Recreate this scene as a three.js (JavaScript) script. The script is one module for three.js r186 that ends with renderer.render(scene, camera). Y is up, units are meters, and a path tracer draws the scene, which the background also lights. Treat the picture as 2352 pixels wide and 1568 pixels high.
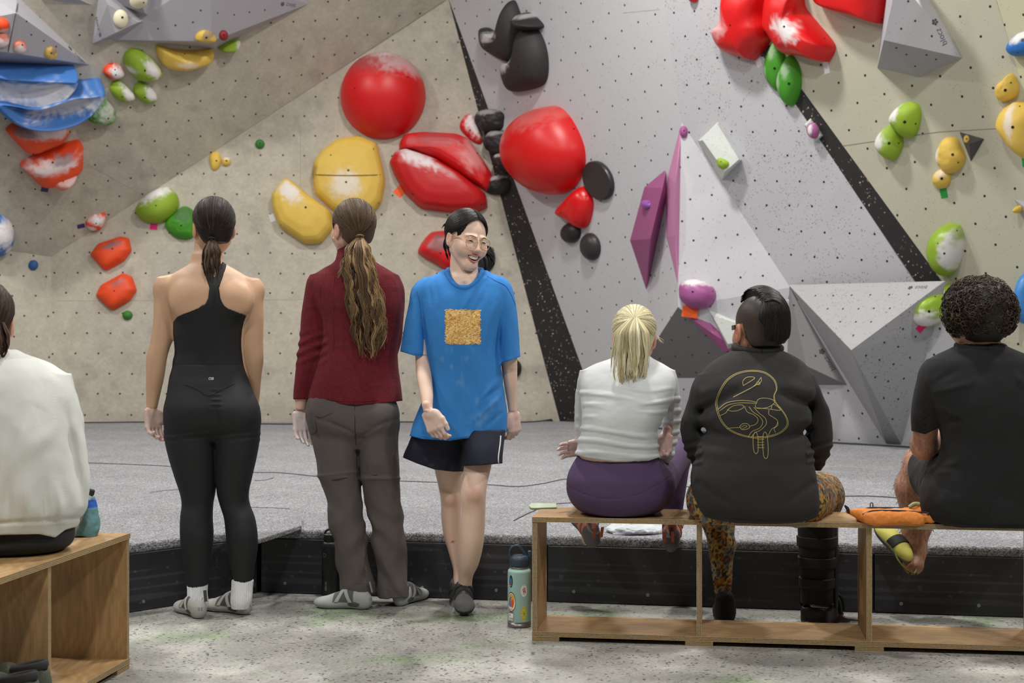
import * as THREE from 'three';
import { mergeGeometries } from 'three/addons/utils/BufferGeometryUtils.js';
import { ConvexGeometry } from 'three/addons/geometries/ConvexGeometry.js';
import { RoundedBoxGeometry } from 'three/addons/geometries/RoundedBoxGeometry.js';
import { RectAreaLightUniformsLib } from 'three/addons/lights/RectAreaLightUniformsLib.js';

// ---------------------------------------------------------------- camera, exposure, lamps
const scene = new THREE.Scene();
const FPX = 3200, CX = 1176, CY = 784, EYE = 1.1;             // focal length in pixels of the 2352 x 1568 frame
const camera = new THREE.PerspectiveCamera(2 * Math.atan(CY / FPX) * 180 / Math.PI, 1.5, 0.1, 60);
camera.position.set(0, EYE, 0); camera.lookAt(0, EYE, -10); camera.updateMatrixWorld();
camera.focus = 5.55; camera.userData.fStop = 5.0;
const renderer = new THREE.WebGLRenderer({ antialias: true });
renderer.toneMapping = THREE.LinearToneMapping;
renderer.toneMappingExposure = 1.0;
renderer.shadowMap.enabled = true;
RectAreaLightUniformsLib.init();
scene.background = new THREE.Color(0x000000);
const CEILING = 7.0, LAMP_Y = 6.4, LAMP_POWER = 330;
// rows of square LED high-bay lamps hung under the hall roof: [x, z]
const LAMPS = [];
for (const z of [0.2, -5.8, -10.2]) for (const x of [-4.6, 0.2, 5.0]) LAMPS.push([x, z]);

// ---------------------------------------------------------------- helpers
const V = (x, y, z) => new THREE.Vector3(x, y, z);
let seed = 12345;
const rnd = () => { seed = (seed + 0x6d2b79f5) | 0; let t = Math.imul(seed ^ (seed >>> 15), 1 | seed); t = (t + Math.imul(t ^ (t >>> 7), 61 | t)) ^ t; return ((t ^ (t >>> 14)) >>> 0) / 4294967296; };
const rr = (a, b) => a + (b - a) * rnd();
const clamp = (x, a, b) => Math.max(a, Math.min(b, x));
const lerp = (a, b, t) => a + (b - a) * t;
const sstep = (a, b, x) => { const t = clamp((x - a) / (b - a), 0, 1); return t * t * (3 - 2 * t); };
const at = (px, py, d) => V((px - CX) / FPX * d, EYE - (py - CY) / FPX * d, -d);
const onFloor = (px, py, h = 0) => at(px, py, FPX * (EYE - h) / (py - CY));
const lin = (r, g, b) => new THREE.Color().setRGB(r / 255, g / 255, b / 255, THREE.SRGBColorSpace);
function hash3(x, y, z) { let h = (x * 374761393 + y * 668265263 + z * 2147483647) | 0; h = Math.imul(h ^ (h >>> 13), 1274126177); return ((h ^ (h >>> 16)) >>> 0) / 4294967296; }
function n3(x, y, z) {                                          // value noise, 0..1
  const X = Math.floor(x), Y = Math.floor(y), Z = Math.floor(z); let u = x - X, v = y - Y, w = z - Z;
  u = u * u * (3 - 2 * u); v = v * v * (3 - 2 * v); w = w * w * (3 - 2 * w);
  const L = (a, b, t) => a + (b - a) * t, h = hash3;
  return L(L(L(h(X, Y, Z), h(X + 1, Y, Z), u), L(h(X, Y + 1, Z), h(X + 1, Y + 1, Z), u), v), L(L(h(X, Y, Z + 1), h(X + 1, Y, Z + 1), u), L(h(X, Y + 1, Z + 1), h(X + 1, Y + 1, Z + 1), u), v), w);
}
const fb = (x, y, z) => (n3(x, y, z) * 4 + n3(x * 2.1, y * 2.1, z * 2.1) * 2 + n3(x * 4.3, y * 4.3, z * 4.3)) / 7;
const tn = (x, y, P, s) => {                                    // value noise that repeats every P cells
  const X = Math.floor(x), Y = Math.floor(y); let u = x - X, v = y - Y; u = u * u * (3 - 2 * u); v = v * v * (3 - 2 * v);
  const m = (a) => ((a % P) + P) % P, h = (a, b) => hash3(m(a), m(b), s);
  return lerp(lerp(h(X, Y), h(X + 1, Y), u), lerp(h(X, Y + 1), h(X + 1, Y + 1), u), v);
};
const tfb = (u, v, P, s, oct = 4) => { let a = 0, w = 1, t = 0; for (let o = 0; o < oct; o++) { a += tn(u * P, v * P, P, s + o) * w; t += w; w *= 0.5; P *= 2; } return a / t; };
function dataTex(N, fn, srgb = true, M = N) {
  const d = new Uint8Array(N * M * 4);
  for (let j = 0; j < M; j++) for (let i = 0; i < N; i++) { const c = fn(i / N, j / M), k = (j * N + i) * 4; d[k] = clamp(c[0], 0, 255); d[k + 1] = clamp(c[1], 0, 255); d[k + 2] = clamp(c[2], 0, 255); d[k + 3] = 255; }
  return wrapTex(new THREE.DataTexture(d, N, M), srgb);
}
function wrapTex(t, srgb) { t.wrapS = t.wrapT = THREE.RepeatWrapping; t.magFilter = THREE.LinearFilter; t.minFilter = THREE.LinearMipmapLinearFilter; if (srgb) t.colorSpace = THREE.SRGBColorSpace; t.needsUpdate = true; return t; }
function canvasTex(w, h, draw, srgb = true) { const c = document.createElement('canvas'); c.width = w; c.height = h; draw(c.getContext('2d'), w, h); const t = new THREE.CanvasTexture(c); if (srgb) t.colorSpace = THREE.SRGBColorSpace; t.magFilter = THREE.LinearFilter; return t; }
const rep = (t, m) => { const c = t.clone(); c.repeat.set(1 / m, 1 / m); c.needsUpdate = true; return c; };   // tile of m metres, uv in metres
const mat = (color, roughness = 0.7, more = {}) => new THREE.MeshStandardMaterial({ color, roughness, ...more });

// names, labels
const taken = {};
const numbered = (n) => { const k = taken[n] = (taken[n] ?? -1) + 1; return k ? `${n}_${String(k).padStart(3, '0')}` : n; };
function tag(o, label, category, group, kind) { o.userData = {}; if (label) o.userData.label = label; if (category) o.userData.category = category; if (group) o.userData.group = group; if (kind) o.userData.kind = kind; return o; }
function mesh(name, g, m, parent) { const o = new THREE.Mesh(g, m); o.castShadow = o.receiveShadow = true; o.name = parent ? name : numbered(name); (parent || scene).add(o); return o; }
function thing(name, label, category, pos, group) { const g = new THREE.Group(); g.name = numbered(name); tag(g, label, category, group); if (pos) g.position.copy(pos); scene.add(g); return g; }
function struct(name, g, m) { const o = mesh(name, g, m); o.userData = { kind: 'structure' }; return o; }
const moved = (g, p) => g.translate(-p.x, -p.y, -p.z);
const plain = (g) => { const q = g.index ? g.toNonIndexed() : g; for (const k of Object.keys(q.attributes)) if (!['position', 'normal', 'uv'].includes(k)) q.deleteAttribute(k); return q; };
const merge = (a) => mergeGeometries(a.map(plain));
function boxUV(g, flip) {                                       // uv in metres on a box-like geometry, from position and normal
  const p = g.attributes.position, n = g.attributes.normal, uv = new Float32Array(p.count * 2);
  for (let i = 0; i < p.count; i++) {
    const ax = Math.abs(n.getX(i)), ay = Math.abs(n.getY(i)), az = Math.abs(n.getZ(i));
    let a, b; if (ax >= ay && ax >= az) { a = p.getZ(i); b = p.getY(i); } else if (ay >= az) { a = p.getX(i); b = p.getZ(i); } else { a = p.getX(i); b = p.getY(i); }
    uv[2 * i] = flip ? b : a; uv[2 * i + 1] = flip ? a : b;
  }
  g.setAttribute('uv', new THREE.BufferAttribute(uv, 2)); return g;
}
function bx(w, h, d, x = 0, y = 0, z = 0) { const g = new THREE.BoxGeometry(w, h, d); g.translate(x, y, z); return boxUV(g); }
// many thin tapering tubes in one geometry, each with its own colour: [{ p: [Vector3...], r0, r1, c: Color }]
function tubes(list, sides = 4) {
  const P = [], N = [], C = [], I = [], UV = []; let base = 0; const t = V(), u = V(), w = V(), up = V();
  for (const s of list) {
    const n = s.p.length; up.set(0.3, 0.2, 1);
    for (let i = 0; i < n; i++) {
      t.subVectors(s.p[Math.min(i + 1, n - 1)], s.p[Math.max(i - 1, 0)]).normalize();
      u.crossVectors(t, up); if (u.lengthSq() < 1e-6) u.set(1, 0, 0); u.normalize(); w.crossVectors(t, u); up.crossVectors(u, t).multiplyScalar(1);
      const f = i / (n - 1), r = (s.rf ? s.rf(f) : lerp(s.r0, s.r1, f));
      for (let k = 0; k < sides; k++) { const a = k / sides * 2 * Math.PI, c = Math.cos(a), d = Math.sin(a) * (s.flat || 1);
        const nx = u.x * c + w.x * d, ny = u.y * c + w.y * d, nz = u.z * c + w.z * d;
        P.push(s.p[i].x + nx * r, s.p[i].y + ny * r, s.p[i].z + nz * r); N.push(nx, ny, nz); C.push(s.c.r, s.c.g, s.c.b); UV.push(f, k / sides); }
      if (i < n - 1) for (let k = 0; k < sides; k++) { const a = base + i * sides + k, b = base + i * sides + (k + 1) % sides; I.push(a, b, a + sides, b, b + sides, a + sides); }
    }
    for (let k = 1; k < sides - 1; k++) { I.push(base, base + k + 1, base + k); const e = base + (n - 1) * sides; I.push(e, e + k, e + k + 1); }
    base += n * sides;
  }
  const g = new THREE.BufferGeometry();
  g.setAttribute('position', new THREE.Float32BufferAttribute(P, 3)); g.setAttribute('normal', new THREE.Float32BufferAttribute(N, 3)); g.setAttribute('color', new THREE.Float32BufferAttribute(C, 3)); g.setAttribute('uv', new THREE.Float32BufferAttribute(UV, 2));
  g.setIndex(I); return g;
}
const spline = (pts, n) => new THREE.CatmullRomCurve3(pts).getPoints(n);
const WHITE = new THREE.Color(1, 1, 1);
function cord(pts, r, n = 24, sides = 6) { return tubes([{ p: pts.length > 2 ? spline(pts, n) : pts, r0: r, r1: r, c: WHITE }], sides); }
// ---------------------------------------------------------------- distance fields and their meshes (naive surface nets)
const bbU = (fs) => { const b = [1e9, 1e9, 1e9, -1e9, -1e9, -1e9]; for (const f of fs) for (let i = 0; i < 3; i++) { b[i] = Math.min(b[i], f.bb[i]); b[i + 3] = Math.max(b[i + 3], f.bb[i + 3]); } return b; };
const withBB = (f, bb) => { f.bb = bb; return f; };
const smin = (a, b, k) => { const h = Math.max(k - Math.abs(a - b), 0) / k; return Math.min(a, b) - h * h * k * 0.25; };
const union = (k, ...fs) => withBB((x, y, z) => { let d = fs[0](x, y, z); for (let i = 1; i < fs.length; i++) d = smin(d, fs[i](x, y, z), k); return d; }, bbU(fs));
const cut = (k, f, ...gs) => withBB((x, y, z) => { let d = f(x, y, z); for (const g of gs) d = -smin(-d, g(x, y, z), k); return d; }, f.bb);   // f without gs
const both = (f, g) => withBB((x, y, z) => Math.max(f(x, y, z), g(x, y, z)), f.bb);
const grow = (f, r) => withBB((x, y, z) => f(x, y, z) - r, f.bb.map((v, i) => v + (i < 3 ? -r : r)));
const warp = (f, fn, r = 0.02) => withBB((x, y, z) => f(x, y, z) - fn(x, y, z), f.bb.map((v, i) => v + (i < 3 ? -r : r)));
function ball(c, r) { const [rx, ry, rz] = Array.isArray(r) ? r : [r, r, r];
  return withBB((x, y, z) => { const a = (x - c.x) / rx, b = (y - c.y) / ry, d = (z - c.z) / rz, k0 = Math.hypot(a, b, d), k1 = Math.hypot(a / rx, b / ry, d / rz); return k1 < 1e-9 ? -Math.min(rx, ry, rz) : k0 * (k0 - 1) / k1; }, [c.x - rx, c.y - ry, c.z - rz, c.x + rx, c.y + ry, c.z + rz]); }
function cone(a, b, ra, rb) {                                   // tapered capsule
  const dx = b.x - a.x, dy = b.y - a.y, dz = b.z - a.z, L = dx * dx + dy * dy + dz * dz || 1e-9, R = Math.max(ra, rb);
  return withBB((x, y, z) => { const t = clamp(((x - a.x) * dx + (y - a.y) * dy + (z - a.z) * dz) / L, 0, 1); return Math.hypot(x - a.x - dx * t, y - a.y - dy * t, z - a.z - dz * t) - (ra + (rb - ra) * t); },
    [Math.min(a.x, b.x) - R, Math.min(a.y, b.y) - R, Math.min(a.z, b.z) - R, Math.max(a.x, b.x) + R, Math.max(a.y, b.y) + R, Math.max(a.z, b.z) + R]);
}
function chain(k, pts, rs) { const l = []; for (let i = 0; i < pts.length - 1; i++) l.push(cone(pts[i], pts[i + 1], rs[i], rs[i + 1])); return l.length > 1 ? union(k, ...l) : l[0]; }
function rbox(c, h, r, m) {                                     // rounded box, m: optional Matrix3-like inverse basis [ax, ay, az] of unit vectors
  const e = m ? [0, 1, 2].map((i) => Math.abs(m[0].getComponent(i)) * h[0] + Math.abs(m[1].getComponent(i)) * h[1] + Math.abs(m[2].getComponent(i)) * h[2]) : h;
  return withBB((x, y, z) => { let X = x - c.x, Y = y - c.y, Z = z - c.z; if (m) { const q = X, s = Y, w = Z; X = q * m[0].x + s * m[0].y + w * m[0].z; Y = q * m[1].x + s * m[1].y + w * m[1].z; Z = q * m[2].x + s * m[2].y + w * m[2].z; }
    const a = Math.abs(X) - h[0] + r, b = Math.abs(Y) - h[1] + r, d = Math.abs(Z) - h[2] + r; return Math.hypot(Math.max(a, 0), Math.max(b, 0), Math.max(d, 0)) + Math.min(Math.max(a, b, d), 0) - r; },
    [c.x - e[0], c.y - e[1], c.z - e[2], c.x + e[0], c.y + e[1], c.z + e[2]]);
}
// a stack of elliptical sections along y: rows [y, cx, cz, halfwidth, halfdepth], any order of y
function stack(rows, n = 2) {
  rows = rows.slice().sort((a, b) => a[0] - b[0]);
  const N = 160, Y0 = rows[0][0], Y1 = rows[rows.length - 1][0], T = new Float32Array((N + 1) * 4);
  for (let i = 0; i <= N; i++) {
    const y = lerp(Y0, Y1, i / N); let k = 0; while (k < rows.length - 2 && rows[k + 1][0] < y) k++;
    const a = rows[k], b = rows[k + 1], p = rows[Math.max(k - 1, 0)], q = rows[Math.min(k + 2, rows.length - 1)], h = b[0] - a[0] || 1e-6, t = clamp((y - a[0]) / h, 0, 1), t2 = t * t, t3 = t2 * t;
    for (let c = 0; c < 4; c++) { const m0 = (b[c + 1] - p[c + 1]) / (b[0] - p[0] || 1) * h, m1 = (q[c + 1] - a[c + 1]) / (q[0] - a[0] || 1) * h;
      T[i * 4 + c] = (2 * t3 - 3 * t2 + 1) * a[c + 1] + (t3 - 2 * t2 + t) * m0 + (-2 * t3 + 3 * t2) * b[c + 1] + (t3 - t2) * m1; }
  }
  const bb = [1e9, Y0, 1e9, -1e9, Y1, -1e9];
  for (let i = 0; i <= N; i++) { bb[0] = Math.min(bb[0], T[i * 4] - T[i * 4 + 2]); bb[3] = Math.max(bb[3], T[i * 4] + T[i * 4 + 2]); bb[2] = Math.min(bb[2], T[i * 4 + 1] - T[i * 4 + 3]); bb[5] = Math.max(bb[5], T[i * 4 + 1] + T[i * 4 + 3]); }
  return withBB((x, y, z) => {
    const f = clamp((y - Y0) / (Y1 - Y0), 0, 1) * N, i = Math.min(f | 0, N - 1) * 4, t = f - (i >> 2);
    const cx = T[i] + (T[i + 4] - T[i]) * t, cz = T[i + 1] + (T[i + 5] - T[i + 1]) * t, a = T[i + 2] + (T[i + 6] - T[i + 2]) * t, b = T[i + 3] + (T[i + 7] - T[i + 3]) * t;
    let d; const X = Math.abs(x - cx), Z = Math.abs(z - cz);
    if (n === 2) { const k0 = Math.hypot(X / a, Z / b), k1 = Math.hypot(X / a / a, Z / b / b); d = k1 < 1e-9 ? -Math.min(a, b) : k0 * (k0 - 1) / k1; }
    else { const k0 = Math.pow(Math.pow(X / a, n) + Math.pow(Z / b, n), 1 / n); if (k0 < 1e-6) d = -Math.min(a, b); else { const g = Math.hypot(Math.pow(X / a / k0, n - 1) / a, Math.pow(Z / b / k0, n - 1) / b); d = (k0 - 1) / g; } }
    const e = Math.max(Y0 - y, y - Y1);
    return Math.min(Math.max(d, e), 0) + Math.hypot(Math.max(d, 0), Math.max(e, 0));
  }, bb);
}
function net(f, h, colorOf, uvScale = 1) {
  const pad = h * 2.5, B = f.bb, x0 = B[0] - pad, y0 = B[1] - pad, z0 = B[2] - pad;
  const nx = Math.ceil((B[3] + pad - x0) / h) + 1, ny = Math.ceil((B[4] + pad - y0) / h) + 1, nz = Math.ceil((B[5] + pad - z0) / h) + 1;
  const D = new Float32Array(nx * ny * nz), S = 6, reach = S * h * 0.87 * 2.0;
  for (let bk = 0; bk < nz; bk += S) for (let bj = 0; bj < ny; bj += S) for (let bi = 0; bi < nx; bi += S) {
    const d = f(x0 + (bi + S / 2) * h, y0 + (bj + S / 2) * h, z0 + (bk + S / 2) * h), far = Math.abs(d) > reach;
    for (let k = bk; k < Math.min(bk + S, nz); k++) for (let j = bj; j < Math.min(bj + S, ny); j++) for (let i = bi; i < Math.min(bi + S, nx); i++)
      D[(k * ny + j) * nx + i] = far ? d : f(x0 + i * h, y0 + j * h, z0 + k * h);
  }
  const id = new Int32Array(nx * ny * nz).fill(-1), P = [], I = [];
  for (let k = 0; k < nz - 1; k++) for (let j = 0; j < ny - 1; j++) for (let i = 0; i < nx - 1; i++) {
    const o = (k * ny + j) * nx + i; let m = 0, sx = 0, sy = 0, sz = 0, c = 0;
    const v = [D[o], D[o + 1], D[o + nx], D[o + nx + 1], D[o + nx * ny], D[o + nx * ny + 1], D[o + nx * ny + nx], D[o + nx * ny + nx + 1]];
    for (let q = 0; q < 8; q++) if (v[q] < 0) m |= 1 << q;
    if (m === 0 || m === 255) continue;
    for (let q = 0; q < 8; q++) for (let b = 1; b < 8; b <<= 1) { const r = q | b; if (r === q || ((m >> q) & 1) === ((m >> r) & 1)) continue; const t = v[q] / (v[q] - v[r]);
      sx += (q & 1) + (b === 1 ? t : 0); sy += ((q >> 1) & 1) + (b === 2 ? t : 0); sz += ((q >> 2) & 1) + (b === 4 ? t : 0); c++; }
    id[o] = P.length / 3; P.push(x0 + (i + sx / c) * h, y0 + (j + sy / c) * h, z0 + (k + sz / c) * h);
  }
  for (let k = 1; k < nz - 1; k++) for (let j = 1; j < ny - 1; j++) for (let i = 1; i < nx - 1; i++) {
    const o = (k * ny + j) * nx + i, s = D[o] < 0;
    const quad = (a, b, c, d, f2) => { if (a < 0 || b < 0 || c < 0 || d < 0) return; if (!f2) I.push(a, b, c, a, c, d); else I.push(a, c, b, a, d, c); };
    if (s !== D[o + 1] < 0) quad(id[o], id[o - nx], id[o - nx - nx * ny], id[o - nx * ny], !s);
    if (s !== D[o + nx] < 0) quad(id[o], id[o - nx * ny], id[o - nx * ny - 1], id[o - 1], !s);
    if (s !== D[o + nx * ny] < 0) quad(id[o], id[o - 1], id[o - 1 - nx], id[o - nx], !s);
  }
  const n = P.length / 3, NR = new Float32Array(n * 3), C = colorOf ? new Float32Array(n * 3) : null, UV = new Float32Array(n * 2), e = h * 0.35, col = new THREE.Color();
  for (let i = 0; i < n; i++) {
    let x = P[i * 3], y = P[i * 3 + 1], z = P[i * 3 + 2];
    const a = f(x + e, y - e, z - e), b = f(x - e, y - e, z + e), c = f(x - e, y + e, z - e), d = f(x + e, y + e, z + e);
    let gx = a - b - c + d, gy = -a - b + c + d, gz = -a + b - c + d; const l = Math.hypot(gx, gy, gz) || 1; gx /= l; gy /= l; gz /= l;
    const s = clamp(f(x, y, z) * Math.min(1, 4 * e / l), -h * 0.6, h * 0.6); x -= gx * s; y -= gy * s; z -= gz * s;
    P[i * 3] = x; P[i * 3 + 1] = y; P[i * 3 + 2] = z; NR.set([gx, gy, gz], i * 3); UV[2 * i] = (x + z * 0.7) * uvScale; UV[2 * i + 1] = y * uvScale;
    if (C) { colorOf(col, x, y, z, gx, gy, gz); C[3 * i] = col.r; C[3 * i + 1] = col.g; C[3 * i + 2] = col.b; }
  }
  const g = new THREE.BufferGeometry(); g.setAttribute('position', new THREE.Float32BufferAttribute(P, 3)); g.setAttribute('normal', new THREE.BufferAttribute(NR, 3)); g.setAttribute('uv', new THREE.BufferAttribute(UV, 2));
  if (C) g.setAttribute('color', new THREE.BufferAttribute(C, 3)); g.setIndex(I); return g;
}
// a field given in its own axes, put into the world by a Matrix4 without scale
function placed(f, M) {
  const e = M.clone().invert().elements, c = []; for (let i = 0; i < 8; i++) c.push(V(f.bb[i & 1 ? 3 : 0], f.bb[i & 2 ? 4 : 1], f.bb[i & 4 ? 5 : 2]).applyMatrix4(M));
  const bb = [0, 1, 2].map((k) => Math.min(...c.map((p) => p.getComponent(k)))).concat([0, 1, 2].map((k) => Math.max(...c.map((p) => p.getComponent(k)))));
  return withBB((x, y, z) => f(e[0] * x + e[4] * y + e[8] * z + e[12], e[1] * x + e[5] * y + e[9] * z + e[13], e[2] * x + e[6] * y + e[10] * z + e[14]), bb);
}
// hit of a ray on a field, by small steps
function trace(f, o, d, far = 3) { let t = 0; for (let i = 0; i < 400 && t < far; i++) { const v = f(o.x + d.x * t, o.y + d.y * t, o.z + d.z * t); if (v < 0.0004) return V(o.x + d.x * t, o.y + d.y * t, o.z + d.z * t); t += Math.max(v * 0.5, 0.0004); } return null; }
// a printed patch lying on a field: rectangle x0..x1, y0..y1 pressed along -z (or +z with dir -1)
function patch(f, x0, x1, y0, y1, zFrom, nx, ny, lift = 0.0016, dirz = -1) {
  const P = [], UV = [], I = [], ok = []; const d = V(0, 0, dirz);
  for (let j = 0; j <= ny; j++) for (let i = 0; i <= nx; i++) { const x = lerp(x0, x1, i / nx), y = lerp(y0, y1, j / ny), q = trace(f, V(x, y, zFrom), d, 1.2); ok.push(!!q); P.push(x, y, q ? q.z - dirz * lift : zFrom); UV.push(i / nx, j / ny); }
  const w = nx + 1;
  for (let j = 0; j < ny; j++) for (let i = 0; i < nx; i++) { const a = j * w + i; if (ok[a] && ok[a + 1] && ok[a + w] && ok[a + w + 1]) { if (dirz < 0) I.push(a, a + 1, a + w + 1, a, a + w + 1, a + w); else I.push(a, a + w + 1, a + 1, a, a + w, a + w + 1); } }
  const g = new THREE.BufferGeometry(); g.setAttribute('position', new THREE.Float32BufferAttribute(P, 3)); g.setAttribute('uv', new THREE.Float32BufferAttribute(UV, 2)); g.setIndex(I); g.computeVertexNormals(); return g;
}
// ---------------------------------------------------------------- surface textures (tiles; uv in metres)
const texPly = dataTex(1024, (u, v) => {                        // climbing-wall paint on plywood: blotches, rubber scuffs, chalk
  const a = tfb(u, v, 4, 3), b = tfb(u, v, 24, 9, 3), c = tfb(u, v, 128, 5, 2), d = tn(u * 9, v * 60, 60, 77);
  const s = sstep(0.62, 0.8, tfb(u, v, 12, 41, 3)) * 16, g = 226 + (a - 0.5) * 26 + (b - 0.5) * 22 + (c - 0.5) * 22 - s + (d - 0.5) * 3;
  return [g, g - s * 0.1, g - (a - 0.5) * 8];
});
function speckled(base, dots, n, rMin, rMax, tile) {
  return wrapTex(canvasTex(1024, 1024, (x, w) => {
    x.fillStyle = base; x.fillRect(0, 0, w, w);
    for (let i = 0; i < n; i++) { // worn flecks in clusters
      let px = rnd() * w, py = rnd() * w; if (n3(px / 90, py / 90, tile) < 0.45 && rnd() < 0.75) continue;
      x.fillStyle = dots[(rnd() * dots.length) | 0]; x.beginPath(); x.ellipse(px, py, rr(rMin, rMax), rr(rMin, rMax) * 0.8, rnd() * 3, 0, 7); x.fill();
    }
  }), true);
}
const texGrey = speckled('#dcdcde', ['#c3beb8', '#cfc6bc', '#b9b3ae', '#a89f96'], 1700, 1.0, 2.6, 1);
const texGreyWorn = speckled('#e4e4e6', ['#8d8378', '#9b9288', '#b0a596', '#7c746c', '#beb5a8'], 3400, 1.1, 3.0, 2);
const texBlackWorn = speckled('#242123', ['#c4b8a4', '#a89c8a', '#6a5e57', '#8a7a70'], 2100, 1.6, 4.6, 3);
const texBeigeWorn = speckled('#dedcd6', ['#8f8778', '#a59c8c', '#efe9dc', '#7d7668'], 2200, 0.7, 1.9, 4);
const texFloorFleck = dataTex(2048, (() => {                    // the same floor with its dark chips
  const N = 2048, m = new Float32Array(N * N);
  for (let i = 0; i < 9000; i++) { const cx = rnd() * N, cy = rnd() * N; if (n3(cx / 160, cy / 160, 7) < 0.42 && rnd() < 0.6) continue; const a = rr(1.5, 8), b = rr(1, 4.2), k = rr(0.25, 0.85), t = rnd() * 3.14, ct = Math.cos(t), st = Math.sin(t);
    for (let y = -9; y <= 9; y++) for (let x = -9; x <= 9; x++) { const p = (x * ct + y * st) / a, q = (-x * st + y * ct) / b; if (p * p + q * q < 1 + 0.5 * (hash3(x, y, i) - 0.5)) { const X = ((cx + x + N) | 0) % N, Y = ((cy + y + N) | 0) % N; m[Y * N + X] = Math.max(m[Y * N + X], k); } } }
  return (u, v) => { const a = tfb(u, v, 5, 21, 3), gr = sstep(0.6, 0.8, tfb(u, v, 7, 31, 4)), ch = sstep(0.5, 0.8, tfb(u, v, 11, 55, 4)), f = tn(u * 400, v * 400, 400, 8), k = m[((v * N) | 0) * N + ((u * N) | 0)];
    const dt = sstep(0.5, 0.75, tfb(u, v, 8, 91, 4)) * 26, g = 172 + (a - 0.5) * 56 + (f - 0.5) * 30 + ch * 30 - dt; const w = 1 - k * 0.62; return [(g - gr * 20) * w, (g - gr * 3) * (w * 0.99), (g - gr * 28 - 4) * (w * 0.98)]; };
})());
const texCarpet = dataTex(1024, (u, v) => { const f = tn(u * 300, v * 300, 300, 4), h = tn(u * 150, v * 150, 150, 6), a = tfb(u, v, 6, 12, 3), k = hash3((u * 1024) | 0, (v * 1024) | 0, 3); const g = 170 + (f - 0.5) * 110 + (h - 0.5) * 56 + (a - 0.5) * 26 + (k - 0.5) * 40; return [g, g, g + 3]; });
const texVinyl = dataTex(512, (u, v) => { const a = tfb(u, v, 6, 2), s = sstep(0.66, 0.74, tn(u * 3, v * 90, 90, 5)) * 34 + sstep(0.8, 0.86, tfb(u, v, 60, 8, 2)) * 60; const g = 92 + (a - 0.5) * 50 + s; return [g, g, g + 4]; });
const texWood = dataTex(1024, (u, v) => {                       // birch ply face, grain along u
  const w = tfb(u * 1, v, 4, 71, 3) * 2.2, a = tn(u * 6 + 0, v * 64 + w * 6, 64, 15), b = tn(u * 20, v * 320, 320, 19), c = tfb(u, v, 6, 23, 3), ring = 0.5 + 0.5 * Math.sin((v * 26 + tfb(u, v, 3, 81, 2) * 9) * 6.283);
  const g = 208 + (a - 0.5) * 26 + (b - 0.5) * 22 + (c - 0.5) * 34 - ring * 12; return [g, g * 0.9 - 2, g * 0.755 - 4];
});
const texPlyEdge = dataTex(256, (u, v) => { const k = Math.floor(v * 7) % 2, e = Math.abs(v * 7 % 1 - 0.5), s = tn(u * 90, v * 7, 90, 4), g = (k ? 128 : 206) + (s - 0.5) * 40 - (e > 0.42 ? 26 : 0); return [g, g * 0.9, g * 0.74]; });
const texWeave = dataTex(256, (u, v) => { const a = Math.sin(u * 256 * 0.785) * Math.sin(v * 256 * 0.785), f = hash3((u * 256) | 0, (v * 256) | 0, 1), g = 150 + a * 45 + (f - 0.5) * 90; return [g, g, g]; }, false);
const texFleece = dataTex(512, (u, v) => { const f = tn(u * 170, v * 170, 170, 9), a = tfb(u, v, 10, 3, 3), k = hash3((u * 512) | 0, (v * 512) | 0, 6), g = 205 + (f - 0.5) * 90 + (a - 0.5) * 50 + (k - 0.5) * 36; return [g, g - 3, g - 3]; });
const bumpNoise = dataTex(512, (u, v) => { const g = 128 + (tfb(u, v, 90, 4, 2) - 0.5) * 220; return [g, g, g]; }, false);

// ---------------------------------------------------------------- hall: floor, outer walls, ceiling, lamps
const RX = 9.2, ZF = 6.0, ZB = -17.5;
struct('floor', bx(2 * RX + 1, 0.2, ZF - ZB + 1, 0, -0.1, (ZF + ZB) / 2), mat(lin(222, 223, 222), 0.62, { map: rep(texFloorFleck, 2.6), bumpMap: rep(bumpNoise, 0.5), bumpScale: 0.0006 }));
const hallPaint = mat(lin(118, 117, 114), 0.85, { map: rep(texPly, 4) });
struct('wall_hall_left', bx(0.2, CEILING, ZF - ZB, -RX - 0.1, CEILING / 2, (ZF + ZB) / 2), hallPaint);
struct('wall_hall_right', bx(0.2, CEILING, ZF - ZB, RX + 0.1, CEILING / 2, (ZF + ZB) / 2), hallPaint);
struct('wall_hall_front', bx(2 * RX + 0.4, CEILING, 0.2, 0, CEILING / 2, ZF + 0.1), hallPaint);
struct('wall_hall_back', bx(2 * RX + 0.4, CEILING, 0.2, 0, CEILING / 2, ZB - 0.1), hallPaint);
struct('ceiling', bx(2 * RX + 0.4, 0.2, ZF - ZB + 0.4, 0, CEILING + 0.1, (ZF + ZB) / 2), mat(lin(72, 72, 72), 0.9));
const rows4 = ['behind the camera', 'over the benches', 'nearest the climbing wall'], cols4 = ['left', 'middle', 'right'];
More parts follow.
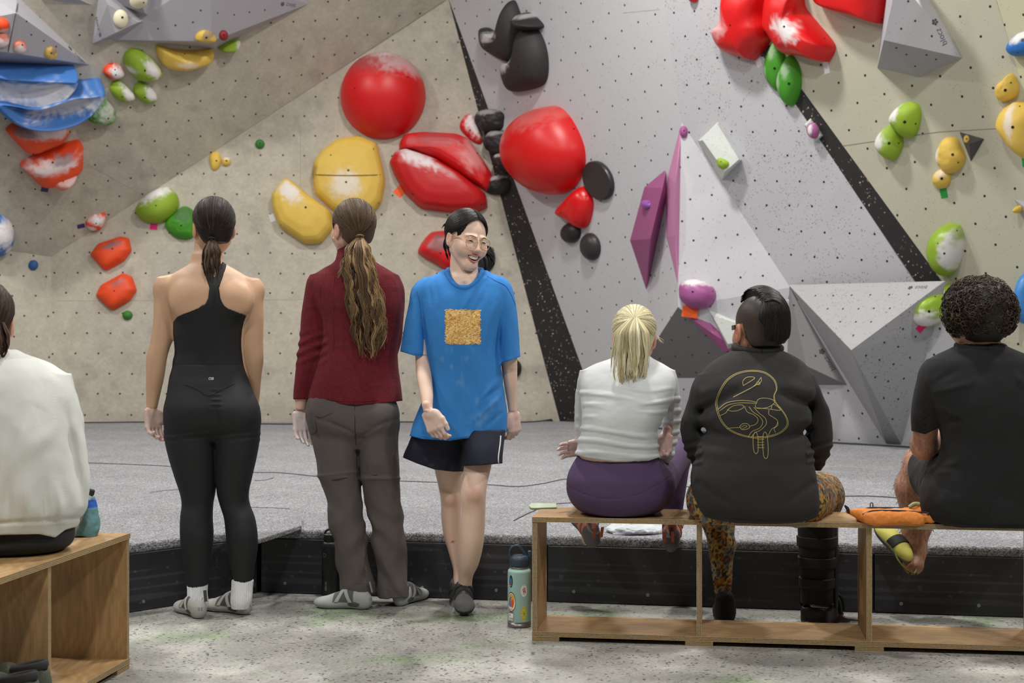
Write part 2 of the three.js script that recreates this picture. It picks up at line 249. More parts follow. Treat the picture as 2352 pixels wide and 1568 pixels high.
LAMPS.forEach(([x, z], i) => {
  const t = thing('ceiling_lamp', `square white roof lamp, ${cols4[i % 3]} one of the row ${rows4[(i / 3) | 0]}`, 'lamp', V(x, LAMP_Y, z), 'lamps under the roof');
  mesh('housing', new RoundedBoxGeometry(0.52, 0.1, 0.52, 2, 0.02).translate(0, 0.06, 0), mat(lin(70, 70, 72), 0.5), t);
  mesh('lamp_panel', new THREE.BoxGeometry(0.44, 0.01, 0.44), mat(lin(240, 240, 240), 0.6, { emissive: new THREE.Color(1, 0.98, 0.94), emissiveIntensity: 3 }), t);
  mesh('hanger', new THREE.CylinderGeometry(0.012, 0.012, 0.4, 8).translate(0, 0.3, 0), mat(lin(60, 60, 60), 0.5), t);
  const l = new THREE.RectAreaLight(new THREE.Color(1.0, 0.975, 0.925), LAMP_POWER, 0.44, 0.44); l.position.set(x, LAMP_Y - 0.012, z); l.lookAt(x, 0, z); scene.add(l);
});

// ---------------------------------------------------------------- climbing wall: planes, panels
const plane3 = (a, b, c) => { const n = V().subVectors(b, a).cross(V().subVectors(c, a)).normalize(); if (n.dot(V(0, EYE, 0).sub(a)) < 0) n.negate(); return { o: a, n }; };
const hit = (px, py, pl) => { const e = V(0, EYE, 0), d = at(px, py, 1).sub(e); return e.clone().addScaledVector(d, V().subVectors(pl.o, e).dot(pl.n) / d.dot(pl.n)); };
const PL = plane3(at(180, 968, 14.26), at(1287, 964, 14.58), at(1030, 0, 15.0));
const PO = plane3(hit(118, 590, PL), hit(1030, 0, PL), at(0, 0, 12.7));
const PLL = plane3(hit(118, 590, PL), hit(118, 970, PL), hit(0, 572, PO));
const PS = plane3(hit(1030, -4, PL), hit(1287, 964, PL), at(1381, 968, 14.26));
const PG = plane3(at(1381, 968, 14.26), at(2110, 1022, 11.02), hit(1030, -4, PL));
const dep = (p) => -p.z;
const PG2 = plane3(hit(1520, 0, PG), hit(1565, 280, PG), at(2160, 645, dep(hit(2160, 645, PG)) + 0.32));
const PR = plane3(hit(1685, 0, PG2), hit(2163, 646, PG2), at(2352, 420, dep(hit(2352, 420, PG2)) - 0.05));
const PR2 = plane3(hit(2288, 0, PR), hit(2352, 212, PR), at(2420, 0, dep(hit(2420, 0, PR)) - 0.25));
const frameOf = (pl, o) => { const n = pl.n, v = V(0, 1, 0).addScaledVector(n, -n.y).normalize(), u = V().crossVectors(v, n); return new THREE.Matrix4().makeBasis(u, v, n).setPosition(o); };
const setFrame = (g, M) => { M.decompose(g.position, g.quaternion, g.scale); return g; };
function facetGeo(pts3, M, thick) {                             // world polygon -> slab behind its plane, in the frame M, uv in metres
  const inv = M.clone().invert(), q = pts3.map((p) => p.clone().applyMatrix4(inv));
  const s = new THREE.Shape(q.map((p) => new THREE.Vector2(p.x, p.y)));
  const g = new THREE.ExtrudeGeometry(s, { depth: thick, bevelEnabled: false }); g.translate(0, 0, -thick); return g;
}
const holeGeo = new THREE.CylinderGeometry(0.0105, 0.0105, 0.004, 8).rotateX(Math.PI / 2);
const holeMat = mat(lin(30, 29, 28), 0.6);
const inPoly = (x, y, q) => { let c = false; for (let i = 0, j = q.length - 1; i < q.length; j = i++) if ((q[i].y > y) !== (q[j].y > y) && x < (q[j].x - q[i].x) * (y - q[i].y) / (q[j].y - q[i].y) + q[i].x) c = !c; return c; };
function facet(name, pl, px, material, grid) {
  const pts = px.map((p) => (p.isVector3 ? p : hit(p[0], p[1], pl))), o = pts.reduce((a, p) => a.add(p), V()).multiplyScalar(1 / pts.length), M = frameOf(pl, o);
  const g = facetGeo(pts, M, 0.06), w = struct(name, g, material); setFrame(w, M); w.updateMatrixWorld();
  if (grid) {                                                   // rows of bolt holes
    const inv = M.clone().invert(), q = pts.map((p) => p.clone().applyMatrix4(inv)), list = [], [du, dv, turn] = grid, c = Math.cos(turn), s = Math.sin(turn);
    for (let j = -40; j < 40; j++) for (let i = -40; i < 40; i++) { const a = (i + (j & 1) * 0.5) * du + rr(-0.006, 0.006), b = j * dv + rr(-0.006, 0.006), x = a * c - b * s, y = a * s + b * c; if (inPoly(x, y, q)) { const h = holeGeo.clone(); h.translate(x, y, -0.0012); list.push(h); } }
    if (list.length) { const hm = mesh('bolt_holes', merge(list), holeMat, w); hm.userData.kind = 'stuff'; }
  }
  return w;
}
const paintBeige = mat(lin(204, 197, 181), 0.75, { map: rep(texPly, 3.1), bumpMap: rep(bumpNoise, 0.4), bumpScale: 0.0005 });
const paintGrey = mat(lin(228, 228, 232), 0.72, { map: rep(texGrey, 2.6), bumpMap: rep(bumpNoise, 0.4), bumpScale: 0.0005 });
const paintGreyWorn = mat(lin(212, 212, 216), 0.72, { map: rep(texGreyWorn, 2.0), bumpMap: rep(bumpNoise, 0.4), bumpScale: 0.0005 });
const paintGreyShade = mat(lin(150, 148, 147), 0.75, { map: rep(texGrey, 2.2) });  // prow underside: its shade is put into the colour as a darker grey
const paintBlack = mat(lin(255, 255, 255), 0.6, { map: rep(texBlackWorn, 2.0) });
const paintOlive = mat(lin(214, 213, 196), 0.72, { map: rep(texBeigeWorn, 1.9), bumpMap: rep(bumpNoise, 0.4), bumpScale: 0.0005 });
const paintCream = mat(lin(228, 226, 198), 0.72, { map: rep(texBeigeWorn, 1.9) });

facet('wall_left', PL, [[118, 590], [1030, -4], [1287, 972], [118, 978]], paintBeige, [0.232, 0.105 * 2, 0]);
facet('wall_left_overhang', PO, [[118, 590], [-330, 522], [-330, -420], [1080, -420], [1030, -4]], paintBeige, [0.24, 0.2, 0.2]);
facet('wall_left_corner', PLL, [[118, 590], [118, 985], [-420, 1010], [-420, 510]], paintBeige, [0.24, 0.21, 0]);
facet('wall_center_stripe', PS, [hit(1030, -4, PL), hit(1287, 972, PL), hit(1385, 978, PS)], paintBlack);
const T0 = hit(1565, 280, PG), RT = hit(1815, 660, PG2), LB = hit(1452, 868, PG), RB = hit(1779, 868, PG), AP = hit(1557, 705, PG); AP.addScaledVector(PG.n, 0.0);
{ // the prow juts out of the grey wall: move its tip towards the room along its own sight line's wall normal
  const d = dep(hit(1557, 705, PG)); AP.copy(at(1557, 705, d - 0.62)); }
facet('wall_center', PG, [[1030, -4], [1384, 978], [1500, 990], [1452, 868], [1565, 280], [1520, -20], [1508, -100], [1020, -100]], paintGrey, [0.24, 0.205, 0.12]);
facet('wall_center_right', PG2, [[1508, -100], [1520, 0], [1565, 280], [1815, 660], [2105, 655], [1658, -20], [1605, -100]], paintGreyWorn, [0.235, 0.21, -0.1]);
facet('wall_center_low', PG, [[1440, 866], [1790, 866], [1800, 690], [2170, 690], [2320, 1065], [1440, 990]], paintGrey, [0.21, 0.2, 0.12]);
const triPlane = (a, b, c) => plane3(a, b, c);
const G3 = triPlane(T0, RT, AP), G3b = triPlane(RT, RB, AP), GLF = triPlane(T0, AP, LB), GUN = triPlane(AP, LB, RB);
facet('wall_prow_right', G3, [T0, RT, AP], paintGrey, [0.2, 0.19, 0.1]);
facet('wall_prow_right_low', G3b, [RT, RB, AP], paintGrey, [0.2, 0.19, 0.1]);
facet('wall_prow_left', GLF, [T0, AP, LB], paintGrey, [0.25, 0.22, 0.1]);
facet('wall_prow_underside', GUN, [AP, LB, RB], paintGreyShade, [0.24, 0.2, 0.1]);
facet('wall_right_stripe', PG2, [[1600, -100], [1658, -10], [2106, 650], [2166, 650], [1685, -10], [1626, -100]], paintBlack);
facet('wall_right', PR, [[1626, -90], [1685, -10], [2165, 648], [2310, 1080], [2460, 1100], [2460, 560], [2352, 212], [2264, -80]], paintOlive, [0.26, 0.19, 0.12]);
facet('wall_right_corner', PR2, [[2262, -90], [2352, 212], [2470, 600], [2560, 400], [2520, -90]], paintCream, [0.22, 0.2, 0.1]);
// panel joints: shallow dark grooves along the plywood panel edges
function joint(pl, a, b, r = 0.0014) { const g = mesh('panel_joint', cord([hit(...a, pl), hit(...b, pl)], r, 2, 5), mat(lin(140, 134, 122), 0.9)); g.userData = { kind: 'structure' }; g.name = numbered('trim_joint'); return g; }
joint(PL, [130, 691], [700, 688]); joint(PL, [1190, 690], [930, 691]); joint(PL, [690, 300], [690, 460]);
joint(PR, [1935, 335], [2155, 303], 0.003); joint(PR, [2155, 303], [2345, 292], 0.003); joint(PR, [2215, 680], [2352, 683], 0.002);
joint(PG, [1430, 30], [1515, 22], 0.0015); joint(PO, [60, 300], [430, 505], 0.0015);
// ---------------------------------------------------------------- volumes and holds
const ray = new THREE.Raycaster();
function castAt(o, px, py) { o.updateWorldMatrix(true, true); const e = V(0, EYE, 0); ray.set(e, at(px, py, 5).sub(e).normalize()); const h = ray.intersectObject(o, true)[0]; if (!h) return null; const n = h.face.normal.clone().transformDirection(h.object.matrixWorld); if (n.dot(ray.ray.direction) > 0) n.negate(); return { o: h.point, n }; }
function faceUV(g, tile = 1) { const p = g.attributes.position, n = g.attributes.normal, uv = new Float32Array(p.count * 2); for (let i = 0; i < p.count; i++) { const nn = V(n.getX(i), n.getY(i), n.getZ(i)), v = V(0, 1, 0.01).addScaledVector(nn, -nn.y).normalize(), u = V().crossVectors(v, nn), q = V(p.getX(i), p.getY(i), p.getZ(i)); uv[2 * i] = q.dot(u) / tile; uv[2 * i + 1] = q.dot(v) / tile; } g.setAttribute('uv', new THREE.BufferAttribute(uv, 2)); return g; }
const lifted = (px, py, pl, h) => { const p = hit(px, py, pl); if (!h) return p; const e = V(0, EYE, 0), d = p.clone().sub(e).normalize(), k = h / Math.max(0.25, -d.dot(pl.n)); return p.addScaledVector(d, -k); };   // a point h in front of the wall seen at that pixel
// plywood volume: hull of its foot on the wall and its raised corners [px, py, height]
function volume(label, pl, base, tops, m, o = {}) {
  const all = base.map(([x, y]) => hit(x, y, pl)), c = all.reduce((a, p) => a.add(p), V()).multiplyScalar(1 / all.length), M = frameOf(pl, c), inv = M.clone().invert();
  const pts = [...all, ...all.map((p) => p.clone().addScaledVector(pl.n, -0.02)), ...tops.map(([x, y, h]) => lifted(x, y, pl, h))].map((p) => p.clone().applyMatrix4(inv));
  const t = thing(o.name || 'climbing_volume', label, 'volume'); setFrame(t, M);
  mesh('volume_body', faceUV(new ConvexGeometry(pts)), m, t);
  for (const [x, y] of o.holes || []) spot(t, x, y, 0.0085, holeMat, 'bolt_hole');
  if (o.logo) logo(t, ...o.logo);
  return t;
}
// a small round fitting sunk in the surface of t at a pixel
function spot(t, px, py, r, m, name) { const h = castAt(t, px, py); if (!h) return; const g = new THREE.CylinderGeometry(r, r, 0.004, 10).rotateX(Math.PI / 2); const o = mesh(name, g, m, t); const M = frameOf(h, h.o).premultiply(t.matrixWorld.clone().invert()); setFrame(o, M); return o; }
const logoTex = canvasTex(256, 96, (x) => { x.clearRect(0, 0, 256, 96); x.fillStyle = '#3a3a3c'; for (let i = 0; i < 5; i++) { const a = i * 1.2566 - 0.5; x.beginPath(); x.arc(222 + Math.cos(a) * 19, 48 + Math.sin(a) * 19, 10.5, 0, 7); x.fill(); } x.beginPath(); x.arc(222, 48, 6, 0, 7); x.fill(); x.font = '66px sans-serif'; x.textBaseline = 'middle'; x.fillText('blocz', 8, 46); });
const logoMat = mat(0xffffff, 0.8, { map: logoTex, transparent: true });
function logo(t, px, py, wpx, deg) { const h = castAt(t, px, py); if (!h) return; const w = wpx / FPX * dep(h.o), g = new THREE.PlaneGeometry(w, w * 0.375).rotateZ(deg * Math.PI / 180).translate(0, 0, 0.0015); const o = mesh('logo_print', g, logoMat, t); setFrame(o, frameOf(h, h.o).premultiply(t.matrixWorld.clone().invert())); }

const CH = lin(232, 228, 228);
const boltMat = mat(lin(42, 40, 38), 0.45, { metalness: 0.6 });
// moulded hold: outline in pixels on a plane, raised as a dome; chalk: [px, py, rx, ry, strength, turn] blotches of chalk or scuff
function hold(name, label, color, where, outline, H, o = {}) {
  const c0 = outline.reduce((a, p) => [a[0] + p[0] / outline.length, a[1] + p[1] / outline.length], [0, 0]);
  const pl = where.isObject3D ? castAt(where, ...(o.seat || c0)) : where; if (!pl) throw new Error('no seat for ' + label);
  const c = hit(c0[0], c0[1], pl), M = frameOf(pl, c), inv = M.clone().invert(), toL = (x, y) => hit(x, y, pl).applyMatrix4(inv);
  const q = outline.map((p) => toL(...p)); q.forEach((p) => (p.z = 0));
  const n = o.n || 64, e = o.sharp ? (() => { const out = []; const L = []; let tot = 0; q.forEach((p, i) => { const d = p.distanceTo(q[(i + 1) % q.length]); L.push(d); tot += d; }); q.forEach((p, i) => { const k = Math.max(2, Math.round(n * L[i] / tot)), b = q[(i + 1) % q.length], a = q[(i + q.length - 1) % q.length]; for (let s = 0; s < k; s++) { const t = s / k; const r = p.clone().lerp(b, t); if (s === 0) r.lerp(a.clone().add(b).multiplyScalar(0.5), 0.06); out.push(r); } }); return out; })() : new THREE.CatmullRomCurve3(q, true, 'catmullrom', 0.5).getPoints(n).slice(0, n);
  const R = o.rings || 24, prof = o.prof, pk = o.peak ? toL(...o.peak) : V(0, 0, 0), N = e.length, P = [], C = [], I = [], base = color.isColor ? color : lin(...color), col = new THREE.Color(), ex = o.ex || 1;
  const chalk = (o.chalk || []).map(([x, y, rx, ry, s = 1, turn = 0, kind]) => ({ p: toL(x, y), rx: rx / FPX * dep(c) * 1.28, ry: ry / FPX * dep(c) * 1.28, s, ct: Math.cos(turn), st: Math.sin(turn), k: kind || CH }));
  const sd = c0[0] * 0.37;
  const add = (p) => { P.push(p.x, p.y, p.z); col.copy(base).multiplyScalar(0.95 + 0.1 * fb(p.x * 22 + sd, p.y * 22, p.z * 22));
    for (const k of chalk) { const dx = p.x - k.p.x, dy = p.y - k.p.y, a = (dx * k.ct + dy * k.st) / k.rx, b = (-dx * k.st + dy * k.ct) / k.ry, w = sstep(1.15, 0.35, Math.hypot(a, b) + (fb(p.x * 30 + sd, p.y * 30, 3) - 0.5) * 0.85 + (n3(p.x * 80, p.y * 80, 5) - 0.5) * 0.3) * k.s; col.lerp(k.k, w); }
    C.push(col.r, col.g, col.b); };
  for (let r = 0; r <= R; r++) {
    let s, h; if (prof) { const f = r / R * (prof.length - 1), i = Math.min(f | 0, prof.length - 2), t = f - i; s = lerp(prof[i][0], prof[i + 1][0], t); h = lerp(prof[i][1], prof[i + 1][1], t); } else { const th = r / R * Math.PI / 2; s = Math.pow(Math.cos(th), ex); h = Math.sin(th); }
    if (r === R) s = 0;
    for (let i = 0; i < N; i++) { const p = e[i].clone().multiplyScalar(s); p.x += pk.x * (1 - s); p.y += pk.y * (1 - s); p.z = H * h - (r === 0 ? 0.006 : 0); if (o.lump && r && r < R) p.z += (fb(p.x * 14 + sd, p.y * 14, 9) - 0.5) * o.lump * Math.min(1, h * 2); add(p); }
  }
  for (let r = 0; r < R; r++) for (let i = 0; i < N; i++) { const a = r * N + i, b = r * N + (i + 1) % N; I.push(a, b, a + N, b, b + N, a + N); }
  const g = new THREE.BufferGeometry(); g.setAttribute('position', new THREE.Float32BufferAttribute(P, 3)); g.setAttribute('color', new THREE.Float32BufferAttribute(C, 3)); g.setIndex(I);
  const area = q.reduce((a, p, i) => a + p.x * q[(i + 1) % q.length].y - q[(i + 1) % q.length].x * p.y, 0); if (area < 0) g.setIndex(I.map((_, k) => I[k - (k % 3) + [0, 2, 1][k % 3]]));
  g.computeVertexNormals();
  const t = thing(name, label, o.category || 'hold', null, o.group); setFrame(t, M);
  mesh('hold_body', g, o.rough ? mat(0xffffff, o.rough, { vertexColors: true }) : holdMat, t);
  for (const b of o.bolts || []) spot(t, b[0], b[1], b[2] || 0.012, boltMat, 'bolt');
  return t;
}
const holdMat = mat(0xffffff, 0.62, { vertexColors: true });
const glossMat = mat(0xffffff, 0.32, { vertexColors: true });
const oval = (x, y, rx, ry, deg = 0, n = 12) => Array.from({ length: n }, (_, i) => { const a = i / n * 6.2832, t = deg * Math.PI / 180, u = Math.cos(a) * rx, v = Math.sin(a) * ry; return [x + u * Math.cos(t) - v * Math.sin(t), y + u * Math.sin(t) + v * Math.cos(t)]; });
// coloured tape tag under a route's first hold
function tape(label, color, where, x, y, w, h, deg = 0) { const pl = where.isObject3D ? castAt(where, x, y) : where, c = hit(x, y, pl), k = dep(c) / FPX; const o = mesh('route_tag', new THREE.BoxGeometry(w * k, h * k, 0.002).rotateZ(-deg * Math.PI / 180).translate(0, 0, 0.001), mat(lin(...color), 0.6)); setFrame(o, frameOf(pl, c)); tag(o, label, 'tape tag'); return o; }

const RED = [214, 20, 24], YEL = [224, 188, 84], LIME = [142, 174, 44], GRN = [66, 146, 30], BLU = [60, 112, 182], ORA = [232, 74, 26], BLK = [40, 37, 39], PUR = [164, 88, 146], PINK = [214, 122, 182], MAG = [158, 66, 128], SAL = [222, 130, 110], CRM = [232, 226, 196], WHT = [232, 234, 226];
const FLAT = [[1, 0], [0.975, 0.34], [0.93, 0.56], [0.84, 0.74], [0.6, 0.92], [0.3, 0.99], [0, 1]];
const SCUFF = lin(120, 96, 100), DARKS = lin(70, 44, 50);
const volGrey = mat(lin(196, 194, 200), 0.72, { map: rep(texGrey, 1.6) }), volWhite = mat(lin(232, 236, 230), 0.7, { map: rep(texGreyWorn, 1.2) }), volMag = mat(lin(184, 100, 154), 0.65, { map: rep(texGrey, 1.3) }), volPink = mat(lin(236, 158, 206), 0.65, { map: rep(texGrey, 1.3) }), volMid = mat(lin(160, 158, 158), 0.72, { map: rep(texGrey, 1.8) }), volLight = mat(lin(186, 186, 188), 0.72, { map: rep(texGreyWorn, 1.8) });

// --- upper left, on the overhang
const vA = volume('long grey volume at the top left corner with orange and yellow holds on it', PO, [[-70, -40], [38, -10], [206, 149], [-70, 142]], [[-50, 46, 0.3], [37, 30, 0.34], [19, 120, 0.34], [-50, 112, 0.3]], volGrey, { holes: [[61, 49], [72, 80], [101, 94], [129, 107]], logo: [176, 126, 58, 138] });
{ const s = mesh('panel_gap', cord([[41, 8], [36, 32], [19, 119]].map(([x, y]) => castAt(vA, x, y)?.o || hit(x, y, PO)).map((p) => p.clone().sub(vA.position).applyQuaternion(vA.quaternion.clone().invert())), 0.004, 8, 5), mat(lin(60, 58, 60), 0.9), vA); }
const vB2 = volume('small pale grey volume at the top edge left of the long pointed one', PO, [[258, 4], [300, -60], [352, -40], [346, 40]], [[334, 31, 0.2], [300, -40, 0.24], [350, -30, 0.16]], volGrey);
const vB1 = volume('kite-shaped grey volume carrying a cream hold', PO, [[230, -30], [262, -10], [352, 42], [300, 73], [211, 101]], [[247, 10, 0.16], [264, 76, 0.2], [318, 51, 0.15]], volGrey, { logo: [226, 62, 50, -82] });
const vC = volume('long pointed grey volume at the top with a yellow and a red hold', PO, [[250, 91], [335, -40], [640, -60], [709, 9], [494, 112]], [[486, 95, 0.3], [484, -60, 0.3], [345, 50, 0.12]], volGrey, { holes: [[363, 66], [403, 58], [443, 51], [461, 24], [500, 30], [538, 34], [573, 28], [608, 23]], logo: [662, 11, 46, 186] });
volume('dark tip of a grey volume cut by the top edge', PO, [[110, -30], [212, 12], [150, 6], [90, -6]], [[140, -20, 0.12]], volGrey);
hold('climbing_hold', 'orange hold half cut off by the left edge on the grey volume', ORA, vA, oval(2, 57, 20, 17, 10), 0.06, { seat: [10, 60], chalk: [[10, 70, 14, 8, 0.6]] });
hold('climbing_hold', 'pale chalked orange hold at the left edge under an orange one', SAL, vA, oval(4, 92, 18, 17, 0), 0.05, { seat: [8, 92], chalk: [[4, 98, 16, 12, 0.8]] });
hold('climbing_hold', 'small chalked salmon hold on the grey volume', SAL, vA, oval(45, 107, 15, 15, 30), 0.05, { chalk: [[42, 112, 14, 12, 0.8]], bolts: [[51, 103, 0.008]] });
hold('climbing_hold', 'small yellow hold with a dark scuff at the tip of the grey volume', YEL, vA, oval(116, 121, 14, 16), 0.05, { chalk: [[118, 112, 12, 10, 0.8, 0, SCUFF]], bolts: [[118, 122, 0.008]] });
hold('climbing_hold', 'cream oval hold on the kite-shaped volume', CRM, vB1, oval(277, 43, 17, 21), 0.05, { bolts: [[281, 40, 0.012]] });
hold('climbing_hold', 'cream hold cut by the top edge', CRM, vB2, oval(318, 2, 20, 16, 10), 0.05, { seat: [318, 6], bolts: [[330, 6, 0.008]] });
hold('climbing_hold', 'small yellow half-moon hold on the long pointed volume', YEL, vC, [[449, 90], [453, 76], [468, 69], [484, 72], [496, 86], [494, 95], [470, 97]], 0.06, { seat: [470, 88], chalk: [[478, 78, 14, 9, 0.7, 0, SCUFF]], bolts: [[474, 86, 0.01]] });
hold('climbing_hold', 'small dark red round hold on the long pointed volume', [150, 40, 44], vC, oval(513, 81, 10, 12), 0.04, { seat: [513, 78], bolts: [[514, 80, 0.007]] });
hold('climbing_hold', 'upper of two blue crescent ledges at the left edge', BLU, PO, [[-60, 135], [0, 140], [90, 146], [160, 149], [170, 154], [163, 176], [130, 205], [70, 220], [0, 216], [-60, 200]], 0.34, { n: 72, rings: 24, peak: [40, 196], prof: [[1, 0], [0.98, 0.5], [0.93, 0.86], [0.86, 1], [0.7, 0.93], [0.45, 0.7], [0, 0.5]], chalk: [[60, 190, 110, 26, 0.75], [120, 176, 50, 18, 0.7]] });
hold('climbing_hold', 'lower of two blue crescent ledges, with chalky hollow', BLU, PO, [[-40, 200], [60, 212], [150, 186], [200, 181], [226, 179], [229, 192], [205, 228], [160, 256], [100, 270], [40, 266], [-10, 240]], 0.36, { n: 72, rings: 24, peak: [110, 225], prof: [[1, 0], [0.98, 0.5], [0.93, 0.86], [0.84, 1], [0.7, 0.92], [0.45, 0.62], [0, 0.45]], chalk: [[125, 222, 75, 18, 0.8, 0.35], [170, 206, 50, 16, 0.65, 0.3]] });
hold('climbing_hold', 'upper orange wedge hold below the blue ledges', ORA, PO, [[10, 296], [28, 281], [80, 270], [158, 258], [162, 266], [157, 302], [144, 322], [78, 348], [56, 346]], 0.2, { sharp: true, ex: 0.7, peak: [86, 300], rough: 0.5, chalk: [[104, 288, 60, 14, 0.8, 0.15], [50, 290, 26, 10, 0.8, 0, SCUFF]], bolts: [[91, 294, 0.01]] });
hold('climbing_hold', 'lower orange wedge hold with broad chalk stripe', ORA, PO, [[42, 376], [68, 358], [150, 326], [180, 319], [190, 332], [189, 382], [172, 398], [110, 426], [92, 424]], 0.22, { sharp: true, ex: 0.7, peak: [120, 375], rough: 0.5, chalk: [[110, 364, 62, 16, 0.85, 0.4], [135, 348, 26, 10, 0.7, 0.5, SCUFF]], bolts: [[121, 373, 0.011]] });
hold('climbing_hold', 'small pink chalked hold stuck to the lower orange wedge', SAL, PO, [[104, 408], [118, 394], [150, 385], [172, 382], [170, 398], [150, 416], [124, 424]], 0.26, { chalk: [[150, 396, 24, 12, 0.6]], bolts: [[145, 416, 0.008]] });
tape('navy tape tag under the orange wedge holds', [52, 44, 110], PO, 103, 434, 17, 14, 6);
hold('climbing_hold', 'largest lime hold of the cluster under the pointed volume', LIME, PO, [[283, 140], [286, 122], [300, 111], [322, 114], [348, 133], [370, 158], [366, 176], [346, 183], [316, 180], [294, 162]], 0.16, { ex: 0.8, chalk: [[344, 148, 30, 13, 1, -0.75], [292, 152, 12, 10, 0.8]], bolts: [[333, 162, 0.01]] });
hold('climbing_hold', 'small chalked orange hold left of the largest lime one', ORA, PO, [[236, 163], [246, 148], [264, 143], [282, 156], [284, 172], [264, 180], [248, 178]], 0.09, { chalk: [[266, 162, 18, 15, 1]], bolts: [[264, 160, 0.007], [266, 172, 0.007]] });
hold('climbing_hold', 'left one of two small lime holds with white chalked right half', LIME, PO, [[252, 205], [256, 190], [270, 184], [286, 192], [309, 218], [304, 230], [284, 232], [264, 224]], 0.1, { ex: 0.8, chalk: [[290, 206, 24, 11, 1, -0.8]], bolts: [[281, 222, 0.008]] });
hold('climbing_hold', 'right one of two small lime holds with white chalked right half', LIME, PO, [[306, 205], [312, 191], [324, 186], [340, 194], [360, 218], [358, 230], [336, 236], [316, 224]], 0.1, { ex: 0.8, chalk: [[342, 208, 22, 10, 1, -0.8]], bolts: [[333, 224, 0.008]] });
hold('climbing_hold', 'mid green lumpy hold right of the blue ledges', GRN, PO, [[183, 250], [200, 230], [218, 220], [242, 227], [262, 250], [263, 270], [245, 283], [206, 277], [198, 262]], 0.16, { lump: 0.05, chalk: [[235, 250, 26, 24, 0.6], [252, 240, 12, 12, 0.5]], bolts: [[249, 272, 0.01]] });
hold('climbing_hold', 'yellow boat-shaped hold under the long pointed volume', YEL, PO, [[358, 104], [398, 113], [440, 115], [485, 112], [484, 136], [445, 151], [410, 156], [372, 146]], 0.18, { ex: 0.7, peak: [420, 132], chalk: [[420, 134, 22, 8, 0.5]], bolts: [[424, 124, 0.008]] });
hold('climbing_hold', 'lime hold peeking from under the long pointed volume', LIME, PO, [[500, 110], [516, 96], [545, 86], [549, 98], [534, 114], [514, 116]], 0.14, { chalk: [[544, 100, 10, 12, 0.8]] });
hold('climbing_hold', 'large blue and white round hold cut by the left edge', BLU, PO, oval(-6, 537, 38, 45), 0.2, { chalk: [[4, 522, 30, 26, 1, 0.5], [14, 560, 10, 10, 0.8]] });
hold('climbing_hold', 'small white and orange hold at the lip of the overhang', ORA, PO, [[196, 512], [208, 496], [226, 491], [241, 488], [240, 506], [228, 524], [206, 527]], 0.09, { chalk: [[222, 500, 18, 12, 1], [208, 520, 10, 8, 0.9]], bolts: [[221, 513, 0.007]] });
tape('navy tape tag beside the small white and orange hold', [56, 44, 96], PO, 186, 519, 17, 11, -20);
hold('climbing_hold', 'small plain blue knob low at the left', [48, 92, 150], PLL, oval(76, 609, 11, 12), 0.06, {});
// --- left wall
hold('climbing_hold', 'big lime hold with chalked top left of the dark-haired ponytail', LIME, PL, [[313, 490], [320, 468], [345, 445], [385, 430], [406, 446], [411, 470], [400, 495], [372, 512], [335, 510]], 0.2, { ex: 0.8, chalk: [[358, 452, 42, 15, 1, 0.45]], bolts: [[358, 472, 0.008]] });
tape('magenta tape tag under the big lime hold', [214, 20, 110], PL, 353, 521, 17, 14, 4);
hold('climbing_hold', 'green drop-shaped hold beside the dark-haired ponytail', GRN, PL, [[379, 516], [404, 488], [424, 474], [446, 486], [452, 520], [444, 545], [420, 550], [396, 540]], 0.14, { lump: 0.03, chalk: [[424, 498, 20, 18, 0.8, 0, lin(74, 104, 66)]], bolts: [[416, 518, 0.009]] });
hold('climbing_hold', 'upper of two plain orange shield-shaped holds', ORA, PL, [[207, 585], [226, 560], [278, 543], [297, 547], [303, 576], [286, 600], [245, 622], [236, 618]], 0.12, { sharp: true, ex: 0.6, rough: 0.5, chalk: [[262, 566, 22, 7, 0.8, 0.3, SCUFF]], bolts: [[258, 571, 0.009]] });
hold('climbing_hold', 'lower of two plain orange shield-shaped holds', ORA, PL, [[220, 680], [232, 655], [284, 627], [304, 635], [315, 666], [300, 691], [262, 713], [252, 710]], 0.12, { sharp: true, ex: 0.6, rough: 0.5, chalk: [[275, 652, 18, 8, 0.5, 0.5, SCUFF]], bolts: [[262, 668, 0.007]] });
hold('climbing_hold', 'tiny green hold under the orange shield holds', [52, 120, 44], PL, oval(293, 724, 12, 11), 0.05, { lump: 0.03 });
hold('climbing_hold', 'tiny green hold alone above the yellow macros', [52, 120, 44], PL, oval(597, 331, 11, 11, 0, 6), 0.05, { bolts: [[597, 329, 0.009]] });
hold('climbing_hold', 'small yellow hold at the overhang edge, left of its pair', YEL, PL, [[481, 365], [488, 350], [504, 352], [508, 372], [500, 388], [488, 390]], 0.06, { bolts: [[497, 369, 0.009]] });
hold('climbing_hold', 'small yellow square hold, right of its pair', YEL, PL, [[511, 366], [520, 361], [529, 365], [529, 376], [520, 382], [511, 378]], 0.05, { chalk: [[524, 364, 10, 6, 0.6]], bolts: [[520, 369, 0.01]] });
hold('climbing_hold', 'yellow faceted macro with a chalked lip above the long brown ponytail', YEL, PL, [[624, 450], [640, 425], [655, 409], [676, 420], [712, 452], [762, 488], [766, 528], [738, 560], [702, 562], [642, 522], [626, 482]], 0.2, { sharp: true, prof: FLAT, peak: [684, 470], chalk: [[668, 448, 32, 18, 0.85, -0.8]], bolts: [[702, 476, 0.012], [645, 516, 0.007], [737, 556, 0.007]] });
tape('white tape tag at the left of the yellow macro', [226, 226, 230], PL, 625, 500, 12, 18, -18);
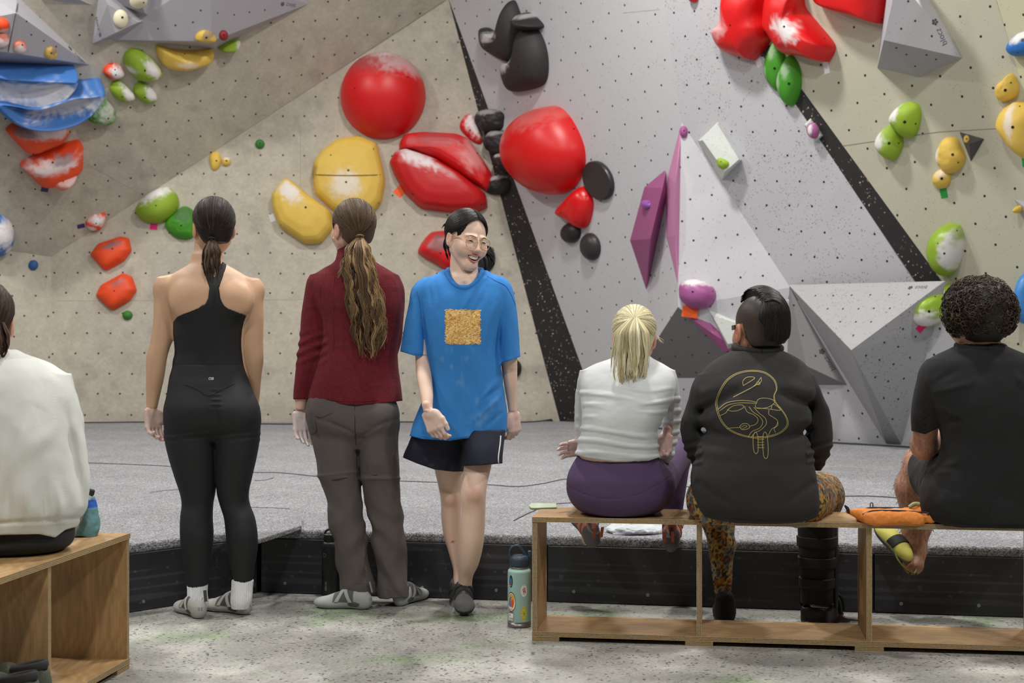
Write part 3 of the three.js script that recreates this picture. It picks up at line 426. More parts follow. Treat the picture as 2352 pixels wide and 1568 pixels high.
const yel2 = hold('climbing_hold', 'big round yellow macro with a level slot across it', YEL, PL, [[716, 400], [722, 370], [738, 348], [776, 319], [826, 313], [866, 329], [880, 385], [886, 420], [876, 470], [850, 498], [808, 500], [768, 488], [724, 448]], 0.2, { sharp: true, prof: FLAT, chalk: [[796, 432, 34, 30, 0.7], [722, 396, 8, 16, 0.5, 0, DARKS]], bolts: [[800, 391, 0.012], [795, 418, 0.012], [760, 356, 0.008], [858, 342, 0.008], [870, 466, 0.008]] });
{ const pts = []; for (let i = 0; i <= 16; i++) { const h = castAt(yel2, lerp(719, 884, i / 16), 403 + (Math.abs(i - 8) / 8) ** 2 * -2); if (h) pts.push(h.o.clone().addScaledVector(h.n, -0.003).sub(yel2.position).applyQuaternion(yel2.quaternion.clone().invert())); } mesh('slot', cord(pts, 0.008, 24, 5), mat(lin(120, 88, 30), 0.8), yel2); }
hold('climbing_hold', 'huge red half-ball hold high on the left wall', RED, PL, oval(880, 221, 98, 99, 0, 24), 0.44, { n: 84, rings: 26, rough: 0.42, chalk: [[880, 150, 78, 40, 0.55, 0, SCUFF], [930, 160, 60, 30, 0.4], [884, 130, 80, 16, 0.5]], bolts: [[815, 203, 0.008], [936, 177, 0.008]] });
const lipU = hold('climbing_hold', 'upper half of the red lip-shaped macro', RED, PL, [[916, 345], [917, 328], [926, 311], [965, 306], [1048, 310], [1078, 322], [1108, 366], [1132, 404], [1130, 436], [1120, 444], [1098, 430], [1000, 368], [944, 348]], 0.22, { sharp: true, n: 72, prof: FLAT, peak: [1020, 350], rough: 0.45, chalk: [[1000, 330, 60, 16, 0.4, 0, SCUFF], [1090, 360, 30, 40, 0.3]], bolts: [[922, 330, 0.009], [1096, 352, 0.009], [1130, 412, 0.009]] });
hold('climbing_hold', 'lower half of the red lip-shaped macro with chalked lip', [196, 20, 26], PL, [[894, 372], [904, 352], [926, 343], [996, 366], [1058, 403], [1118, 450], [1121, 476], [1100, 487], [1040, 489], [966, 480], [930, 446], [905, 402]], 0.24, { sharp: true, n: 72, prof: FLAT, peak: [1000, 410], rough: 0.45, chalk: [[955, 370, 46, 18, 0.9, -0.5], [1010, 396, 40, 8, 0.4, -0.55]], bolts: [[948, 446, 0.009], [1105, 470, 0.009]] });
tape('orange tape tag at the left of the red lips', [236, 96, 32], PL, 918, 440, 22, 22, 42);
hold('climbing_hold', 'small red and white chalked hold right of the red lips', RED, PL, [[1056, 292], [1066, 268], [1083, 262], [1094, 280], [1108, 322], [1098, 331], [1076, 318]], 0.1, { chalk: [[1086, 290, 16, 30, 0.9, 0.3]], bolts: [[1080, 299, 0.008]] });
hold('climbing_hold', 'red wedge hold partly hidden behind the head with glasses', RED, PL, [[960, 575], [984, 539], [1008, 531], [1042, 534], [1064, 560], [1052, 612], [1026, 622], [1000, 606], [974, 592]], 0.18, { ex: 0.7, rough: 0.4, chalk: [[1006, 562, 24, 20, 0.8, 0, SCUFF]], bolts: [[1012, 581, 0.009]] });
hold('climbing_hold', 'black round hold behind the hair of the woman with glasses', BLK, PL, oval(1116, 594, 22, 30), 0.12, {});
hold('climbing_hold', 'black round hold low beside the blue sleeve', BLK, PL, oval(1184, 846, 14, 20), 0.1, {});
hold('climbing_hold', 'topmost of four black jug holds down the black stripe', BLK, PS, [[1100, 268], [1112, 252], [1150, 252], [1168, 262], [1166, 280], [1158, 296], [1128, 306], [1106, 292]], 0.16, { ex: 0.7, lump: 0.06, chalk: [[1130, 258, 30, 7, 0.4]] });
hold('climbing_hold', 'second of four black jug holds down the black stripe', BLK, PS, [[1120, 320], [1134, 300], [1160, 302], [1176, 318], [1172, 346], [1146, 356], [1124, 342]], 0.16, { ex: 0.7, lump: 0.06, chalk: [[1148, 306, 24, 6, 0.4]] });
hold('climbing_hold', 'third of four black jug holds down the black stripe', BLK, PS, [[1142, 366], [1152, 350], [1174, 354], [1188, 372], [1182, 392], [1160, 392]], 0.15, { ex: 0.7, lump: 0.06, chalk: [[1162, 356, 18, 5, 0.5]] });
hold('climbing_hold', 'lowest of four black jug holds down the black stripe', BLK, PS, [[1120, 426], [1132, 405], [1158, 404], [1174, 418], [1168, 440], [1142, 448], [1124, 440]], 0.15, { ex: 0.7, lump: 0.06, chalk: [[1148, 408, 22, 6, 0.5]] });
tape('yellow tape tag beside the lowest black jug', [222, 206, 44], PG, 1179, 424, 12, 32, -6);
// --- grey wall
hold('climbing_hold', 'large red egg-shaped hold on the grey wall', RED, PG, [[1265, 243], [1298, 254], [1328, 298], [1345, 350], [1340, 400], [1312, 438], [1270, 446], [1225, 426], [1190, 386], [1176, 345], [1181, 298], [1212, 260]], 0.42, { n: 84, rings: 24, rough: 0.38, chalk: [[1266, 262, 60, 26, 0.55, 0, lin(210, 120, 116)], [1200, 300, 22, 40, 0.3]], bolts: [[1318, 296, 0.009]] });
hold('climbing_hold', 'black oval disc hold right of the red egg', [46, 44, 46], PG, oval(1378, 414, 31, 47, -22), 0.05, { rough: 0.35, prof: [[1, 0], [1, 0.7], [0.94, 1], [0.5, 1.05], [0, 1]], bolts: [[1388, 388, 0.009], [1402, 435, 0.009]] });
hold('climbing_hold', 'small glossy red triangular hold under the red egg', RED, PG, [[1284, 487], [1306, 458], [1338, 428], [1356, 440], [1364, 470], [1356, 510], [1340, 524], [1312, 506]], 0.16, { ex: 0.7, rough: 0.3, bolts: [[1288, 487, 0.008], [1347, 450, 0.006]] });
hold('climbing_hold', 'upper small black oval hold under the red triangle', BLK, PG, oval(1314, 534, 21, 24), 0.1, { rough: 0.45 });
hold('climbing_hold', 'lower small black oval hold under the red triangle', [48, 46, 48], PG, oval(1359, 566, 21, 32, -10), 0.1, { rough: 0.4 });
hold('climbing_hold', 'upper of two large black fang-shaped holds', [44, 41, 42], PG, [[1180, 0], [1196, 30], [1206, 75], [1196, 122], [1176, 142], [1140, 126], [1116, 106], [1110, 68], [1124, 64], [1150, 76], [1164, 50]], 0.2, { ex: 0.8, peak: [1172, 90], chalk: [[1150, 82, 30, 12, 0.7]], bolts: [[1142, 85, 0.008]] });
hold('climbing_hold', 'lower of two large black fang-shaped holds', [44, 41, 42], PG, [[1208, 66], [1226, 58], [1248, 86], [1260, 132], [1258, 180], [1240, 200], [1188, 211], [1170, 196], [1162, 150], [1186, 142], [1200, 112]], 0.22, { ex: 0.8, peak: [1222, 140], chalk: [[1186, 152, 26, 11, 0.7], [1200, 130, 10, 16, 0.5]], bolts: [[1190, 152, 0.008]] });
hold('climbing_hold', 'small black hold on top of the fang-shaped pair', BLK, PG, [[1198, 40], [1212, 28], [1232, 38], [1250, 58], [1244, 66], [1226, 70], [1206, 58]], 0.26, { lump: 0.06, chalk: [[1228, 34, 20, 6, 0.5]] });
const vMag = volume('magenta faceted volume hanging left of the prow', PG, [[1527, 391], [1480, 430], [1447, 552], [1484, 664], [1530, 452]], [[1494, 548, 0.24], [1522, 432, 0.16]], volMag);
hold('climbing_hold', 'small purple knob on the magenta volume', [150, 84, 170], vMag, oval(1486, 470, 9, 11), 0.05, { rough: 0.4, bolts: [[1489, 466, 0.005]] });
const vPink = volume('long thin pink volume along the prow edge', GLF, [[1562, 292], [1527, 398], [1531, 545], [1556, 650], [1559, 460]], [[1552, 420, 0.06], [1550, 540, 0.06]], volPink);
hold('climbing_hold', 'magenta oval hold at the top of the pink volume', PUR, G3, oval(1571, 303, 9, 14), 0.05, { bolts: [[1571, 300, 0.006]] });
hold('climbing_hold', 'purple bean-shaped hold on the prow above an orange tag', PUR, G3, [[1562, 668], [1568, 650], [1598, 641], [1634, 655], [1645, 680], [1630, 704], [1594, 709], [1567, 692]], 0.16, { ex: 0.8, rough: 0.4, chalk: [[1598, 650, 36, 9, 1, -0.1]], bolts: [[1591, 670, 0.009], [1637, 669, 0.006]] });
tape('orange tape tag under the purple bean-shaped hold', [240, 92, 20], G3, 1585, 716, 38, 26, 8);
volume('magenta strip volume slanting behind the shaved head', G3b, [[1572, 720], [1632, 742], [1700, 806], [1660, 806]], [[1640, 768, 0.05]], volMag);
const vW3 = volume('white triangular volume slanting left of the shaved head', G3b, [[1628, 712], [1700, 742], [1710, 792], [1672, 802]], [[1636, 724, 0.03], [1704, 746, 0.07], [1708, 782, 0.09], [1672, 790, 0.09]], volWhite);
hold('climbing_hold', 'tiny white and violet hold on the white triangular volume', [190, 178, 206], vW3, oval(1692, 779, 6, 5), 0.02, { bolts: [[1692, 779, 0.006]] });
const vW1 = volume('white block volume on the edge of the grey wall', PG2, [[1603, 324], [1648, 281], [1702, 368], [1658, 413]], [[1614, 322, 0.13], [1648, 285, 0.06], [1697, 366, 0.1], [1665, 394, 0.15]], volWhite);
hold('climbing_hold', 'small lime hold on the white block volume', LIME, vW1, [[1648, 366], [1656, 363], [1672, 370], [1674, 380], [1662, 389], [1650, 382]], 0.045, { bolts: [[1656, 371, 0.006]] });
const vW2 = volume('small white square plate under a violet hold beside the right black stripe', PG2, [[1847, 287], [1861, 272], [1889, 312], [1873, 327]], [[1851, 288, 0.05], [1862, 276, 0.05], [1885, 311, 0.05], [1873, 322, 0.05]], volWhite);
hold('climbing_hold', 'violet oval hold on the small white plate', PUR, vW2, oval(1868, 300, 13, 19, -16), 0.05, { chalk: [[1867, 298, 6, 15, 0.9, -0.3]] });
const vV2 = volume('small grey pyramid volume right of the shaved head', PG, [[1813, 658], [1806, 884], [1946, 884]], [[1852, 840, 0.2]], volMid, { holes: [[1823, 701], [1844, 770], [1873, 817]], logo: [1900, 826, 62, 118] });
const vV1 = volume('large grey W-shaped pyramid volume standing on the mat', PG, [[1812, 655], [2169, 646], [2146, 752], [2070, 1021], [2037, 1021]], [[1955, 804, 0.66]], volLight, { holes: [[1873, 679], [1914, 679], [1956, 678], [1999, 677], [2043, 677], [2087, 676], [1901, 709], [1936, 709], [1972, 709], [2007, 708], [2044, 708], [1930, 739], [1966, 739], [2001, 739], [1960, 770], [2074, 755], [2103, 773], [2031, 786], [2063, 796], [1989, 816], [2020, 826], [2052, 836], [2090, 821], [2010, 866], [2040, 875], [2076, 869], [2030, 914], [2063, 916], [2050, 962]], logo: [2108, 660, 56, 180] });
// --- right wall
hold('climbing_hold', 'left of three big red holds at the top, square-ended', RED, PR, [[1686, -40], [1756, -40], [1764, 30], [1774, 64], [1770, 96], [1742, 134], [1732, 136], [1676, 118], [1653, 82], [1655, 66], [1674, 44]], 0.24, { n: 72, ex: 0.6, rough: 0.38, chalk: [[1686, 60, 26, 24, 0.45, 0.8], [1660, 84, 8, 12, 0.6]], bolts: [[1677, 58, 0.008], [1765, 64, 0.006]] });
hold('climbing_hold', 'middle one of three big red holds at the top, boot-shaped with white chalk', RED, PR, [[1786, -40], [1845, -40], [1850, 12], [1876, 48], [1914, 94], [1920, 114], [1908, 138], [1898, 141], [1850, 128], [1818, 122], [1786, 78], [1771, 44]], 0.26, { n: 72, ex: 0.6, peak: [1835, 65], rough: 0.38, chalk: [[1846, 66, 34, 20, 1, -0.8]], bolts: [[1801, 61, 0.009], [1894, 88, 0.006]] });
hold('climbing_hold', 'right one of three big red holds at the top, long ledge', RED, PR, [[1880, -4], [1890, -50], [2052, -50], [2049, 16], [2040, 50], [2028, 53], [1990, 40], [1918, 20]], 0.24, { n: 72, ex: 0.6, rough: 0.38, bolts: [[2026, 45, 0.007]] });
hold('climbing_hold', 'red tip cut by the top edge left of the three red holds', RED, PG2, oval(1595, -3, 10, 8), 0.06, {});
tape('white tape tag under the left red hold', [224, 224, 228], PG2, 1743, 144, 14, 20, -16);
tape('white tape tag under the boot-shaped red hold', [230, 230, 234], PR, 1898, 155, 15, 28, -4);
hold('climbing_hold', 'upper of two overlapping green leaf-shaped holds', GRN, PR, [[1784, 92], [1800, 115], [1807, 150], [1800, 190], [1788, 210], [1766, 186], [1757, 155], [1766, 118]], 0.08, { ex: 0.8, chalk: [[1764, 150, 6, 30, 0.35], [1782, 120, 10, 16, 0.3]], bolts: [[1779, 157, 0.011]] });
hold('climbing_hold', 'lower of two overlapping green leaf-shaped holds', GRN, PR, [[1818, 125], [1838, 155], [1842, 195], [1832, 232], [1818, 244], [1800, 226], [1790, 190], [1799, 152]], 0.11, { ex: 0.8, chalk: [[1800, 180, 8, 26, 0.35], [1818, 160, 10, 16, 0.3]], bolts: [[1812, 192, 0.011]] });
volume('big grey wedge volume at the top right', PR, [[2040, -50], [2104, -50], [2211, 133], [2112, 178], [2015, 156]], [[2062, -50, 0.34], [2030, 92, 0.5]], volGrey, { holes: [[2086, 3], [2102, 48], [2070, 66], [2140, 83], [2059, 110], [2082, 125], [2128, 126], [2150, 136], [2102, 152]], logo: [2158, 74, 70, 118] });
hold('climbing_hold', 'upper of two lime half-moon holds below the grey wedge', LIME, PR, [[2050, 276], [2060, 252], [2085, 234], [2110, 240], [2117, 265], [2108, 304], [2090, 317], [2072, 306]], 0.14, { ex: 0.8, chalk: [[2068, 256, 22, 16, 1, 0.8]], bolts: [[2078, 280, 0.012], [2103, 284, 0.007]] });
hold('climbing_hold', 'lower of two lime half-moon holds below the grey wedge', LIME, PR, [[2017, 330], [2026, 304], [2050, 285], [2070, 300], [2075, 334], [2062, 362], [2050, 367], [2030, 354]], 0.13, { ex: 0.8, chalk: [[2034, 318, 20, 22, 0.9, 0.7]], bolts: [[2042, 329, 0.011], [2064, 329, 0.006]] });
hold('climbing_hold', 'round yellow hold with carved grooves beside the black pyramid', YEL, PR, [[2154, 362], [2160, 336], [2174, 316], [2198, 317], [2214, 345], [2219, 366], [2205, 390], [2182, 398], [2164, 384]], 0.1, { ex: 0.7, lump: 0.02, chalk: [[2160, 350, 10, 20, 0.8]], bolts: [[2188, 355, 0.011], [2201, 373, 0.006]] });
hold('climbing_hold', 'small yellow hold above a green tag', YEL, PR, oval(2165, 410, 20, 24, 20), 0.07, { lump: 0.02, chalk: [[2170, 398, 16, 9, 0.5]], bolts: [[2163, 410, 0.011]] });
tape('green tape tag under the small yellow hold', [36, 150, 60], PR, 2168, 444, 18, 22, -4);
const vBlk = volume('small black pyramid volume with grey edges', PR, [[2204, 303], [2261, 319], [2230, 371]], [[2226, 330, 0.1]], mat(lin(92, 88, 92), 0.5, { map: rep(texGrey, 0.5) }));
hold('climbing_hold', 'tiny yellow hold bolted to the small black pyramid', YEL, vBlk, oval(2220, 320, 7, 6), 0.03, { bolts: [[2220, 319, 0.006]] });
hold('climbing_hold', 'small yellow hold with wavy crack near the right edge', YEL, PR, [[2290, 212], [2296, 192], [2312, 180], [2324, 168], [2336, 180], [2342, 208], [2330, 226], [2300, 232]], 0.09, { ex: 0.7, lump: 0.02, bolts: [[2309, 207, 0.011], [2322, 190, 0.006]] });
hold('climbing_hold', 'big long yellow hold cut by the right edge', YEL, PR, [[2300, 280], [2308, 254], [2326, 238], [2346, 232], [2390, 256], [2400, 340], [2380, 368], [2352, 356], [2330, 330], [2310, 304]], 0.2, { ex: 0.75, chalk: [[2346, 270, 8, 40, 0.7]], bolts: [[2326, 292, 0.011], [2342, 244, 0.006]] });
tape('green tape tag at the right edge under the big yellow hold', [36, 150, 60], PR, 2354, 368, 14, 30, 0);
hold('climbing_hold', 'blue and white hold cut by the right edge', [36, 112, 190], PR2, [[2320, 110], [2330, 88], [2352, 72], [2390, 84], [2384, 118], [2354, 128], [2334, 126]], 0.1, { chalk: [[2356, 80, 30, 12, 1]], bolts: [[2349, 92, 0.013], [2338, 121, 0.006]] });
hold('climbing_hold', 'tall lime egg hold with chalked right half above the curly hair', LIME, PR, [[2145, 566], [2154, 532], [2178, 513], [2204, 516], [2215, 540], [2213, 580], [2200, 615], [2182, 633], [2162, 622], [2149, 594]], 0.22, { ex: 0.8, rough: 0.4, chalk: [[2206, 578, 16, 46, 1, -0.1]], bolts: [[2169, 582, 0.009], [2198, 529, 0.006], [2154, 559, 0.005]] });
hold('climbing_hold', 'lime and white hold at the tip of the W-shaped volume', LIME, PG, [[2115, 716], [2122, 688], [2145, 672], [2166, 680], [2172, 716], [2158, 742], [2136, 747], [2120, 736]], 0.2, { ex: 0.8, rough: 0.4, chalk: [[2146, 728, 26, 20, 1, 0.6]], bolts: [[2134, 715, 0.011], [2148, 681, 0.006]] });
hold('climbing_hold', 'lime hold half hidden behind the curly hair', LIME, PR, oval(2186, 672, 22, 22), 0.14, { chalk: [[2180, 668, 10, 10, 0.4]] });
tape('magenta tape tag at the tip of the W-shaped volume', [222, 16, 96], vV1, 2116, 751, 20, 24, 34);
tape('magenta tape tag half hidden behind the curly hair', [206, 20, 92], PR, 2170, 756, 16, 28, -30);
hold('climbing_hold', 'tall blue hold cut by the right edge', [62, 136, 206], PR, [[2338, 700], [2342, 660], [2352, 628], [2376, 630], [2390, 690], [2380, 740], [2354, 742], [2344, 726]], 0.16, { rough: 0.4 });
hold('climbing_hold', 'small yellow knob on the tall blue hold', YEL, PR, oval(2350, 712, 8, 12), 0.2, {});
volume('grey triangular volume cut by the right edge', PR, [[2330, 458], [2420, 470], [2370, 540]], [[2362, 482, 0.1]], volGrey);
hold('climbing_hold', 'small yellow knob on the grey triangular volume at the right edge', YEL, PR, oval(2347, 479, 9, 9), 0.12, { bolts: [[2348, 477, 0.006]] });
// ---------------------------------------------------------------- crash mats
const MAT_H = 0.28;
const carpetMat = mat(lin(204, 204, 206), 0.95, { map: rep(texCarpet, 1.1), bumpMap: rep(texCarpet, 1.1), bumpScale: 0.004 });
const vinylMat = mat(lin(118, 118, 126), 0.42, { map: rep(texVinyl, 1.3) });
const seamMat = mat(lin(38, 38, 40), 0.9);
const MC = onFloor(596, 1359), ML0 = onFloor(300, 1405), MR0 = onFloor(2352, 1417);
const dL = V().subVectors(ML0, MC).normalize(), dR = V().subVectors(MR0, MC).normalize();
const ML = MC.clone().addScaledVector(dL, 3.0), MR = MC.clone().addScaledVector(dR, 6.0);
function slab(pts, y0, y1, bevel = 0) {                         // plan polygon (world x, z) between two heights
  const s = new THREE.Shape(pts.map((p) => new THREE.Vector2(p.x, -p.z)));
  const g = new THREE.ExtrudeGeometry(s, { depth: y1 - y0 - 2 * bevel, bevelEnabled: bevel > 0, bevelSize: bevel, bevelThickness: bevel, bevelSegments: 4, bevelOffset: -bevel * 0.2, curveSegments: 4 });
  g.rotateX(-Math.PI / 2); g.translate(0, y0 + bevel, 0); return g;
}
const planUV = (g) => boxUV(g);
{
  const t = thing('crash_mat', 'thick grey carpeted crash mat with black sides filling the floor below the walls', 'crash mat', MC.clone());
  const L = ML.clone(), R = MR.clone(), back = [V(8.6, 0, -8.2), ...[[2320, 1046], [2110, 1025], [1383, 971], [1287, 967], [118, 971]].map((q) => onFloor(q[0], q[1], MAT_H)), V(-8.6, 0, -13.2)]; back.forEach((q) => (q.y = 0));
  mesh('foam_core', moved(slab([MC.clone().add(V(0.02, 0, -0.05)), R.clone().add(V(0, 0, -0.05)), V(8.6, 0, R.z - 0.05), ...back, V(-8.6, 0, L.z - 0.1), L.clone().add(V(-0.05, 0, -0.05))], 0.0, 0.235), MC), mat(lin(40, 40, 42), 0.8), t);
  mesh('carpet', moved(planUV(slab([MC.clone().add(V(0.0, 0, 0.0)), R, V(8.6, 0, R.z), ...back, V(-8.6, 0, L.z), L], 0.236, MAT_H, 0.016)), MC), carpetMat, t);
  // vinyl side panels, one per mat section, with their bolts
  const panel = (A, B, bolts) => { const len = A.distanceTo(B), g = new RoundedBoxGeometry(len - 0.004, 0.236, 0.03, 2, 0.004); boxUV(g); const o = mesh('side_panel', g, vinylMat, t); const mid = A.clone().add(B).multiplyScalar(0.5); o.position.copy(mid.sub(MC)).add(V(0, 0.12, 0)); o.rotation.y = Math.atan2(-(B.z - A.z), B.x - A.x);
    for (const [px, py] of bolts) { t.updateWorldMatrix(true, true); spot2(o, px, py); } };
  const boltLight = mat(lin(150, 150, 150), 0.35, { metalness: 0.7 });
  const spot2 = (o, px, py) => { const h = castAt(o, px, py); if (!h) return; const b = mesh('bolt', new THREE.CylinderGeometry(0.007, 0.008, 0.006, 12).rotateX(Math.PI / 2), boltLight, o); setFrame(b, frameOf(h, h.o).premultiply(o.matrixWorld.clone().invert())); };
  const along = (d, a) => MC.clone().addScaledVector(d, a);
  panel(along(dL, 3.0), along(dL, 0.02), [[329, 1381]]);
  const cuts = [0.01, 1.28, 2.62, 4.2, 6.0], bl = [[[655, 1339], [970, 1349], [1140, 1355]], [[1318, 1358], [1488, 1366]], [[2070, 1386], [2248, 1390]], []];
  for (let i = 0; i < 4; i++) panel(along(dR, cuts[i]), along(dR, cuts[i + 1]), bl[i]);
  // joints of the carpet sections and the gap along the wall
  const top = (p) => onFloor(p[0], p[1], MAT_H).sub(MC);
  const seam = (pts, r) => mesh('carpet_seam', tubes([{ p: spline(pts.map(top).map((q) => q.add(V(0, -r * 0.35, 0))), pts.length * 8), r0: r, r1: r, c: WHITE }], 5), seamMat, t);
  seam([[190, 1063], [330, 1068], [460, 1076], [580, 1085], [640, 1086], [735, 1095], [830, 1101], [915, 1105], [1000, 1108], [1130, 1114], [1185, 1118], [1240, 1112], [1310, 1100], [1400, 1104], [1600, 1120], [1800, 1134], [1910, 1140], [2000, 1140], [2100, 1146], [2300, 1150], [2420, 1154]], 0.008);
  seam([[1180, 1196], [1205, 1183], [1225, 1174], [1260, 1160], [1310, 1155], [1380, 1152]], 0.006);
  seam([[585, 1104], [605, 1103], [627, 1098]], 0.006); seam([[345, 1131], [375, 1127], [412, 1124]], 0.004); seam([[570, 1165], [620, 1166], [665, 1168]], 0.004);
  seam([[150, 972], [400, 970], [660, 975], [900, 970], [1210, 970], [1280, 963], [1330, 968], [1380, 974]], 0.022); seam([[1384, 975], [1500, 984], [1700, 1000], [1910, 1018], [2000, 1023], [2110, 1030], [2250, 1044]], 0.022);
  // loose carpet corner lying over the joint of the two sections
  const fp = [[528, 1240], [548, 1214], [592, 1203], [692, 1188], [691, 1209], [640, 1226], [600, 1239], [560, 1247]].map((p) => onFloor(p[0], p[1], MAT_H + 0.014)); fp.forEach((p) => (p.y = 0));
  mesh('carpet_flap', moved(planUV(slab(fp, MAT_H, MAT_H + 0.02, 0.004)), MC), carpetMat, t);
}
// ---------------------------------------------------------------- plywood benches with cubbies
const woodMat = mat(lin(212, 192, 162), 0.5, { map: rep(texWood, 0.9) }), edgeMat = mat(lin(226, 214, 190), 0.6, { map: texPlyEdge });
function board(name, w, h, d, x, y, z, parent) {                // plywood sheet: faces veneered, the four thin sides show the plies
  const g = new THREE.BoxGeometry(w, h, d), p = g.attributes.position, n = g.attributes.normal, uv = g.attributes.uv, th = Math.min(w, h, d), dims = [w, h, d], thin = dims.indexOf(th);
  for (let i = 0; i < p.count; i++) { const q = [p.getX(i), p.getY(i), p.getZ(i)], nn = [Math.abs(n.getX(i)), Math.abs(n.getY(i)), Math.abs(n.getZ(i))], ax = nn.indexOf(Math.max(...nn));
    if (ax === thin) { const r = [0, 1, 2].filter((k) => k !== ax), [l, s] = dims[r[0]] > dims[r[1]] ? r : [r[1], r[0]]; uv.setXY(i, q[l] + x * 3.1 + y, q[s] + z * 2.3 + x); }
    else { const o = [0, 1, 2].find((k) => k !== ax && k !== thin); uv.setXY(i, q[o] * 4, q[thin] / th + 0.5); } }
  const ms = [0, 1, 2].flatMap((ax) => (ax === thin ? [woodMat, woodMat] : [edgeMat, edgeMat]));
  const o = mesh(name, g, ms, parent); o.position.set(x, y, z); return o;
}
function bench(label, p0, dir, cub, n, depth, offs) {            // p0: front corner on the floor, dir: along the front, cubbies of width cub
  const t = thing('cubby_bench', label, 'bench', p0); t.rotation.y = Math.atan2(-dir.z, dir.x);
  const H = 0.456, th = 0.018, L = cub * n + th;
  board('top_board', L, th, depth + 0.004, L / 2, H - th / 2, -depth / 2, t);
  board('bottom_board', L, th, depth, L / 2, 0.018 + th / 2, -depth / 2, t);
  for (let i = 0; i <= n; i++) { board(i === 0 || i === n ? 'end_panel' : 'divider', th, H - 2 * th - 0.018, depth - 0.004, th / 2 + i * cub, 0.018 + th + (H - 2 * th - 0.018) / 2, -depth / 2, t);
    const fx = clamp(th / 2 + i * cub, 0.05, L - 0.05); board('foot', 0.1, 0.018, 0.07, fx, 0.009, -0.036, t); board('foot', 0.1, 0.018, 0.07, fx, 0.009, -depth + 0.036, t); }
  return t;
}
const B0 = onFloor(1222, 1472), B1 = onFloor(2352, 1507);
const benchR = bench('long plywood cubby bench on the right with three people sitting on it', B0, V().subVectors(B1, B0).normalize(), 0.599, 4, 0.31);
const LB0 = onFloor(298, 1535), LBd = V(-0.125, 0, 0.992).normalize();
// the left bench runs towards the camera; its open side faces right, so its front corner starts at the near end
const LBn = LB0.clone().addScaledVector(LBd, 0.58 * 3 + 0.018);
const benchL = bench('plywood cubby bench at the left edge running towards the camera', LBn, LBd.clone().negate(), 0.58, 3, 0.31);

// ---------------------------------------------------------------- bottles
const lathe = (pts, n = 40) => new THREE.LatheGeometry(pts.map(([r, y]) => new THREE.Vector2(r, y)), n);
{ // black flask behind the grey trousers
  const p = onFloor(758, 1367), t = thing('water_bottle', 'tall matt black flask standing against the mat behind grey trousers', 'bottle', p);
  const r = 0.035;
  mesh('bottle_body', lathe([[0, 0.001], [r - 0.003, 0.001], [r, 0.006], [r, 0.2], [r * 0.98, 0.212], [r * 0.9, 0.226], [r * 0.74, 0.234], [0, 0.234]]), mat(lin(30, 30, 32), 0.5), t);
  mesh('lid', lathe([[0, 0.232], [r * 0.72, 0.232], [r * 0.76, 0.238], [r * 0.76, 0.262], [r * 0.7, 0.268], [0, 0.268]]), mat(lin(34, 34, 36), 0.45), t);
  mesh('carry_loop', new THREE.TorusGeometry(0.02, 0.005, 8, 24, Math.PI).translate(-0.002, 0.266, 0), mat(lin(34, 34, 36), 0.45), t);
  const tx = canvasTex(128, 512, (x) => { x.clearRect(0, 0, 128, 512); x.fillStyle = '#b9b08a'; x.save(); x.translate(66, 470); x.rotate(-Math.PI / 2); x.font = '44px sans-serif'; x.fillText('décor', 0, 0); x.restore(); x.strokeStyle = '#8a8a8a'; x.lineWidth = 4; x.beginPath(); x.arc(30, 60, 22, 0, 7); x.stroke(); });
  mesh('bottle_print', new THREE.CylinderGeometry(r + 0.0006, r + 0.0006, 0.19, 16, 1, true, -0.9, 1.2).translate(0, 0.105, 0), mat(0xffffff, 0.6, { map: tx, transparent: true }), t);
}
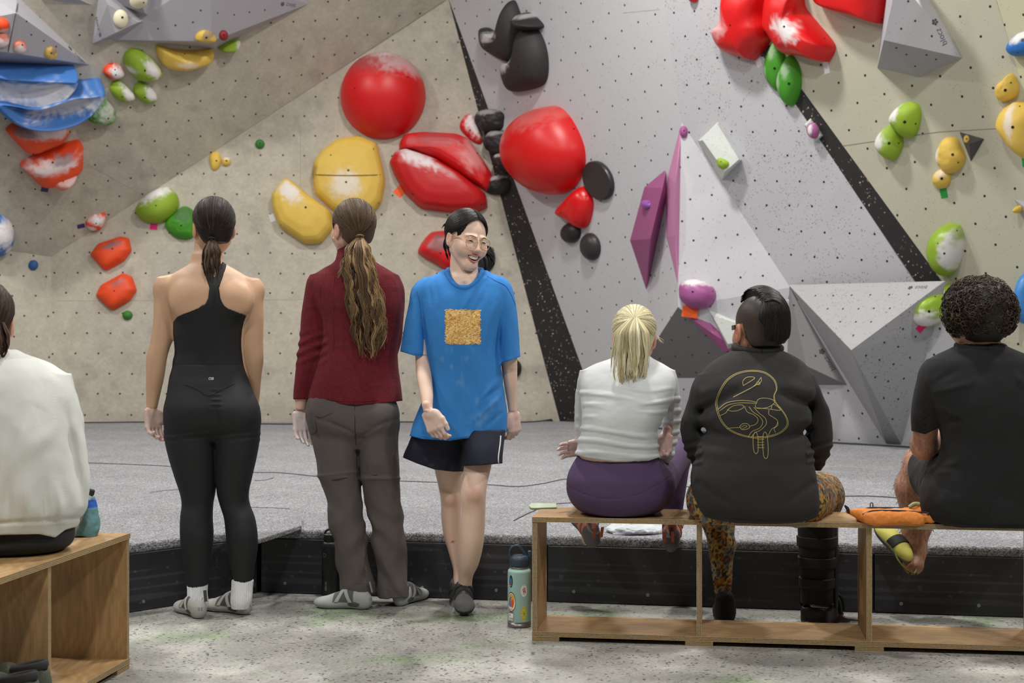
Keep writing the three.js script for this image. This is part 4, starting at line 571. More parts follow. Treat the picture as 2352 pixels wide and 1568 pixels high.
{ // mint bottle with stickers
  const p = onFloor(1193, 1437), k = -p.z / FPX, t = thing('water_bottle', 'mint green steel bottle with stickers beside the plywood bench', 'bottle', p), r = 27 * k;
  const y = (py) => (1437 - py) * k;
  mesh('bottle_body', lathe([[0, y(1424)], [r, y(1424)], [r, y(1313)], [r * 0.96, y(1308)], [r * 0.8, y(1304)], [0, y(1304)]]), mat(lin(160, 196, 190), 0.45), t);
  mesh('steel_base', lathe([[0, 0.001], [r * 0.96, 0.001], [r, 0.004], [r, y(1424)], [0, y(1424)]]), mat(lin(150, 146, 142), 0.35, { metalness: 0.8 }), t);
  mesh('steel_collar', lathe([[0, y(1305)], [r * 0.8, y(1305)], [r * 0.8, y(1298)], [0, y(1298)]]), mat(lin(160, 152, 142), 0.3, { metalness: 0.8 }), t);
  const navy = mat(lin(46, 62, 78), 0.5);
  const lid = mesh('lid', lathe([[0, y(1299)], [r * 0.82, y(1299)], [r * 0.84, y(1296)], [r * 0.84, y(1284)], [r * 0.72, y(1277)], [r * 0.5, y(1274)], [0, y(1273)]]), navy, t);
  mesh('carry_loop', tubes([{ p: spline([V(-0.7 * r, y(1280), 0), V(-0.8 * r, y(1266), 0), V(-0.55 * r, y(1255), 0), V(-0.05 * r, y(1254), 0), V(0.2 * r, y(1262), 0), V(0.62 * r, y(1280), 0)], 24), r0: 0.0065, r1: 0.0065, c: WHITE }], 8), navy, lid);
  mesh('spout_flap', new RoundedBoxGeometry(0.014, 0.026, 0.02, 2, 0.004).translate(r * 0.86, y(1272), 0), navy, lid);
  const tx = canvasTex(1024, 512, (x, w, h) => { // unrolled front half of the bottle
    x.clearRect(0, 0, w, h); const C = (cx, cy, rx, ry, f) => { x.fillStyle = f; x.beginPath(); x.ellipse(cx, cy, rx, ry, 0, 0, 7); x.fill(); };
    C(250, 82, 66, 66, '#20242c'); x.fillStyle = '#4a8ac4'; for (let i = 0; i < 4; i++) x.fillRect(216 + i * 18, 40 + (i % 2) * 14, 12, 56); x.fillStyle = '#c03a6a'; x.fillRect(214, 100, 60, 14); x.fillStyle = '#d8d8d8'; x.font = 'bold 20px sans-serif'; x.fillText('SURF', 222, 134);
    C(640, 176, 92, 66, '#e6e4e2'); for (let i = 0; i < 90; i++) { const a = rnd() * 7, q = rnd() ** 0.7; C(640 + Math.cos(a) * q * 52, 180 + Math.sin(a) * q * 40, 4, 4, '#8c1f2e'); } x.fillStyle = '#b08a90'; x.font = '20px sans-serif'; x.fillText('SENDSY', 590, 128);
    C(260, 300, 150, 106, '#2a2e34'); C(260, 300, 138, 96, '#e9e2d2'); C(260, 280, 118, 66, '#e0a23a'); C(300, 316, 50, 44, '#e2571e'); x.fillStyle = '#3f86c8'; x.beginPath(); x.moveTo(150, 330); x.quadraticCurveTo(190, 220, 290, 250); x.quadraticCurveTo(220, 270, 260, 350); x.quadraticCurveTo(190, 360, 150, 330); x.fill(); x.fillStyle = '#cc4a24'; x.font = 'bold 40px sans-serif'; x.fillText('BEACH', 196, 398);
    x.fillStyle = '#5a4038'; x.fillRect(150, 410, 190, 96); x.fillStyle = '#f0ece4'; x.fillRect(158, 418, 174, 80); x.fillStyle = '#5a4038'; x.font = 'italic bold 40px serif'; x.fillText('The', 172, 452); x.fillText('mpians', 190, 488);
    C(640, 420, 92, 78, '#d8d45a'); x.strokeStyle = '#8a8838'; x.lineWidth = 6; x.beginPath(); x.ellipse(640, 420, 74, 62, 0, 0, 7); x.stroke(); for (let i = 0; i < 10; i++) { const a = i * 0.628; x.beginPath(); x.moveTo(640, 420); x.lineTo(640 + Math.cos(a) * 72, 420 + Math.sin(a) * 60); x.stroke(); }
  });
  mesh('stickers', new THREE.CylinderGeometry(r + 0.0006, r + 0.0006, y(1314) - y(1424), 40, 1, true, -Math.PI / 2, Math.PI).translate(0, (y(1314) + y(1424)) / 2, 0), mat(0xffffff, 0.5, { map: tx, transparent: true }), t);
}
// ---------------------------------------------------------------- bags and small things
{ // orange chalk bag lying on the bench: a flat pouch with an open zipped mouth
  const c = at(2045, 1187, 4.98); c.y = 0.456;
  const t = thing('chalk_bag', 'flat orange chalk bag with black zip lying on the right bench', 'bag', c), k = 4.98 / FPX, X = (px) => (px - 2045) * k;
  const orange = mat(0xffffff, 0.75, { vertexColors: true, bumpMap: rep(bumpNoise, 0.2), bumpScale: 0.001 });
  const f = warp(union(0.03, rbox(V(X(2035), 0.022, 0), [0.1, 0.02, 0.075], 0.018), cone(V(X(2140), 0.045, 0.0), V(X(2128), 0.022, 0.05), 0.02, 0.02), cone(V(X(2140), 0.046, -0.02), V(X(2110), 0.03, -0.03), 0.022, 0.02), cone(V(X(1950), 0.036, -0.01), V(X(1995), 0.022, 0.02), 0.008, 0.018), cone(V(X(2000), 0.018, 0.06), V(X(2100), 0.016, 0.06), 0.014, 0.016)), (x, y, z) => (fb(x * 30, y * 30, z * 30) - 0.5) * 0.012, 0.015);
  const or = lin(226, 136, 58), wh = lin(236, 224, 212); mesh('pouch', net(f, 0.004, (c2, x, y, z, a, b) => { c2.copy(or); const w = sstep(0.9, 0.2, Math.hypot(x / 0.085, (z - 0.01) / 0.05) + (fb(x * 40, z * 40, 1) - 0.5) * 0.9) * sstep(0.2, 0.8, b); c2.lerp(wh, w * 0.75); }), orange, t);
  const onTop = (px, z) => { const q = trace(f, V(X(px), 0.2, z), V(0, -1, 0), 0.3); return q ? q.add(V(0, 0.001, 0)) : V(X(px), 0.03, z); };
  mesh('zip', cord([1972, 1990, 2020, 2060, 2100, 2122].map((p) => onTop(p, 0.058)), 0.0032, 30, 6), mat(lin(36, 34, 36), 0.6), t);
  mesh('zip', cord([1972, 2000, 2030, 2070, 2110].map((p) => onTop(p, -0.045)), 0.0028, 30, 6), mat(lin(36, 34, 36), 0.6), t);
  mesh('pull_loop', cord([V(X(1950), 0.03, 0), V(X(1943), 0.05, 0), V(X(1940), 0.058, 0.004), V(X(1947), 0.05, 0.006), V(X(1950), 0.03, 0.004)], 0.0032, 16, 6), mat(lin(34, 34, 36), 0.6), t);
  mesh('pull_loop', cord([V(X(2008), 0.03, -0.06), V(X(2010), 0.06, -0.06), V(X(2014), 0.06, -0.06), V(X(2014), 0.03, -0.06)], 0.002, 16, 6), mat(lin(60, 58, 58), 0.6), t);
  mesh('zip_pull', cord([onTop(2118, 0.06), onTop(2128, 0.064).add(V(0, 0.006, 0)), onTop(2136, 0.066).add(V(0, 0.002, 0.002))], 0.006, 8, 6), mat(lin(34, 34, 36), 0.5), t);
  const k2 = mesh('chalk_brush', cord([V(X(2092), 0.05, -0.02), V(X(2105), 0.062, -0.02), V(X(2125), 0.056, -0.015)], 0.007, 12, 6), mat(lin(168, 176, 132), 0.7), t);
}
{ // blue-grey chalk bag behind the white sweatshirt
  const c = at(190, 1234, 4.62); c.y = 0.456;
  const t = thing('chalk_bag', 'pale teal and blue chalk bag beside the white sweatshirt', 'bag', c), k = 4.62 / FPX, X = (px) => (px - 190) * k, Y = (py) => (1234 - py) * k;
  const pal = [lin(176, 186, 188), lin(96, 140, 148), lin(44, 92, 190), lin(150, 206, 214)];
  const f = warp(stack([[0.0, X(190), 0, 0.05, 0.045], [Y(1215), X(194), 0, 0.048, 0.045], [Y(1180), X(199), 0, 0.036, 0.036], [Y(1150), X(199), 0, 0.03, 0.03], [Y(1140), X(199), 0, 0.026, 0.026]]), (x, y, z) => (fb(x * 26, y * 26, z * 26) - 0.5) * 0.014, 0.02);
  mesh('pouch', net(f, 0.0045, (q, x, y, z) => { q.copy(x > X(185) + (y - Y(1220)) * 0.4 ? pal[1] : pal[0]); if (y > Y(1168) && y < Y(1150)) q.copy(pal[2]); }), mat(0xffffff, 0.75, { vertexColors: true }), t);
  mesh('buckle_strap', new RoundedBoxGeometry(0.03, 0.022, 0.02, 2, 0.005).rotateZ(-0.25).translate(X(208), Y(1133), 0.01), mat(lin(32, 32, 34), 0.6), t);
  mesh('drawcord', cord([V(X(176), Y(1150), 0.02), V(X(190), Y(1120), 0.02), V(X(198), Y(1085), 0), V(X(205), Y(1120), 0), V(X(206), Y(1148), 0.01)], 0.004, 18, 6), mat(lin(150, 206, 214), 0.7), t);
}
{ // grey cloth bag on the mat between the climbing shoes
  const c = onFloor(1458, 1221, MAT_H); const t = mesh('cloth_bag', net(warp(withBB(ball(V(0, 0.012, 0), [0.125, 0.03, 0.12]), [-0.13, 0, -0.13, 0.13, 0.05, 0.13]), (x, y, z) => (fb(x * 22, y * 40, z * 22) - 0.5) * 0.03, 0.02), 0.006), mat(lin(196, 200, 206), 0.7)); t.position.copy(c); tag(t, 'crumpled pale grey cloth bag on the mat under the right bench', 'bag');
}
{ // pale green hold brush with a hang hole, lying at the end of the bench
  const c = at(1242, 1171, 5.36), M = onFloor(1242, 1171, MAT_H); const s = new THREE.Shape(); s.absarc(-0.03, 0, 0.012, Math.PI / 2, Math.PI * 1.5); s.lineTo(0.06, -0.009); s.lineTo(0.06, 0.009); s.closePath(); const h = new THREE.Path(); h.absarc(-0.03, 0, 0.004, 0, 7); s.holes.push(h);
  const g = new THREE.ExtrudeGeometry(s, { depth: 0.008, bevelEnabled: true, bevelSize: 0.002, bevelThickness: 0.002, bevelSegments: 2, curveSegments: 12 }).translate(0, 0.012, -0.004).rotateX(-0.9);
  const o = mesh('hold_brush', g, mat(lin(190, 206, 178), 0.6)); o.position.set(c.x, 0.456 + 0.001, c.z); tag(o, 'pale green plastic brush handle at the left end of the right bench', 'brush'); o.rotation.y = 0.1;
}
{ // worn shoes in the left cubby: a pair of dark suede shoes
  const mk = (label, px, py, turn, tz) => {
    const p = at(px, py, tz); p.y = 0.036; const t = thing('street_shoe', label, 'shoe', p); t.rotation.y = turn; t.scale.set(1.15, 1.75, 1.0);
    const f = cut(0.008, union(0.02, ball(V(0, 0.035, 0.085), [0.045, 0.034, 0.07]), ball(V(0, 0.04, 0.0), [0.038, 0.045, 0.08]), ball(V(0, 0.045, -0.08), [0.036, 0.05, 0.05])), ball(V(0, 0.1, -0.06), [0.026, 0.06, 0.06]), withBB((x, y) => y - 0.0, [0, 0, 0, 0, 0, 0]));
    mesh('upper', net(f, 0.0045), mat(lin(74, 76, 66), 0.9, { bumpMap: rep(bumpNoise, 0.15), bumpScale: 0.001 }), t);
    mesh('sole', net(both(grow(union(0.02, ball(V(0, 0.012, 0.085), [0.046, 0.03, 0.073]), ball(V(0, 0.012, 0), [0.036, 0.03, 0.09]), ball(V(0, 0.012, -0.085), [0.038, 0.03, 0.05])), 0.001), withBB((x, y) => Math.abs(y - 0.009) - 0.009, [0, 0, 0, 0, 0, 0])), 0.005), mat(lin(48, 46, 42), 0.8), t);
    mesh('collar', cord(Array.from({ length: 17 }, (_, i) => { const a = i / 16 * 6.283; return V(Math.sin(a) * 0.03, 0.078 + Math.cos(a) * -0.006, -0.062 + Math.cos(a) * 0.05); }), 0.008, 40, 7), mat(lin(40, 40, 40), 0.85), t);
  };
  mk('dark suede shoe in the left bench cubby, the nearer one of the pair', 0, 1580, -1.9, 3.86);
  mk('dark suede shoe in the left bench cubby, the farther one of the pair', 22, 1556, -1.8, 3.98);
}
// ---------------------------------------------------------------- bodies: heads, hands, shoes, hair
const skinMat = mat(0xffffff, 0.52, { vertexColors: true });
const clothMat = (c, r = 0.85, bump = 0.0006, tile = 0.05) => mat(c, r, { bumpMap: rep(texWeave, tile), bumpScale: bump });
const pxOf = (x, y, z) => [CX + x * FPX / -z, CY + (EYE - y) * FPX / -z];
function Person(name, label, D, bx_, by_) {
  const base = at(bx_, by_, D); base.y = Math.max(0, base.y);
  const g = thing(name, label, 'person', base);
  const P = { D, g, base,
    at: (x, y, tz = 0) => at(x, y, D - tz),
    rows: (r) => r.map(([y, xl, xr, tz = 0, hd]) => { const d = D - tz, c = at((xl + xr) / 2, y, d), a = (xr - xl) / 2 * d / FPX; return [c.y, c.x, c.z, a, hd || a]; }),
    loft: (r, n = 2) => stack(P.rows(r), n),
    m: (px) => px * D / FPX,
    add: (nm, geo, m, parent) => mesh(nm, moved(geo, base), m, parent || g),
    below: (fn) => withBB((x, y, z) => { const p = pxOf(x, y, z); return y - at(0, fn(p[0]), -z).y; }, [0, 0, 0, 0, 0, 0]),     // keeps what lies under the line py = fn(px)
    above: (fn) => withBB((x, y, z) => { const p = pxOf(x, y, z); return at(0, fn(p[0]), -z).y - y; }, [0, 0, 0, 0, 0, 0]) };
  return P;
}
const poly = (pts) => (x) => { if (x <= pts[0][0]) return pts[0][1]; for (let i = 1; i < pts.length; i++) if (x <= pts[i][0]) return lerp(pts[i - 1][1], pts[i][1], (x - pts[i - 1][0]) / (pts[i][0] - pts[i - 1][0])); return pts[pts.length - 1][1]; };
const frameYPR = (pos, yaw, pitch = 0, roll = 0, s = 1) => new THREE.Matrix4().compose(pos, new THREE.Quaternion().setFromEuler(new THREE.Euler(pitch * Math.PI / 180, yaw * Math.PI / 180, roll * Math.PI / 180, 'ZYX')), V(s, s, s));
const mir = (f) => [f(1), f(-1)];

// head in its own axes: +z face, +y up, +x the person's left, eyes at y = 0
const CRAN = { c: V(0, 0.034, -0.018), r: [0.074, 0.084, 0.097] };
function headField(o = {}) {
  const b = [ball(CRAN.c, CRAN.r), ball(V(0, -0.02, 0.022), [0.064, 0.082, 0.066]), ball(V(0, -0.104, 0.062), [0.02, 0.016, 0.018])];
  mir((s) => { b.push(cone(V(s * 0.047, -0.05, -0.002), V(s * 0.014, -0.101, 0.056), 0.02, 0.019), ball(V(s * 0.04, -0.028, 0.052), 0.026)); if (o.smile) b.push(ball(V(s * 0.036, -0.042, 0.066), 0.017)); });
  let f = union(0.03, ...b);
  f = union(0.012, f, ...mir((s) => cone(V(s * 0.014, 0.017, 0.0865), V(s * 0.045, 0.018, 0.069), 0.007, 0.006)));
  f = cut(0.014, f, ...mir((s) => ball(V(s * 0.031, -0.001, 0.1), [0.017, 0.012, 0.015])));
  f = union(0.006, f, ...mir((s) => ball(V(s * 0.031, -0.001, 0.0735), [0.0145, 0.0125, 0.0125])));
  f = union(0.01, f, cone(V(0, 0.004, 0.087), V(0, -0.033, 0.1035), 0.006, 0.0088), ...mir((s) => ball(V(s * 0.0115, -0.0365, 0.0945), 0.0072)));
  f = cut(0.003, f, ...mir((s) => ball(V(s * 0.0055, -0.0435, 0.1005), [0.003, 0.0022, 0.003])));
  const W = 0.029, mouth = withBB((x, y, z) => { const q = (x / W) ** 2, yc = -0.0715 + 0.011 * q, hh = Math.max(0.0008, 0.0088 * (1 - q)); return Math.max(Math.abs(y - yc) - hh, Math.abs(x) - W, 0.066 - z); }, [0, 0, 0, 0, 0, 0]);
  const lip = []; for (let i = -5; i <= 5; i++) { const x = i / 5 * (o.smile ? 0.0285 : 0.024), q = (i / 5) ** 2, z = 0.0915 - q * 0.015; if (o.smile) lip.push([V(x, -0.0605 + q * 0.0095, z), V(x, -0.0835 + q * 0.022, z - 0.003)]); else lip.push([V(x, -0.066 + q * 0.001, z), V(x, -0.0735 + q * 0.003, z - 0.001)]); }
  const L = [chain(0.002, lip.map((p) => p[0]), lip.map((_, i) => 0.004 - 0.0018 * Math.abs(i - 5) / 5)), chain(0.002, lip.map((p) => p[1]), lip.map((_, i) => 0.0048 - 0.0022 * Math.abs(i - 5) / 5))];
  f = union(0.006, f, ...L); if (o.smile) f = cut(0.002, f, mouth);
  const ears = mir((s) => { const e = ball(V(s * 0.077, -0.008, -0.014), [0.009, 0.031, 0.019]); return cut(0.004, union(0.006, e, ball(V(s * 0.0735, -0.032, -0.006), [0.007, 0.012, 0.009])), ball(V(s * 0.0865, -0.005, -0.011), [0.006, 0.019, 0.0105])); });
  f = union(0.006, f, ...ears);
  f.lips = L; f.mouth = mouth; return f;
}
function headGeo(M, skin, o = {}) {
  const f = headField(o), s = lin(...skin), lip = lin(...(o.lip || [196, 112, 104])), blush = lin(Math.min(255, skin[0] + 6), skin[1] - 26, skin[2] - 24), brow = lin(...(o.brow || [70, 52, 44])), inner = lin(90, 34, 34);
  const g = net(f, o.h || 0.0034, (c, x, y, z) => {
    c.copy(s).multiplyScalar(0.97 + 0.06 * fb(x * 60, y * 60, z * 60));
    const ax = Math.abs(x); c.lerp(blush, 0.5 * sstep(0.035, 0.008, Math.hypot(ax - 0.04, y + 0.03, z - 0.07)) + 0.2 * sstep(0.02, 0.004, Math.hypot(x, y + 0.03, z - 0.106)) + 0.5 * sstep(0.07, 0.078, ax) * sstep(-0.05, -0.03, y) * sstep(0.04, 0.03, y));
    if (z > 0.05) { const l = Math.min(f.lips[0](x, y, z), f.lips[1](x, y, z)); c.lerp(lip, sstep(0.003, 0.0005, l) * 0.85); if (o.smile && f.mouth(x, y, z) < 0.0015 && z < 0.09) c.lerp(inner, 0.9); }
  });
  return g.applyMatrix4(M);
}
// a hand in its own axes: wrist at 0, fingers towards -y, palm faces +z, thumb at +x (mirror for the other hand)
function handGeo(M, skin, o = {}) {
  const m = o.mirror ? -1 : 1, k = o.scale || 1, curl = o.curl || [25, 30, 34, 38], sp = o.spread || 0, S = (x, y, z) => V(m * x * k, y * k, z * k), parts = [];
  parts.push(rbox(S(0, -0.05, 0), [0.036 * k, 0.044 * k, 0.0125 * k], 0.0115 * k), cone(S(0, 0.02, 0), S(0, -0.02, 0), 0.0185 * k, 0.0175 * k), cone(S(0.022, -0.03, 0.006), S(0.028, -0.06, 0.008), 0.016 * k, 0.012 * k));
  const xs = [0.0295, 0.0105, -0.009, -0.0275], ln = [0.069, 0.077, 0.071, 0.056], nails = [];
  const fingers = xs.map((x, i) => { const pts = [S(x * 0.9, -0.08, 0)]; let a = curl[i] * 0.7 * Math.PI / 180, p = [x, -0.086 + Math.abs(i - 1.2) * 0.003, 0.001]; pts.push(S(...p)); for (const q of [0.46, 0.3, 0.24]) { const L = ln[i] * q; p = [p[0] + (1.5 - i) * sp * L, p[1] - Math.cos(a) * L, p[2] + Math.sin(a) * L]; pts.push(S(...p)); a += curl[i] * 1.15 * Math.PI / 180; } return chain(0.004 * k, pts, [0.0095, 0.0092, 0.0082, 0.0076, 0.0062].map((r) => r * k)); });
  const th = o.thumb || [[0.03, -0.03, 0.008], [0.046, -0.055, 0.018], [0.05, -0.082, 0.024], [0.049, -0.104, 0.026]];
  const thumb = chain(0.004 * k, th.map((p) => S(...p)), [0.0125, 0.0112, 0.0095, 0.0078].map((r) => r * k));
  const palm = union(0.014 * k, ...parts, thumb), all = withBB((x, y, z) => { let d = 1e9; for (const q of fingers) d = Math.min(d, q(x, y, z)); return smin(palm(x, y, z), d, 0.006 * k); }, bbU([palm, ...fingers]));
  const s = lin(...skin), r = lin(Math.min(255, skin[0] + 4), skin[1] - 16, skin[2] - 14), ch = lin(226, 218, 220);
  return net(all, 0.0032, (c, x, y, z) => { c.copy(s).lerp(r, sstep(-0.1, -0.15, y / k) * 0.5 + 0.3 * (fb(x * 90, y * 90, z * 90) - 0.3)); if (o.chalk) c.lerp(ch, clamp(o.chalk * (0.55 + 0.9 * (fb(x * 60, y * 60, z * 60) - 0.35)) * sstep(0.005, -0.03, y), 0, 0.92)); }).applyMatrix4(M);
}
const handFrame = (pos, thumbDir, up, mirror) => { const Y = up.clone().normalize(), X = thumbDir.clone().multiplyScalar(mirror ? -1 : 1); X.addScaledVector(Y, -X.dot(Y)).normalize(); const Z = V().crossVectors(X, Y); return new THREE.Matrix4().makeBasis(X, Y, Z).setPosition(pos); };
// climbing shoe in its own axes: heel at 0, toe towards +z, sole on y = 0
function climbingShoe(P, M, o) {
  const t = new THREE.Group(); t.name = 'climbing_shoe'; P.g.add(t); t.userData = {};
  const s = o.scale || 1, add = (n, g, m) => mesh(n, moved(g.applyMatrix4(M), P.base), m, t);
  const full = union(0.025, ball(V(0, 0.036, 0.032), [0.031, 0.042, 0.04]), ball(V(0, 0.036, 0.1), [0.035, 0.036, 0.075]), ball(V(0.004, 0.022, 0.18), [0.042, 0.027, 0.062]), ball(V(0, 0.06, 0.07), [0.03, 0.03, 0.045]));
  const floorCut = withBB((x, y) => y, [0, 0, 0, 0, 0, 0]), hole = ball(V(0, 0.112, 0.052), [0.028, 0.06, 0.05]);
  const body = cut(0.006, full, hole, withBB((x, y) => y - 0.0005, [0, 0, 0, 0, 0, 0]));
  const A = lin(...o.color), B = lin(...o.dark), R = lin(...(o.rubber || o.color));
  add('shoe_body', net(body, 0.0042, (c, x, y, z) => { c.copy(A); if (z > 0.06 && z < 0.15 && y > 0.03 && Math.abs(x) > 0.008) c.copy(B); if (y < 0.02 + (z < 0.06 ? 0.03 : 0)) c.copy(R); if (Math.hypot((z - 0.06) / 0.026, (y - 0.022) / 0.011) < 1) c.copy(B); c.multiplyScalar(0.93 + 0.14 * fb(x * 50, y * 50, z * 50)); }), mat(0xffffff, 0.7, { vertexColors: true }));
  const strapM = mat(lin(...(o.strap || o.color)), 0.7);
  for (const [z0, tilt] of o.straps || [[0.085, 0.5], [0.125, -0.5]]) add('strap', net(both(both(grow(full, 0.0035), withBB((x, y, z) => Math.abs(z - z0 - (y - 0.05) * tilt) - 0.0085, [0, 0, 0, 0, 0, 0])), withBB((x, y) => 0.03 - y, [0, 0, 0, 0, 0, 0])), 0.0035), strapM);
  for (const x of o.tabs || [0]) add('pull_tab', new RoundedBoxGeometry(0.013, 0.045, 0.004, 2, 0.0015).rotateX(o.tabLean || 0.25).translate(x, 0.092, -0.004), mat(lin(...(o.tab || o.color)), 0.7));
  if (o.text) { const tx = canvasTex(256, 96, (c) => { c.clearRect(0, 0, 256, 96); c.fillStyle = o.textColor || '#3c3c3c'; c.font = 'bold 40px monospace'; c.fillText(o.text[0], 10, 42); c.fillText(o.text[1], 10, 84); }); const g = patch(placed(full, new THREE.Matrix4().makeRotationY(Math.PI)), -0.018, 0.018, 0.034, 0.05, 0.15, 10, 6, 0.001, -1); g.rotateY(Math.PI); add('shoe_print', g, mat(0xffffff, 0.7, { map: tx, transparent: true })); }
  return t;
}
const shoeFrame = (heel, dir, pitch = 0) => new THREE.Matrix4().compose(heel, new THREE.Quaternion().setFromEuler(new THREE.Euler(pitch, Math.atan2(dir.x, dir.z), 0, 'YXZ')), V(1, 1, 1));
// hair lying on the skull, drawn to a tie; all in head axes
const hairMat = new THREE.MeshPhysicalMaterial({ color: 0xffffff, roughness: 0.5, specularIntensity: 0.6, vertexColors: true });
const pick = (cs) => { const a = cs[(rnd() * cs.length) | 0], k = rr(0.8, 1.2); return lin(a[0] * k, a[1] * k, a[2] * k); };
const faceOpen = (x, y, z, o) => z > (o.zc ?? 0.0) && (x / (o.rx || 0.066)) ** 2 + ((y - (o.cy ?? -0.015)) / (o.ry || 0.096)) ** 2 < 1;
function hairCap(M, cs, tie, o = {}) {
  const t = o.t || 0.01, R = CRAN.r.map((r) => r + t), c = CRAN.c, list = [];
  const capF = both(union(0.03, ball(c, R), ball(V(0, -0.028, -0.062), [0.058, 0.05, 0.036])), withBB((x, y, z) => -Math.max((Math.hypot(x / (o.rx || 0.066), (y - (o.cy ?? -0.015)) / (o.ry || 0.096)) - 1) * 0.07, (o.zc ?? 0) - z), [0, 0, 0, 0, 0, 0]));
  const ear = (x, y, z) => Math.abs(x) > 0.06 && y < 0.024 && z > -0.04 && z < 0.03;
  const lowY = o.low ?? -0.052;
  const f = withBB((x, y, z) => Math.max(capF(x, y, z), lowY - y + (z + 0.06) * (o.slope ?? -0.3), Math.min(Math.abs(x) - 0.06, 0.024 - y, z + 0.04, 0.03 - z)), capF.bb);
  const a = lin(...cs[0]); const geos = [net(f, 0.0045, (q, x, y, z) => { q.copy(a).multiplyScalar(o.even ? 0.8 + 0.4 * n3(x * 300, y * 300, z * 300) : 0.78 + 0.3 * n3(x * 200, y * 60, z * 200)); if (o.fade) q.lerp(o.fade, 0.85 * sstep(0.02, 0.055, x) * sstep(0.1, 0.03, y) * (0.7 + 0.3 * n3(x * 400, y * 400, z * 400))); })];
  const onCap = (p, e) => { const d = p.clone().sub(c), k = 1 / Math.hypot(d.x / (R[0] + e), d.y / (R[1] + e), d.z / (R[2] + e)); return d.multiplyScalar(Math.min(k, 3)).add(c); };
  for (let i = 0; i < (o.n ?? 420); i++) {
    const th = rr(0, 6.283), ph = Math.acos(rr(-0.75, 1)); const s = V(Math.sin(ph) * Math.cos(th) * R[0], Math.cos(ph) * R[1], Math.sin(ph) * Math.sin(th) * R[2]).add(c);
    if (faceOpen(s.x, s.y, s.z, { ...o, rx: (o.rx || 0.066) * 0.97, ry: (o.ry || 0.096) * 0.97 }) || s.y < lowY + 0.004 || ear(s.x, s.y, s.z)) continue;
    const e = rr(0.0002, 0.0022), p = []; for (let j = 0; j <= 12; j++) { const q = s.clone().lerp(tie, j / 12); p.push(onCap(q, e - 0.001 + (j === 12 ? -0.002 : 0))); }
    if (p.some((q) => ear(q.x, q.y, q.z) || faceOpen(q.x, q.y, q.z, { ...o, rx: (o.rx || 0.066) * 0.96, ry: (o.ry || 0.096) * 0.96 }))) continue; if (p.length < 4) continue;
    list.push({ p, r0: 0.0011, r1: 0.0011, c: pick(cs) });
  }
  const tg = tubes(list, 4); return [...geos, tg].map((g) => g.applyMatrix4(M));
}
// strands from a root along guide points (world), fanning out; w: spread at each guide, wave: amplitude
function tail(guide, w, cs, n, o = {}) {
  const cv = new THREE.CatmullRomCurve3(guide), ww = (f) => { const k = f * (w.length - 1), i = Math.min(k | 0, w.length - 2); return lerp(w[i], w[i + 1], k - i); }, list = [], N = o.seg || 18;
  const locks = Array.from({ length: o.locks || Math.ceil(n / 14) }, () => ({ a: rnd() * 6.283, q: Math.sqrt(rnd()), end: rr(o.short || 0.8, 1), ph: rr(0, 6.283), fr: rr(0.8, 1.25), sw: rr(-1, 1), amp: rr(0.6, 1.4), c: cs[(rnd() * cs.length) | 0] }));
  for (let i = 0; i < n; i++) {
    const k = locks[i % locks.length], loose = rnd() < 0.12, a = k.a + rr(-0.15, 0.15), q = k.q, end = k.end * rr(0.9, 1), ph = k.ph + rr(-0.25, 0.25) + (loose ? rr(-2, 2) : 0), fr = k.fr, p = [], dz = o.depth || 0.5, sw = k.sw + (loose ? rr(-0.6, 0.6) : rr(-0.08, 0.08)), amp = k.amp * (loose ? 1.4 : 1), ox = rr(-1, 1) * 0.0045, oz = rr(-1, 1) * 0.0045;
    for (let j = 0; j <= N; j++) { const f = j / N * end, c = cv.getPoint(f), r = ww(f), wv = (o.wave || 0) * sstep(0.05, 0.5, f) * amp, g = Math.sin(Math.PI * Math.min(1, f * 1.5 + 0.1)) * (1 - 0.5 * f);
      p.push(V(c.x + Math.cos(a) * q * r + Math.sin(f * fr * (o.freq || 20) + ph) * wv + sw * (o.stray || 0) * f * f + ox * g, c.y + Math.cos(f * fr * (o.freq || 20) + ph * 2) * wv * 0.3, c.z + Math.sin(a) * q * r * dz + Math.cos(f * fr * (o.freq || 20) * 0.9 + ph) * wv * 0.8 + oz * g)); }
    const R = (o.r || 0.0022) * rr(0.7, 1.3), m = rr(0.88, 1.12); list.push({ p, rf: (f) => R * (1 - 0.65 * f * f), c: lin(k.c[0] * m, k.c[1] * m, k.c[2] * m) });
  }
  return tubes(list, 4);
}
const mergeHair = (gs) => mergeGeometries(gs.map((g) => { const q = g.index ? g.toNonIndexed() : g; return q; }));
